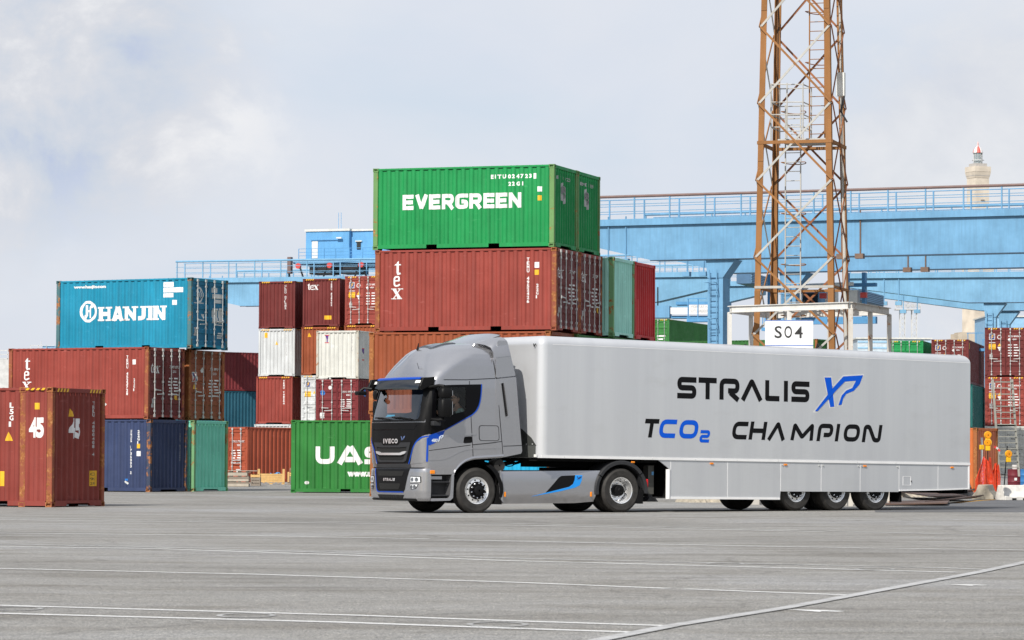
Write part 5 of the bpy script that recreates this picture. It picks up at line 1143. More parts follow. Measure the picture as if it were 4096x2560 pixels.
    hous(2.13, 2.52, 'mirror'); hous(2.545, 2.76, 'wide_angle_mirror')
    MB().tube([(-1.0, yy, 2.76), (-1.0, yy, 2.80)], .10, 10).build('mirror_cap', SATIN, truck)
    MB().box(-1.23, -1.02, *sorted((sg * 1.27, sg * 1.40)), 1.93, 2.04).build('kerb_mirror', DGREY, truck, bevel=.025, seg=2)
# front mirror on the far corner
MB().tube([(-1.42, 1.10, 2.78), (-1.55, 1.24, 2.80), (-1.62, 1.28, 2.74)], .03, 8).build('mirror_arm', SATIN, truck, smooth=40)
MB().box(-1.74, -1.50, 1.18, 1.36, 2.64, 2.73).build('front_mirror', SATIN, truck, bevel=.03, seg=2)
for sg in (-1, 1): patch([(-1.335, 1.76), (-1.185, 1.745), (-1.14, 2.86), (-1.215, 2.86), (-1.27, 2.45), (-1.325, 2.05)], None, PS(sg), SATIN, 'pillar_cover', truck, .009, .012)
# windscreen, pillars, grille panel
FR = [(-1.248, 2.025), (1.248, 2.025), (1.235, 2.45), (1.222, 2.84), (-1.222, 2.84), (-1.235, 2.45)]
WSg = fillet([(-1.09, 2.075), (1.09, 2.075), (1.02, 2.78), (-1.02, 2.78)], .10, 4, True)
patch(FR, WSg, PF, SATIN, 'windscreen_surround', truck, .008, .012, .05)
patch(WS, None, PF, glass('windscreen_glass', (.80, .86, .88), 3.0), 'windscreen', truck, -.006, 0, .08, False, 40)
GP = [(-1.247, 2.012), (-1.247, 1.74), (-1.16, 1.70), (-1.04, 1.60), (-.92, 1.44), (-.84, 1.25), (-.76, 1.09), (.76, 1.09), (.84, 1.25), (.92, 1.44), (1.04, 1.60), (1.16, 1.70), (1.247, 1.74), (1.247, 2.012)]
patch(GP, None, PF, SATIN, 'grille_panel', truck, .014, .02, .05)
for s_ in (-1, 1):
    patch(rib_poly([(s_ * a, b) for a, b in fillet([(1.246, 1.70), (1.16, 1.675), (1.02, 1.56), (.90, 1.42), (.82, 1.25), (.74, 1.09)], .05, 3)], .028), None, PF, TBLUE, 'blue_trim', truck, .019, .02, .06)
    patch([(s_ * 1.0, 1.555), (s_ * 1.24, 1.655), (s_ * 1.24, 1.12), (s_ * .80, 1.09), (s_ * .86, 1.28)], None, PF, SILVER, 'corner_deflector', truck, .016, .02, .05)
patch(rib_poly([(-1.05, 1.95), (-.95, 1.85), (.95, 1.85), (1.05, 1.95)], .012), None, PF, GLOSS, 'panel_gap', truck, .017, .006, .1)
GR = [(-.85, 1.57), (-.46, 1.565), (-.36, 1.50), (.36, 1.50), (.46, 1.565), (.85, 1.57), (.66, 1.16), (.56, 1.125), (-.56, 1.125), (-.66, 1.16)]
GI = [(-.71, 1.47), (-.40, 1.455), (.40, 1.455), (.71, 1.47), (.57, 1.19), (.50, 1.17), (-.50, 1.17), (-.57, 1.19)]
patch(GR, GI, PF, DGREY, 'grille_frame', truck, .034, .03, .08)
patch(GI, None, PF, hole(), 'grille', truck, .0165, .004, .1)
patch(fillet([(-.70, 1.375), (-.56, 1.36), (-.46, 1.335), (.46, 1.335), (.56, 1.36), (.70, 1.375), (.68, 1.325), (.5, 1.285), (-.5, 1.285), (-.68, 1.325)], .02, 2, True), None, PF, plain('bright_chrome', (.75, .75, .77), .25, .55, .01), 'chrome_bar', truck, .060, .045, .06)
k = Ink(); x = .335
for ch, w in (('I', .05), ('V', .16), ('E', .115), ('C', .12), ('O', .14)):
    k.text(ch, -x, 1.545, .105, w=w, bold=.05); x -= w + .022
link('lettering', k.mesh('lettering', lambda a, t, d: PF(-a, t, .022 + d)), plain('bright_chrome', (.75, .75, .77), .25, .55, .01), truck)
k = Ink().poly([(.455, 1.70), (.485, 1.70), (.535, 1.62), (.505, 1.62)]).poly([(.475, 1.615), (.49, 1.615), (.585, 1.705), (.63, 1.71), (.60, 1.66), (.57, 1.65), (.555, 1.62), (.545, 1.62), (.57, 1.67), (.595, 1.69)], 1)
link('emblem', k.mesh('emblem', lambda a, t, d: PF(-a, t, .018 + d)), plain('emblem_blue', (.20, .28, .55), .3, .6), truck)
# bumper
BS = [(.27, -1.46, 1.20, .22, .36, .05), (.33, -1.53, 1.245, .24, .40, .06), (.48, -1.565, 1.26, .26, .42, .07), (.70, -1.56, 1.262, .26, .42, .07), (.93, -1.545, 1.26, .25, .40, .07), (.985, -1.53, 1.25, .24, .38, .07)]
_hs = hs
def hsb(z):
    if z <= BS[0][0]: return BS[0][1:]
    for a, b in zip(BS, BS[1:]):
        if z <= b[0]:
            q = (z - a[0]) / (b[0] - a[0]); return tuple(u * (1 - q) + v * q for u, v in zip(a[1:], b[1:]))
    return BS[-1][1:]
hs = hsb; XRs = XR; XR = -1.195
rows = [hull_ring(.27 + .0298 * q) for q in range(25)]; XR = XRs
mb = MB(); mb.grid(rows); nr = len(rows[0]); mb.f.append([24 * nr + q for q in range(nr)]); mb.f.append([q for q in range(nr)][::-1])
mb.build('bumper', SILVER, truck, smooth=50, fix=False)
BC = [(-.80, .983), (-.73, .79), (-.655, .52), (-.60, .465), (.60, .465), (.655, .52), (.73, .79), (.80, .983)]
bc = patch(BC, None, PF, SATIN, 'bumper_grille', truck, .010, .014, .06)
patch(rib_poly(fillet([(.785, .985), (.715, .79), (.64, .51), (.56, .462), (-.60, .466)], .06, 3), .026), None, PF, TBLUE, 'blue_trim', bc, .016, .02, .08)
patch(fillet([(-.62, .93), (.62, .93), (.56, .82), (-.56, .82)], .03, 2, True), None, PF, hole(), 'air_intake', bc, .016, .004, .06); patch(fillet([(-.50, .655), (.50, .655), (.44, .525), (-.44, .525)], .03, 2, True), None, PF, hole(), 'air_intake', bc, .016, .004, .06)
k = Ink(); x = -.27
for ch in 'STRVLIS':
    w = .02 if ch == 'I' else .062; k.strokes([(ch, x, w if ch != 'I' else .02, .71, .062, .018)]); x += w + .024
link('lettering', k.mesh('lettering', lambda a, t, d: PF(-a, t, .013 + d)), plain('bright_chrome', (.75, .75, .77), .25, .55, .01), bc)
LG = [(-.60, .40), (.60, .40), (.52, .31), (-.52, .31)]; patch(LG, None, PF, hole(), 'lower_grille', truck, .016, .02, .05)
for q in range(7): patch([(-.3 + q * .1, .39), (-.285 + q * .1, .39), (-.285 + q * .1, .32), (-.3 + q * .1, .32)], None, PF, DGREY, 'grille_slat', truck, .026, .01, .2)
patch([(-1.0, .31), (1.02, .31), (1.02, .272), (-1.0, .272)], None, PF, SATIN, 'lower_lip', truck, .03, .05, .08)
LENS = plain('headlamp_lens', (.78, .80, .82), .06, .25, .1, 30); LED = plain('headlamp_bowl', (.25, .26, .28), .15, .8, .2, 30)
for s_ in (-1, 1):
    for nm, pts in (('headlight', [(.845, .822), (1.165, .815), (1.175, .675), (.85, .665)]), ('fog_light', [(.85, .648), (1.12, .65), (1.06, .55), (.98, .53), (.87, .525)])):
        h_ = patch(fillet([(s_ * a, b) for a, b in pts], .02, 2, True), None, PF, SATIN, nm, truck, .006, .012, .06)
        cx_ = sum(p[0] for p in pts) / len(pts); cz_ = sum(p[1] for p in pts) / len(pts)
        patch([(s_ * (cx_ + (a - cx_) * .88), cz_ + (b - cz_) * .82) for a, b in pts], None, PF, LENS, 'lens', h_, .011, .006, .06)
        for q in ((-.075, .06) if nm == 'headlight' else (-.06, .04)):
            ctr = cx_ + q; patch([(s_ * (ctr + .045 * math.cos(b)), cz_ + .045 * math.sin(b)) for b in [math.pi * 2 * i / 14 for i in range(14)]], None, PF, LED, 'reflector', h_, .0145, .004, .2)
    MB().box(-1.22, -1.10, *sorted((s_ * 1.245, s_ * 1.275)), .87, .95).build('side_marker', REDL if False else AMBER, truck, bevel=.01)
hs = _hs
patch([(-.78, 1.086), (.78, 1.086), (.80, 1.0), (-.80, 1.0)], None, PF, DGREY, 'grille_gap', truck, .012, .03, .05)
# sun visor with end caps and lamps
mb = MB(); rws = []
for z, d in ((2.735, .20), (2.80, .225), (2.93, .19), (2.995, .12), (3.01, .03)):
    rws.append([(front_x(y, min(z, 2.98)) - d * (1 - .25 * (abs(y) / 1.16) ** 4), y * (1 + .02 * (z < 2.9)), z) for y in [-1.17 + 2.34 * q / 40 for q in range(41)]])
mb.grid(rws); vis = mb.build('sun_visor', SMOKE, truck, smooth=60, fix=False)
mb = MB(); mb.grid([[(front_x(y, 2.98) - .150 + dx, y, z) for y in [-1.0 + 2.0 * q / 30 for q in range(31)]] for dx, z in ((-.012, 2.965), (-.004, 3.002), (.06, 3.022))]); mb.build('blue_trim', TBLUE, vis, smooth=60, fix=False)
for s_ in (-1, 1):
    MB().prism([(-.0, 3.02), (-.33, 2.99), (-.42, 2.80), (-.36, 2.72), (-.02, 2.86)], lambda x, z: (-1.10 + x * .9, s_ * 1.17, z), lambda x, z: (-1.10 + x * .9, s_ * 1.245, z)).build('visor_end', SATIN, vis, bevel=.01)
    patch(fillet([(s_ * .92, 2.945), (s_ * 1.14, 2.94), (s_ * 1.13, 2.885), (s_ * .90, 2.88)], .02, 2, True), None, lambda y, z, d: (front_x(y, z) - .205 - d, y, z), plain('white_lamp', (.8, .8, .78), .2), 'clearance_lamp', vis, .0, .02, .1)
for x0, x1 in ((-.85, -.05), (.05, .85)):
    MB().tube([(front_x(x0, 2.10) - .03, x0, 2.075), (front_x((x0 + x1) / 2, 2.12) - .05, (x0 + x1) / 2, 2.12), (front_x(x1, 2.12) - .03, x1, 2.12)], .018, 6).build('wiper', SATIN, truck)
# roof furniture and spoiler
def roof_z(x): 
    best = 3.0
    for z in [3.0 + .02 * q for q in range(41)]:
        if hs(z)[0] <= x: best = z
    return best
def roof_at(x, y):
    lo, hi_ = 2.9, 3.80
    for _ in range(24):
        m_ = (lo + hi_) / 2
        if front_x(y, m_) <= x and abs(y) < hs(m_)[1]: lo = m_
        else: hi_ = m_
    return lo
PR = lambda x, y, d: (x, y, roof_at(x, y) + d)
P4 = [(-.70, -.36), (-.06, -.36), (-.06, .36), (-.70, .36)]
patch(fillet(P4, .06, 3, True), None, PR, plain('hatch_grey', (.10, .11, .13), .25, .2), 'roof_hatch', truck, .02, .05, .1)
patch(fillet([(a + (.035 if a < -.5 else -.035), b * .92) for a, b in P4], .06, 3, True), None, PR, plain('hatch_glass', (.13, .15, .19), .12, .3), 'hatch_lid', truck, .032, .012, .1)
MB().tube([(-.86, .0, roof_at(-.86, 0)), (-.83, .0, roof_at(-.86, 0) + .16)], [.03, .008], 6).build('roof_antenna', SATIN, truck); MB().tube([(-1.06, -.55, 3.02), (-1.17, -.55, 3.34)], .005, 5).build('radio_antenna', SATIN, truck)
mb = MB(); rws = []
for x, z in ((.02, 3.775), (.10, 3.815), (.40, 3.93), (.73, 4.045), (.745, 4.03), (.40, 3.90), (.10, 3.78)):
    rws.append([(x, y, z - .05 * (abs(y) / .95) ** 3) for y in [-.97 + 1.94 * q / 16 for q in range(17)]])
mb.grid(rws); sp_ = mb.build('roof_spoiler', SILVER, truck, smooth=35, fix=False)
for s_ in (-1, 1):
    MB().prism([(.02, 3.70), (.06, 3.785), (.40, 3.885), (.715, 3.985), (.70, 3.75), (.3, 3.68)], lambda x, z: (x, s_ * .90, z), lambda x, z: (x, s_ * .962, z)).build('spoiler_end', SILVER, truck, bevel=.012)
    mb = MB(); rws = []
    for y, zt_, xb in ((s_ * .96, 3.99, .70), (s_ * 1.10, 3.955, .74), (s_ * 1.19, 3.90, .765), (s_ * 1.235, 3.78, .79), (s_ * 1.242, 3.55, .85)):
        rws.append([(.12 + (s_ * y - .96) * 1.0, y, min(zt_ - .20 + 0 * y, 3.80)), (.45, y, zt_ - .08), (xb, y, zt_ - .03)])
    mb.grid(rws); mb.build('corner_fairing', SILVER, truck, smooth=60, fix=False)
# step well
for sg in (-1, 1):
    y0, y1 = sorted((sg * 1.215, sg * .95))
    mb = MB().box(-1.175, -.62, *sorted((sg * .98, sg * 1.02)), .33, .86); st_ = mb.build('step_well', DGREY, truck)
    MB().prism(fillet([(-1.19, .27), (-.70, .28), (-.625, .34), (-.60, .86), (-.665, .86), (-.70, .40), (-.75, .335), (-1.19, .33)], .02, 2, True), lambda x, z: (x, sg * 1.02, z), lambda x, z: (x, sg * 1.245, z)).build('step_frame', SILVER, st_)
    for z in (.68, .38): MB().box(-1.175, -.70, *sorted((sg * 1.0, sg * (1.20 if z > .5 else 1.225))), z, z + .03).build('step', DGREY, st_)
    MB().box(-1.17, -.86, *sorted((sg * 1.05, sg * 1.17)), .74, .83).build('step_box', SILVER, st_, bevel=.012)
    MB().box(-1.19, -.63, *sorted((sg * 1.02, sg * 1.2)), .835, .857).build('step_cover', SATIN, st_)
# chassis, tanks, fifth wheel
for sg in (-1, 1):
    MB().box(-1.2, 4.75, *sorted((sg * .36, sg * .44)), .66, .93).build('chassis_rail', dark(), truck)
    # side skirt panel
    SK = [(.57, .93), (3.285, .955), (3.24, .80), (3.165, .58), (3.108, .25), (2.6, .215), (.66, .205), (.60, .32)]
    PK = lambda x, z, d: (x, sg * (1.20 - .045 * ((z - .58) / .38) ** 4 - (.035 if z < .3 else 0) + d), z)
    sk = patch(SK, None, PK, SILVER, 'side_skirt', truck, .0, .03, .08)
    mb = MB().box(.60, 3.25, *sorted((sg * .70, sg * 1.14)), .90, .952); mb.build('catwalk', DGREY, truck)
    patch([(1.80, .452), (2.05, .695), (2.13, .78), (2.22, .832), (2.585, .848), (2.565, .74), (2.52, .65), (2.42, .587)], None, PK, SATIN, 'skirt_panel', sk, .004, .006, .1)
    patch([(1.437, .368), (1.806, .452), (2.42, .583), (2.52, .642), (2.565, .735), (2.59, .85), (2.78, .85), (2.75, .72), (2.70, .622), (2.573, .565), (2.2, .488)], None, PK, SKYB, 'skirt_stripe', sk, .0055, .006, .1)
    if sg < 0:
        k = Ink().poly([(2.625, .825), (2.65, .825), (2.68, .76), (2.655, .76)]).poly([(2.625, .755), (2.64, .755), (2.70, .815), (2.755, .822), (2.73, .785), (2.70, .772), (2.69, .76), (2.68, .76), (2.695, .79), (2.72, .80)], 1)
        link('emblem', k.mesh('emblem', lambda a, t, d: PK(a, t, .006 + d)), plain('dark_blue_print', (.01, .04, .18), .4), sk)
    for x in (.735, 3.01): MB().box(x - .025, x + .025, *sorted((sg * 1.18, sg * 1.212)), .36, .47).build('marker_lamp', AMBER, sk, bevel=.008)
    # rear fender in three pieces
    def farc(a0, a1, nm, w0=.10):
        mb = MB(); rws = []
        for q in range(13):
            a = rad(a0 + (a1 - a0) * q / 12); ca, sa = math.cos(a), math.sin(a)
            rws.append([(3.815 + r_ * ca, sg * y, .5 + r_ * sa * .96) for r_, y in ((.615, .62), (.62, 1.22), (.625, 1.24), (.70, 1.245), (.715, 1.225), (.715, .62))])
        mb.grid(rws); mb.build(nm, DGREY, truck, smooth=40, fix=False)
    farc(148, 38, 'rear_mudguard'); farc(188, 150, 'rear_mudguard'); farc(36, -6, 'rear_mudguard')
    MB().prism([(4.17, .20), (4.40, .195), (4.42, .50), (4.36, .55)], lambda x, z: (x, sg * .62, z), lambda x, z: (x, sg * 1.22, z)).build('mud_flap', dark(), truck)
    MB().prism([(4.30, .93), (4.42, .91), (4.50, .80), (4.50, .55), (4.42, .55)], lambda x, z: (x, sg * .75, z), lambda x, z: (x, sg * 1.16, z)).build('lamp_bracket', DGREY, truck)
    MB().box(4.502, 4.55, *sorted((sg * .78, sg * 1.22)), .57, .76).build('tail_light', REDL, truck, bevel=.012)
    MB().tube([(1.0, sg * .82, .56), (2.9, sg * .82, .56)], .28, 14).build('fuel_tank', dark(), truck)
MB().box(2.6, 3.55, -.42, .42, .95, 1.02).build('fifth_wheel_base', dark(), truck); MB().lathe([(.02, 1.03), (.50, 1.03), (.48, 1.10), (.02, 1.10)], 'z', (3.05, 0, 0), 20).build('fifth_wheel', dark(), truck)
mb = MB().lathe([(.02, -.16), (.135, -.16), (.15, -.12), (.15, .12), (.135, .16), (.02, .16)], 'y', (.62, -1.0, 1.06), 20); mb.build('air_filter', RUB, truck, smooth=40)
MB().box(-.9, .5, -.7, .7, .55, 1.2).build('engine', dark(), truck); MB().box(.75, 2.4, -.35, .35, .70, .95).build('gearbox', dark(), truck)
for x in (0, 3.815): MB().tube([(x, -.85, .5), (x, .85, .5)], .10, 10).build('axle', dark(), truck)
for y in (-.28, .1, .3): MB().tube([(.48, y, 1.5), (.75, y * 1.2, 1.20), (1.2, y, 1.06), (1.75, y, 1.16)], .022, 6).build('air_hose', dark(), truck)
MB().tube([(1.22 + .12 * math.cos(a), -.55, 1.08 + .035 * math.sin(a)) for a in [math.pi * 2 * q / 14 for q in range(15)]] + [(1.5, -.5, 1.11), (1.62, -.4, 1.13)], .013, 6).build('air_hose', dark(), truck)
# cabin inside
lin.build('cabin_lining', LIN, truck, fix=False)
MB().box(-1.3, .44, -1.17, 1.17, 1.26, 1.36).build('cabin_floor', CLOTH, truck); MB().box(.36, .43, -1.18, 1.18, 1.37, 2.95).build('cabin_back', LIN, truck); MB().box(-1.0, .43, -1.12, 1.12, 2.955, 2.99).build('cabin_ceiling', LIN, truck)
mb = MB().prism([(-1.36, 1.37), (-1.36, 2.0), (-1.22, 2.06), (-.98, 2.02), (-.93, 1.85), (-1.05, 1.37)], lambda x, z: (x, -1.12, z), lambda x, z: (x, 1.12, z)); mb.build('dashboard', plain('dash_grey', (.040, .042, .036), .8), truck, bevel=.02)
MB().box(-1.20, -1.06, .05, .45, 2.05, 2.20).build('instrument_hood', CLOTH, truck, bevel=.02)
for y in (-.86, .72):
    s0 = MB().box(-.66, -.14, y - .26, y + .26, 1.52, 1.66).build('seat', CLOTH, truck, bevel=.04, seg=2)
    MB().prism([(-.16, 1.64), (-.02, 1.64), (.10, 2.26), (.0, 2.28)], lambda x, z: (x, y - .25, z), lambda x, z: (x, y + .25, z)).build('backrest', CLOTH, s0, bevel=.03); MB().box(-.0, .09, y - .14, y + .14, 2.29, 2.48).build('headrest', LIN, s0, bevel=.03); MB().box(-.6, -.2, y - .2, y + .2, 1.37, 1.51).build('seat_base', CLOTH, s0)
wr = [(-.82 + .10 * math.cos(a), -.86 + .235 * math.sin(a), 2.13 - .21 * math.cos(a)) for a in [math.pi * 2 * q / 24 for q in range(25)]]
MB().tube(wr, .017, 6, False).build('steering_wheel', SATIN, truck); MB().tube([(-1.05, -.80, 1.92), (-.82, -.80, 2.13)], .035, 8).build('steering_column', SATIN, truck)
# wheels: rim > tyre, hub, nuts
def wheel(name, parent, x, y, sg, tyre_w, deep, R_=.51, r_=.292, hubm=SATIN, dual=False, hs_=1.0):
    """outer face towards sg; the rim carries tyre, hub and nuts"""
    def fl(p): return [(a, sg * b) for a, b in p]
    w2 = tyre_w / 2; c = (x, y, R_ - .008)
    disc = [(.305, w2 - .005), (.30, w2 + .012), (.285, w2 + .004), (.278, w2 - .03)] + ([(.262, w2 - .04), (.245, w2 - .015), (.19, w2 - .005), (.185, w2 + .004), (.02, w2 + .004)] if not deep else [(.26, w2 - .10), (.25, w2 - .17), (.22, w2 - .20), (.10, w2 - .215), (.02, w2 - .215)])
    rim = MB().lathe(fl(disc), 'y', c, 40).build(name, POLISH, parent, smooth=35)
    tp = [(.30, -w2 + .02), (.32, -w2), (.42, -w2 - .012), (R_ - .03, -w2 + .01), (R_ - .006, -w2 + .035)]
    ng = 4
    for k in range(ng):
        q = -w2 + .06 + (tyre_w - .12) * (k + .5) / ng; tp += [(R_, q - .022), (R_ - .012, q - .018), (R_ - .012, q + .018), (R_, q + .022)] if False else [(R_, q - .03), (R_ - .012, q - .006), (R_ - .012, q + .006), (R_, q + .03)]
    tp += [(R_ - .006, w2 - .035), (R_ - .03, w2 - .01), (.455, w2 + .006), (.45, w2 + .012), (.42, w2 + .012), (.41, w2 + .008), (.36, w2 + .014), (.32, w2 + .006), (.303, w2 - .01)]
    MB().lathe(fl(tp), 'y', c, 56).build('tyre', RUB, rim, smooth=35)
    if dual: MB().lathe(fl([(a, b - .34) for a, b in tp]), 'y', c, 48).build('tyre', RUB, rim, smooth=35)
    h0 = w2 - (.215 if deep else -.004)
    hp = [(.20, h0 + .002), (.20, h0 + .02), (.11, h0 + .022), (.11, h0 + .022 + .068 * hs_), (.085, h0 + .022 + .083 * hs_), (.02, h0 + .022 + .088 * hs_)] if not deep else [(.135, h0 + .002), (.13, h0 + .15), (.115, h0 + .175), (.06, h0 + .185), (.05, h0 + .20), (.01, h0 + .20)]
    MB().lathe(fl(hp), 'y', c, 24).build('hub', hubm, rim, smooth=35)
    for k in range(10):
        a = 2 * math.pi * (k + .3) / 10; rr = .165; b = sg * (h0 + (.028 if not deep else .004)); px, pz_ = x + rr * math.cos(a), c[2] + rr * math.sin(a)
        MB().lathe([(.019, b), (.017, b + sg * .035), (.003, b + sg * .04)], 'y', (px, y, pz_), 8).build('wheel_nut', CHROME, rim)
        rr = .232 if not deep else .235; px, pz_ = x + rr * math.cos(a + .3), c[2] + rr * math.sin(a + .3)
        b2 = sg * ((w2 - .008) if not deep else (w2 - .192)); MB().lathe([(.02, b2), (.019, b2 + sg * .004), (.001, b2 + sg * .004)], 'y', (px, y, pz_), 10).build('hand_hole', hole(), rim)
    return rim
for sg in (-1, 1):
    wheel('wheel', truck, 0, sg * 1.06, sg, .30, False); wheel('wheel', truck, 3.815, sg * 1.06, sg, .29, True, dual=True)
# ------------------------------------------------------------------ the semi-trailer: x rearward from 9 m behind its front, near side at y = -1.275
tr_c = Vector((0.625435 + 9 * math.cos(.65805104), 73.145542 + 9 * math.sin(.65805104), 0)) + 1.275 * Vector((-math.sin(.65805104), math.cos(.65805104), 0))
TR = thing('semi_trailer', 'long silver box semi-trailer with large black and blue lettering on its side', 'trailer', tr_c, (0, .00947015, .65805104))
XF, XB, YN, YF = -9.0 + .02, 4.685, -1.275, 1.275
bm = bmesh.new(); bmesh.ops.create_cube(bm, size=1)
for v in bm.verts: v.co = Vector(((XF + XB) / 2 + v.co.x * (XB - XF), v.co.y * 2.55, (1.152 + 3.905) / 2 + v.co.z * (3.905 - 1.152)))
ed = [e for e in bm.edges if (abs(e.verts[0].co.x - XF) < .01 and abs(e.verts[1].co.x - XF) < .01 and e.calc_length() < 2.8 and not (abs(e.verts[0].co.z - 1.152) < .01 and abs(e.verts[1].co.z - 1.152) < .01)) or (e.calc_length() > 10 and e.verts[0].co.z > 3) or (abs(e.verts[0].co.x - XB) < .01 and abs(e.verts[1].co.x - XB) < .01 and e.verts[0].co.z > 3 and e.verts[1].co.z > 3)]
bmesh.ops.bevel(bm, geom=ed, offset=.21, segments=8, profile=.5, affect='EDGES'); me = bpy.data.meshes.new('box_body'); bm.to_mesh(me); bm.free(); me.shade_smooth(); me.set_sharp_from_angle(angle=rad(35))
box = link('box_body', me, TSIL, TR)
PT = lambda sg: (lambda u, z, d: (u - 9, sg * (1.275 + d), z))
for sg in (-1, 1):
    P_ = PT(sg)
    MB().box(XF + .02, XB - .002, *sorted((sg * 1.270, sg * 1.287)), 1.152, 1.212).build('base_rail', ALU, TR)
    MB().box(XF + .32, XB - .02, *sorted((sg * 1.27, sg * 1.2775)), 3.705, 3.716).build('cant_rail_edge', ALU, TR)
    for u in [.7 + 1.3 * q for q in range(10)]: MB().lathe([(.012, 1.288 * sg), (.010, 1.292 * sg), (.001, 1.293 * sg)], 'y', (u - 9, 0, 1.18), 8).build('rivet', SILV, TR)
    SKT = [(3.495, 1.150), (3.83, .95), (3.845, .252), (7.288, .254), (7.312, .452), (11.21, .468), (11.235, .487), (12.577, .515), (13.68, .55), (13.68, 1.150)]
    sk = patch(SKT, None, P_, TSIL, 'side_skirt', TR, -.010, .03, 1.5)
    for u, z0 in ((3.875, .26), (5.63, .26), (7.315, .46), (8.627, .465), (9.92, .468), (11.235, .49), (12.578, .52)): patch([(u - .006, z0), (u + .006, z0), (u + .006, 1.145), (u - .006, 1.145)], None, P_, ALU, 'skirt_seam', sk, -.007, .004, 2)
    patch([(3.86, .254), (7.287, .256), (7.287, .31), (3.86, .308)], None, P_, ALU, 'skirt_trim', sk, .002, .012, 2); patch([(11.24, .49), (12.577, .517), (13.675, .553), (13.675, .585), (12.577, .548), (11.24, .522)], None, P_, ALU, 'skirt_trim', sk, .002, .012, 2)
    MB().tube([(3.815 - 9, sg * 1.24, .255), (3.815 - 9, sg * 1.24, .94)], .055, 14).build('skirt_edge', ALU, TR, smooth=50)
    MB().box(XB - .05, XB - .004, *sorted((sg * 1.235, sg * 1.2765)), .55, 1.148).build('rear_edge', ALU, TR)
    for u in (2.721, 5.124, 7.459, 10.068, 13.06): MB().box(u - 9 - .05, u - 9 + .05, *sorted((sg * 1.262, sg * 1.292)), 1.068, 1.108).build('marker_lamp', AMBER, TR, bevel=.008)
    for u in (7.36, 8.55, 8.68, 9.85, 9.97, 11.17): MB().lathe([(.020, 1.268 * sg), (.016, 1.288 * sg), (.001, 1.29 * sg)], 'y', (u - 9, 0, 1.085), 8).build('latch', galv(), TR)
    hp = [(11.365, .63), (11.64, .63), (11.64, .85), (11.365, .85)]; patch(hp, [(11.375, .64), (11.63, .64), (11.63, .84), (11.375, .84)], P_, ALU, 'hatch_frame', sk, -.004, .006, 2)
    MB().box(2.635, 2.66, *sorted((sg * 1.27, sg * 1.285)), .72, .75).build('hatch_lock', SATIN, sk)
    lg = MB().box(3.45 - 9, 3.62 - 9, *sorted((sg * .78, sg * .96)), .36, 1.02).build('landing_leg', plain('leg_grey', (.075, .075, .068), .6), TR); MB().box(3.475 - 9, 3.595 - 9, *sorted((sg * .80, sg * .94)), .20, .36).build('inner_leg', DGREY, lg)
    MB().prism([(-.16, .185), (.20, .185), (.16, .225), (.10, .29), (-.06, .29), (-.12, .225)], lambda x, z: (3.53 - 9 + x, sg * .74, z), lambda x, z: (3.53 - 9 + x, sg * 1.0, z)).build('foot', DGREY, lg)
    MB().box(3.55 - 9, 3.61 - 9, *sorted((sg * .962, sg * .967)), .80, .88).build('sticker', plain('pale_blue_sticker', (.12, .35, .65), .5), lg)
    MB().box(3.32 - 9, 3.43 - 9, *sorted((sg * .6, sg * .75)), .62, .86).build('gearbox', DGREY, TR)
for u in (2.62, 3.35): pass
MB().box(-8.9, 4.6, -.55, -.45, .95, 1.149).build('chassis_beam', dark(), TR); MB().box(-8.9, 4.6, .45, .55, .95, 1.149).build('chassis_beam', dark(), TR) if False else MB().box(-5.6, 4.6, .45, .55, .85, 1.149).build('chassis_beam', dark(), TR)
MB().box(-8.94, -5.4, -1.1, 1.1, 1.085, 1.149).build('coupler_plate', dark(), TR); MB().box(-5.5, 4.5, -.8, .8, 1.0, 1.146).build('underframe', dark(), TR) if False else None
MB().box(-5.02, -4.95, -1.2, 1.2, .3, 1.14).build('bulkhead', dark(), TR)
MB().box(XB - .02, XB + .10, -1.1, 1.1, .45, .56).build('rear_bumper', dark(), TR)
for y in (-.64, .64): MB().box(XB + .002, XB + .03, y - .60, y + .60, 1.25, 3.70).build('rear_door', TSIL, TR, bevel=.01)
# front wall: steel plate, then a dark arch painted in for the cab's shadow
MB().box(XF - .012, XF - .001, -1.10, 1.10, 1.16, 1.43).build('front_plate', plain('front_steel', (.10, .105, .10), .55, .3), TR)
pa = [(-1.12, 1.436), (1.12, 1.436), (.95, 1.60), (.6, 1.80), (.2, 1.92), (-.2, 1.92), (-.6, 1.80), (-.95, 1.60)]
MB().prism(pa, lambda y, z: (XF - .016, y, z), lambda y, z: (XF - .002, y, z)).build('front_shade', plain('front_shade_dark', (.035, .037, .035), .6), TR)
for q in range(10): MB().lathe([(.014, XF - .017), (.010, XF - .024), (.001, XF - .025)], 'x', (0, -1.0 + q * .22, 1.46), 8).build('rivet', SILV, TR)
MB().tube([(XF - .03, -1.02, 3.72), (XF - .05, -1.06, 3.66), (XF - .03, -1.10, 3.72)], .012, 6).build('lamp_ring', SATIN, TR)
MB().box(XF - .035, XF - .002, -1.16, -1.08, 1.17, 1.23).build('front_lamp', plain('white_lamp', (.8, .8, .78), .2), TR)
for k_ in range(3):
    for sg in (-1, 1):
        wheel('wheel', TR, 7.91 + 1.31 * k_ - 9, sg * .965, sg, .38, False, .51, .292, SATIN, False, .25)
    MB().tube([(7.858 + 1.31 * k_ - 9, -.85, .5), (7.858 + 1.31 * k_ - 9, .85, .5)], .075, 10).build('axle', dark(), TR)
for sg in (-1, 1): MB().box(11.32 - 9, 11.36 - 9, *sorted((sg * .85, sg * 1.23)), .22, .9).build('mud_flap', dark(), TR)
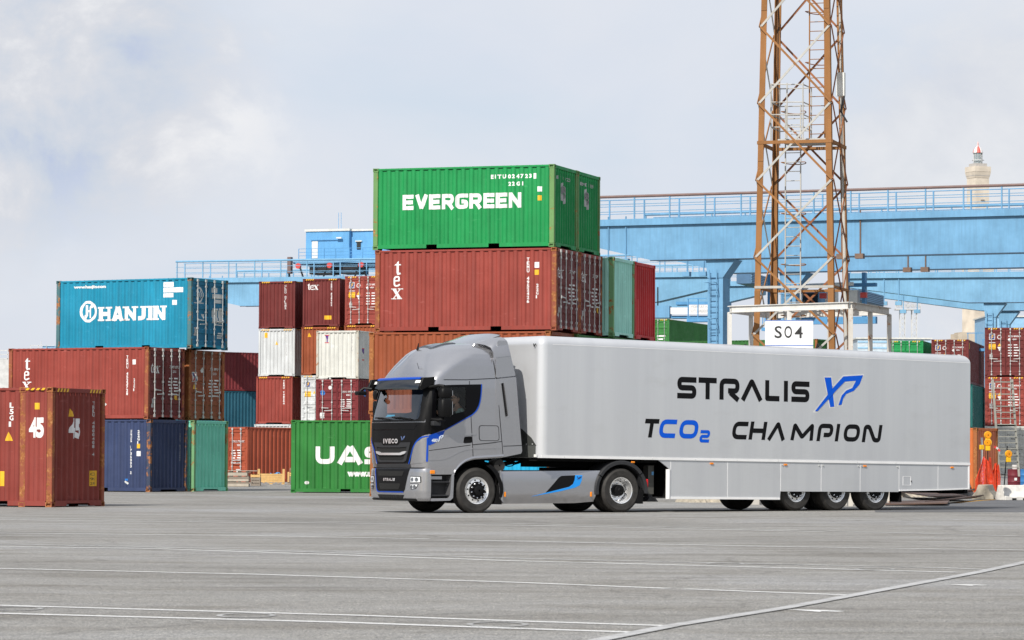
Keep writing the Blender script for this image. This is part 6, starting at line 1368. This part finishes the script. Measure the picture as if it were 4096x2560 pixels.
# the lettering on both sides
def big_letters():
    k = Ink(); t = .128
    k.strokes([('S', 4.04, .585, 2.588, .503, t), ('T', 4.692, .56, 2.588, .507, t), ('R', 5.343, .635, 2.59, .503, t), ('V', 6.02, .675, 2.592, .503, t), ('L', 6.784, .456, 2.592, .497, t), ('I', 7.384, .122, 2.592, .497, t), ('S', 7.626, .585, 2.592, .497, t)])
    k.strokes([('T', 3.01, .42, 1.665, .43, .108), ('C', 5.72, .47, 1.668, .42, .108), ('H', 6.263, .52, 1.668, .43, .108), ('V', 6.857, .56, 1.668, .43, .108), ('M', 7.60, .73, 1.675, .42, .108), ('P', 8.45, .50, 1.668, .425, .108), ('I', 9.05, .12, 1.672, .425, .108), ('O', 9.315, .53, 1.675, .42, .108), ('N', 9.95, .62, 1.668, .43, .108)], .19)
    return k
def blue_letters():
    k = Ink(); k.strokes([('C', 3.47, .50, 1.662, .43, .108), ('O', 4.08, .57, 1.66, .43, .108), ('2', 4.72, .30, 1.575, .29, .075)], .19)
    k.poly([(8.7, 3.205), (8.922, 3.211), (9.031, 2.509), (8.898, 2.495)])
    k.poly([(9.319, 3.248), (9.979, 3.296), (9.93, 3.20), (9.743, 3.155), (9.369, 3.122)], 1); k.poly([(9.979, 3.296), (9.868, 3.074), (9.618, 2.977), (9.743, 3.155)], 2); k.poly([(9.868, 3.074), (9.668, 2.905), (9.418, 2.826), (9.418, 2.91), (9.618, 2.977)], 3)
    k.poly([(9.418, 2.91), (9.418, 2.826), (9.319, 2.715), (9.269, 2.562), (9.16, 2.548), (9.269, 2.786)], 4); k.poly([(9.319, 3.248), (9.369, 3.122), (9.071, 2.89), (8.479, 2.388), (8.391, 2.386), (8.997, 2.978)], 5); return k
def pale_outline():
    k = Ink()
    for q in ([(8.67, 3.235), (8.95, 3.24), (9.06, 2.48), (8.87, 2.465)], [(9.31, 3.28), (10.02, 3.33), (9.89, 3.06), (9.68, 2.88), (9.43, 2.80), (9.35, 2.72), (9.30, 2.535), (9.12, 2.52), (9.24, 2.80), (9.40, 2.94), (9.60, 3.0), (9.70, 3.13), (9.38, 3.09), (9.09, 2.87), (8.49, 2.355), (8.31, 2.35), (8.97, 3.0)]): k.poly(q)
    return k
for sg in (-1, 1):
    def PL(u, z, d): return (u - 9, sg * (1.275 + d), z)
    fl = (lambda k: k) if sg < 0 else (lambda k: (setattr(k, 'v', [(13.68 - a, b, c) for a, b, c in k.v]), k)[1])
    link('outline', fl(pale_outline()).mesh('outline', PL, off=.001), SILV, box)
    for q in fl(big_letters()).words(.3): link('lettering', q.mesh('lettering', PL, off=.003), plain('black_vinyl', (.005, .005, .006), .5, 0, .01, 1, 0, 0, .15), box)
    for q in fl(blue_letters()).words(.3): link('lettering', q.mesh('lettering', PL, off=.004), plain('blue_vinyl', (.002, .09, .60), .5, 0, .01, 1, 0, 0, .15), box)

# ------------------------------------------------------------------ the driver, seated at the near window
SKIN = plain('skin', (.58, .33, .23), .5, 0, .05, 20); HAIR = plain('dark_hair', (.018, .012, .009), .6); SHIRT = plain('pale_green_shirt', (.42, .56, .50), .8, 0, .05, 10); VEST = plain('dark_vest', (.010, .013, .020), .8)
def skinned(name, joints, edges, mat, parent, sub=2):
    me = bpy.data.meshes.new(name); me.from_pydata([j[0] for j in joints], edges, []); o = bpy.data.objects.new(name, me); COL.objects.link(o)
    md = o.modifiers.new('skin', 'SKIN'); md.use_smooth_shade = True
    for v, j in zip(me.skin_vertices[0].data, joints): v.radius = j[1] if isinstance(j[1], tuple) else (j[1], j[1])
    me.skin_vertices[0].data[0].use_root = True
    ss = o.modifiers.new('subdivision', 'SUBSURF'); ss.levels = sub; ss.render_levels = sub
    dg = bpy.context.evaluated_depsgraph_get(); m2 = bpy.data.meshes.new_from_object(o.evaluated_get(dg)); bpy.data.objects.remove(o); m2.materials.clear(); m2.shade_smooth()
    return link(name, m2, mat, parent)
DX, DY, DZ = -.34, -.86, 1.77
dp = truck.matrix_basis @ Vector((DX, DY, DZ)) if False else None
cy_, sy_ = math.cos(TYAW), math.sin(TYAW)
drv = thing('person', 'driver in pale green shirt, dark vest and glasses, hands on the truck wheel', 'person', (truck.location.x + DX * cy_ - DY * sy_, truck.location.y + DX * sy_ + DY * cy_, DZ), TYAW)
J = [((0, 0, .02), (.15, .13)), ((.03, 0, .25), (.14, .12)), ((.06, 0, .45), (.16, .13)), ((.05, 0, .55), (.10, .08)), ((.03, 0, .62), .055), ((.0, 0, .70), .06)]
E_ = [(0, 1), (1, 2), (2, 3), (3, 4), (4, 5)]
for sg in (-1, 1):
    n = len(J); J += [((.05, sg * .19, .50), .062), ((-.06, sg * .28, .26), .050), ((-.38, sg * .22, .49), .036), ((-.44, sg * .20, .53), .027)]; E_ += [(3, n), (n, n + 1), (n + 1, n + 2), (n + 2, n + 3)]
    n = len(J); J += [((-.04, sg * .10, .0), .085), ((-.46, sg * .13, .05), .062), ((-.62, sg * .13, -.38), .045), ((-.74, sg * .13, -.42), .04)]; E_ += [(0, n), (n, n + 1), (n + 1, n + 2), (n + 2, n + 3)]
bdy = skinned('body', J, E_, SKIN, drv)
# head with face
mb = MB(); rws = []
for z, rx_, ry_, ox in ((.66, .045, .045, -.045), (.69, .070, .058, -.035), (.73, .090, .068, -.022), (.78, .102, .075, -.012), (.83, .105, .078, -.005), (.88, .098, .072, .0), (.915, .072, .055, .004), (.932, .03, .022, .006)):
    rws.append([(ox + rx_ * math.cos(a) * (1.0 if math.cos(a) > -.8 else 1.02), ry_ * math.sin(a), z) for a in [2 * math.pi * q / 24 for q in range(24)]])
mb.grid(rws, True); mb.f.append([23 - q for q in range(24)]); mb.f.append([7 * 24 + q for q in range(24)])
hd = mb.build('head', SKIN, drv, smooth=70)
MB().prism([(-.108, .80), (-.138, .748), (-.128, .738), (-.10, .742)], lambda x, z: (x, -.014, z), lambda x, z: (x, .014, z)).build('nose', SKIN, hd, bevel=.004)
MB().box(-.112, -.098, -.026, .026, .712, .720).build('mouth', plain('lips', (.35, .13, .11), .5), hd)
for sg in (-1, 1):
    MB().lathe([(.006, sg * .074), (.026, sg * .078), (.028, sg * .086), (.012, sg * .09)], 'y', (.012, 0, .775), 12).build('ear', SKIN, hd, smooth=60)
    MB().lathe([(.012, -.104), (.010, -.112), (.002, -.115)], 'x', (0, sg * .032, .79), 10).build('eye', plain('eye_white', (.6, .6, .6), .3), hd)
    MB().prism(fillet([(-.060 + .035, .805), (.018, .805), (.014, .772), (-.012, .768)], .01, 2, True), lambda y, z: (-.118, sg * (y + .026) , z), lambda y, z: (-.114, sg * (y + .026), z)).build('glasses_lens', plain('tinted_lens', (.02, .02, .02), .1), hd)
    MB().tube([(-.116, sg * .06, .795), (-.09, sg * .079, .797), (.01, sg * .083, .79)], .004, 5).build('glasses_arm', SATIN, hd)
mb = MB(); rws = []
for z, rx_, ry_, ox in ((.78, .085, .081, .026), (.83, .112, .084, .004), (.88, .108, .080, .001), (.92, .086, .064, .003), (.945, .035, .026, .006)):
    lim = 1.75 if z < .80 else (2.35 if z < .86 else math.pi)
    rws.append([(ox + rx_ * math.cos(a), ry_ * math.sin(a), z) for a in [-lim + 2 * lim * q / 24 for q in range(25)]])
mb.grid(rws); mb.build('hair', HAIR, hd, smooth=70, fix=False)
# shirt and vest follow the body
J2 = [((0, 0, .06), (.165, .145)), ((.03, 0, .25), (.155, .135)), ((.06, 0, .45), (.17, .14)), ((.05, 0, .57), (.085, .075))]; E2 = [(0, 1), (1, 2), (2, 3)]
for sg in (-1, 1):
    n = len(J2); J2 += [((.05, sg * .19, .50), .078), ((-.03, sg * .245, .34), .068)]; E2 += [(2, n), (n, n + 1)]
skinned('shirt', J2, E2, SHIRT, drv); skinned('vest', [((0, 0, .08), (.185, .155)), ((.03, 0, .25), (.175, .145)), ((.06, 0, .44), (.185, .15)), ((.055, 0, .56), (.10, .09))], [(0, 1), (1, 2), (2, 3)], VEST, drv)
for sg in (-1, 1):          # hands closed on the rim: a palm, four fingers and a thumb
    hx, hy, hz = -.47, sg * .20, .54
    h_ = skinned('hand', [((hx + .03, hy, hz), .024), ((hx - .03, hy, hz + .005), (.036, .017)), ((hx - .055, hy, hz + .005), (.034, .014))], [(0, 1), (1, 2)], SKIN, drv, 1)
    for k in range(4):
        y = hy - .030 + k * .020; ln = (.9, 1.0, .96, .8)[k]
        skinned('finger', [((hx - .055, y, hz + .008), .0095), ((hx - .088 * ln - .006, y, hz + .004), .009), ((hx - .092 * ln - .004, y, hz - .026), .0085), ((hx - .070, y, hz - .036), .008)], [(0, 1), (1, 2), (2, 3)], SKIN, h_, 1)
    skinned('thumb', [((hx - .01, hy + sg * .030, hz), .0115), ((hx - .05, hy + sg * .052, hz - .012), .0105), ((hx - .075, hy + sg * .045, hz - .030), .0095)], [(0, 1), (1, 2)], SKIN, h_, 1)
# ------------------------------------------------------------------ pallets and crate between the left stacks
WOOD = paint('raw_timber', (0.66, 0.42, 0.17), .0, .8, .3); OLDW = paint('grey_timber', (0.26, 0.22, 0.18), .05, .85, .4); PALEW = paint('pale_timber', (0.45, 0.40, 0.33), .02, .85, .3)
g0 = gnd(1030, 1941, .02); S_ = lambda D: F_PX / D
def pallet_parts(root, w, d, mat, z=0, dark_=None):
    for y in (0, d / 2 - .05, d - .1): MB().box(0, w, y, y + .1, z, z + .022).build('runner', mat, root)
    for x in (0, w / 2 - .07, w - .14):
        for y in (0, d / 2 - .05, d - .1): MB().box(x, x + .14, y + .003, y + .097, z + .023, z + .10).build('block', mat, root)
    for k in range(6): x = k * (w - .1) / 5; MB().box(x, x + .1, 0, d, z + .101, z + .123).build('deck_board', mat, root)
cr = thing('wooden_crate', 'yellow timber crate on pallet blocks, left of the leaf green container', 'crate', g0, rad(4)); k_ = 1.0 / (S_(g0.y))
w = 108 * k_; hgt = 54 * k_
pallet_parts(cr, w, .8, WOOD)
for yy in (0, .77):
    for q in range(4): MB().box(.06, w - .06, yy + .004, yy + .026, .14 + q * .098, .14 + q * .098 + .088).build('board', WOOD, cr)
for x in (.06, w - .085):
    for q in range(4): MB().box(x, x + .022, .03, .76, .14 + q * .098, .14 + q * .098 + .088).build('board', WOOD, cr)
for x in (0, w - .10):
    for y in (-.03, .78): MB().box(x, x + .10, y, y + .028, .125, .125 + hgt).build('post', WOOD, cr)
random.seed(3)
tp_ = thing('tarpaulin', 'crumpled blue plastic sheet lying in the yellow crate', 'sheet', (g0.x + .35, g0.y + .1, .44))
mb = MB(); mb.grid([[(x * .1, y * .14, .10 * math.sin(x * 1.3 + y) * math.sin(y * .9 + 1) + random.uniform(0, .05) + (.06 if 1 < x < 7 else -.02)) for x in range(9)] for y in range(5)]); mb.build('sheet', plain('tarp_blue', (.06, .28, .55), .4), tp_, smooth=60, fix=False)
cr2 = thing('wooden_crate', 'second timber crate half hidden behind the leaf green container', 'crate', gnd(1146, 1940, .05) + Vector((0, .6, 0)), rad(2))
pallet_parts(cr2, .9, .7, OLDW)
for q in range(5): MB().box(0, .9, .0, .02, .14 + q * .085, .14 + q * .085 + .07).build('board', WOOD if q > 2 else OLDW, cr2)
MB().box(0, .08, -.028, -.002, .125, .58).build('post', WOOD, cr2); MB().lathe([(.02, .58), (.12, .58), (.13, .68), (.10, .76), (.02, .77)], 'z', (.2, .3, 0), 12).build('sack', plain('sack_brown', (.20, .12, .08), .9), cr2)
st0 = gnd(908, 1946, .02)
pbase = thing('timber_stack', 'stack of weathered pallets and beams right of the pale green container', 'timber stack', st0, 0); z = 0
for q, (hh, mt, x0, x1) in enumerate(((.12, PALEW, 0, .92), (.07, OLDW, .0, 1.05), (.03, dark(), .1, .9), (.10, PALEW, 0, .92), (.03, OLDW, 0, .95), (.08, OLDW, .05, .93), (.03, dark(), .1, .9), (.13, PALEW, 0, .86), (.02, OLDW, 0, 1.0), (.05, dark(), .1, .85), (.025, PALEW, 0, 1.28))):
    nm = 'beam' if hh > .06 else 'board'
    if mt is dark():
        for x in (.1, .45, .8): MB().box(x, x + .1, .05, .6, z + .002, z + hh - .002).build('spacer', OLDW, pbase)
    else: MB().box(x0, x1, 0, .7, z + .002, z + hh).build(nm, mt, pbase)
    z += hh
ps2 = thing('timber_stack', 'lower pile of dark pallets between the weathered stack and the yellow crate', 'timber stack', gnd(1000, 1944, .02) + Vector((0, .3, 0)), 0)
for q in range(4): pallet_parts(ps2, .42, .5, OLDW if q < 3 else WOOD, q * .128)
tr_g = gnd(1010, 1934, .03); tro = thing('steel_trough', 'long grey steel trough with a pale rim behind the yellow crate', 'trough', tr_g + Vector((0, 1.2, 0)), 0); zz = 1.163 + (1840 - 1880) / S_(tr_g.y)
GT = plain('trough_grey', (.17, .19, .20), .6)
MB().prism([(0, .30), (2.6, .30), (2.75, .80), (-.15, .80)], lambda x, z: (x, 0, z), lambda x, z: (x, .9, z)).build('tub', GT, tro); MB().box(-.2, 2.9, -.06, .96, .802, .845).build('rim', PALEW, tro)
for x in (.1, .75, 1.4, 2.05): MB().box(x, x + .07, -.05, -.002, .0, .80).build('rib', plain('rib_grey', (.11, .12, .13), .6), tro)
MB().box(1.5, 2.9, .1, .8, .847, .93).build('plank', PALEW, tro)
# ------------------------------------------------------------------ right edge: barriers, netting, ladder, drums, plates
CONC = plain('worn_concrete', (.36, .32, .255), .9, 0, .12, 5, 0, .5); CWHT = plain('white_concrete', (.66, .64, .60), .85, 0, .08, 6, 0, .4)
def barrier(label, px, py, ang, ln, h, mat, grp=None, wb=.62, wt=.26):
    p = gnd(px, py); b_ = thing('concrete_barrier', label, 'barrier', p, ang, grp)
    prof = [(-wb / 2, 0), (wb / 2, 0), (wb / 2, .10), (wt / 2 + .06, .30 * h / .5), (wt / 2, h), (-wt / 2, h), (-wt / 2 - .06, .30 * h / .5), (-wb / 2, .10)]
    me = MB().prism(prof, lambda x, z: (x, 0, z), lambda x, z: (x, ln, z)).mesh('block', bevel=.02, seg=2); link('block', me, mat, b_)
    for y in (.25, ln - .45): MB().box(wb / 2 - .06, wb / 2 + .002, y, y + .16, .0, .07).build('lifting_slot', hole(), b_)
    return b_
barrier('bare beige concrete barrier end standing behind the trailer rear', 3931, 1998, rad(-14), 1.8, .47, CONC, 'concrete barriers', .70, .30)
barrier('white painted concrete barrier right of the bare beige one', 4000, 2001, rad(-66), 1.1, .475, CWHT, 'concrete barriers', .62, .28)
barrier('white painted concrete barrier at the right edge of the picture', 4100, 1998, rad(-60), 1.6, .475, CWHT, 'concrete barriers', .6, .28)
def post_net(label, px, py, D, h, lean, w, seed):
    random.seed(seed); p = gnd(px, py); p = Vector((p.x, p.y, 0)); r_ = thing('safety_net', label, 'netting', p)
    ORN = plain('orange_net', (.62, .05, .012), .5); mb = MB(); n = int(h / .024)
    prof = lambda t: w * (.34 + .66 * (1 - t) ** .8)
    def P3(a, t): return (lean * t + a * prof(t) * (1 + .10 * math.sin(t * 9 + seed)), (math.sin(a * 15 + t * 4 + seed) * .07 + math.sin(a * 31 + t * 9) * .03) * (1.25 - t * .6), max(0.02, h * t * (1 + .05 * math.sin(a * 7 + seed)) + .035 * math.sin(a * 17 + t * 14)))
    for k in range(n): mb.tube([P3(q / 16 - .5, k / (n - 1)) for q in range(17)], .0065, 4, False)
    for q in range(22): mb.tube([P3(q / 21 - .5, k / 20) for k in range(21)], .008, 4, False)
    mb.build('net', ORN, r_, fix=False); return r_
post_net('red orange safety netting gathered round the blue dotted post', 3935, 1972, 0, 1.32, .12, .86, 4); post_net('red orange safety netting bunched at the right of the first bundle', 3975, 1968, 0, 1.12, .12, .55, 9); post_net('red orange safety netting hanging at the right edge of the picture', 4112, 1968, 0, .75, .02, .42, 12)
def stick(label, px, py, h, lean, mat, r_=.022, dots=None, name='marker_post'):
    p = gnd(px, py); o = thing(name, label, 'post', p)
    MB().tube([(0, 0, 0), (lean, 0, h)], r_, 8).build('pole', mat, o)
    if dots:
        for k in range(int(h / .12)): z = .06 + k * .12; MB().tube([(lean * z / h, 0, z), (lean * (z + .05) / h, 0, z + .05)], r_ + .003, 8).build('band', dots, o)
    return p
pB = stick('blue and red dotted marker post rising from the netting', 3931, 1970, 1.38, .06, plain('post_blue', (.04, .16, .5), .5), .022, plain('post_red', (.5, .05, .04), .5))
stick('leaning black iron bar right of the netting', 4013, 1990, 1.75, .14, hole(), .020, None, 'iron_bar')
stick('green steel pipe bollard before the maroon drum', 4040, 1950, .45, 0, plain('pipe_green', (.01, .22, .15), .5), .055, None, 'bollard')
def lamp(label, px, py, D, face, box_=False):
    p = at(px, py, D); o = thing('warning_lamp', label, 'warning lamp', p, face, 'yellow warning lamps'); YL = plain('lamp_yellow', (.78, .45, .01), .4)
    MB().box(-.075, .075, -.04, .04, -.16, -.01).build('battery_box', YL, o, bevel=.012)
    if not box_:
        MB().lathe([(.02, -.05), (.095, -.05), (.105, -.03), (.105, .03), (.095, .05), (.02, .05)], 'y', (0, 0, .09), 20).build('lens', plain('lamp_amber', (.72, .27, .01), .2), o, smooth=40); MB().lathe([(.106, -.02), (.118, -.02), (.118, .02), (.106, .02)], 'y', (0, 0, .09), 20).build('rim', YL, o)
lamp('round yellow warning lamp, highest on the netting post', 3951, 1752, 100.5, rad(10)); lamp('round amber warning lamp below the highest one', 3952, 1782, 100.0, rad(-20)); lamp('square yellow warning lamp tilted at the left of the netting post', 3927, 1778, 99.7, rad(30), True); lamp('yellow warning lamp on the leaning iron bar', 4034, 1828, 99.5, rad(20))
tpz = at(3985, 1795, 100); tape = thing('barrier_tape', 'short curl of red and white tape above the netting', 'tape', tpz)
pts = [(-.06, 0, .06), (0, 0, .04), (.06, .02, -.01), (.11, .0, -.08), (.12, .02, -.16)]
for k in range(4): MB().beam(pts[k], pts[k + 1], .012, .06).build('strip', SILV if k % 2 else REDS, tape)
LADM = paint('dull_steel', (.27, .27, .24), .12, .6); lp_ = gnd(4040, 1952); lpz = at(4040, 1515, lp_.y + 12); lad_ = thing('steel_ladder', 'wide galvanised steel ladder with flat treads before the right edge stack', 'ladder', (at(4040, 1700, 138).x, 138, 0), rad(3)); k_ = 138 / F_PX
for x in (-43, 36): MB().beam((x * k_, 0, .6), (x * k_ - .06, 1.1, 1.163 + (1849 - 1512) * k_), .09, .05).build('stringer', LADM, lad_)
for q in range(15):
    t = q / 14; z = 1.163 + (1849 - 1522 - q * 24.5) * k_; y = 1.1 * (z - .6) / 4.1
    MB().box(-40 * k_, 33 * k_, y - .10, y + .10, z - .02, z + .02).build('tread', LADM, lad_)
def drum(label, px, py, mat, R_=.29, h=.87):
    p = gnd(px, py, .0); o = thing('drum', label, 'drum', p)
    pr = [(.02, .02), (R_, .02), (R_ + .008, .04), (R_, .06), (R_, h / 3 - .02), (R_ + .014, h / 3), (R_, h / 3 + .02), (R_, h * .67 - .02), (R_ + .014, h * .67), (R_, h * .67 + .02), (R_, h - .03), (R_ + .008, h - .01), (R_ - .01, h), (R_ - .02, h - .02), (.02, h - .02)]
    b_ = MB().lathe(pr, 'z', (0, 0, 0), 32).build('barrel', mat, o, smooth=40); MB().lathe([(.03, h - .019), (.03, h)], 'z', (R_ * .55, 0, 0), 10).build('bung', galv(), o)
    return o
d1 = drum('maroon steel drum behind the green bollard', 4056, 1955, paint('drum_maroon', (0.16, 0.02, 0.03), .15)); d2 = drum('blue steel drum at the right edge beside the maroon one', 4098, 1953, paint('drum_blue', (0.03, 0.17, 0.42), .15))
for d_, dx in ((d1, 0), (d2, 0)): d_.location.z = .02
MB().box(-.03, .09, -.305, -.298, .36, .48).build('label_sheet', SILV, d1)
bk_ = thing('bucket', 'white bucket standing on the maroon drum', 'bucket', d1.location + Vector((.05, 0, .852))); MB().lathe([(.02, .002), (.12, .002), (.15, .22), (.145, .22), (.118, .02), (.02, .02)], 'z', (0, 0, 0), 18).build('pail', plain('bucket_white', (.62, .60, .58), .6), bk_)
# steel plates lying behind the trailer, and rubble
PLT = paint('plate_rust', (0.13, 0.085, 0.07), .5, .6)
random.seed(11)
for i, (pts, z0, z1, lab) in enumerate((([(3555, 2012), (3800, 2012), (3790, 2024), (3540, 2023)], .02, .06, 'rusty steel plate flat on the ground behind the last trailer wheel'), ([(3600, 1988), (3800, 1994), (3870, 2004), (3720, 2010)], .16, .14, 'brown steel plate sloping across the plate pile'), ([(3690, 1982), (3900, 1988), (3860, 1995), (3760, 1997)], .22, .24, 'steel plate uppermost on the plate pile'), ([(3700, 2018), (3830, 2014), (3935, 1998), (3900, 2000)], .06, .12, 'steel plate pointing to the beige barrier'), ([(3700, 1972), (3880, 1966), (3885, 1986), (3705, 1986)], .05, .30, 'dark stacked plates at the back of the plate pile'))):
    P_ = [gnd(x, y) for x, y in pts]; o = thing('steel_plate', lab, 'steel plate', (P_[0].x, P_[0].y, 0), 0, 'steel plates behind the trailer'); Q_ = [(p.x - P_[0].x, p.y - P_[0].y) for p in P_]
    zz = [z0, z1, z1, z0]; mb = MB(); n = 4; mb.add([(a, b, zz[j]) for j, (a, b) in enumerate(Q_)] + [(a, b, zz[j] + .035) for j, (a, b) in enumerate(Q_)], [[3, 2, 1, 0], [4, 5, 6, 7]] + [[j, (j + 1) % 4, 4 + (j + 1) % 4, 4 + j] for j in range(4)]); mb.build('plate', PLT, o)
def rubble(label, x0, x1, py, n, hmax, mat, seed):
    random.seed(seed); a = gnd(x0, py); c = gnd(x1, py); o = thing('rubble_heap', label, 'rubble', a); mb = MB()
    w = (c - a).xy.length; d = math.atan2(c.y - a.y, c.x - a.x); o.rotation_euler = (0, 0, d); rows = []
    for j in range(7):
        rows.append([(w * i / n, (j - 3) * .22, max(.0, hmax * (1 - ((j - 3) / 3.2) ** 2) * (.55 + .45 * math.sin(i * 1.7 + seed) * math.sin(i * .6)) + random.uniform(-.06, .06) * (0 < j < 6)) if 0 < i < n and 0 < j < 6 else -.02) for i in range(n + 1)])
    mb.grid(rows); mb.build('heap', mat, o, smooth=25, fix=False)
rubble('low heap of pale rubble seen under the trailer skirt', 2725, 2885, 2009, 22, .30, CONC, 2); rubble('pale rubble between the trailer wheels', 2990, 3050, 2012, 12, .32, CONC, 5); rubble('low heap of rubble behind the last trailer wheel', 3590, 3690, 1988, 14, .34, CONC, 8)
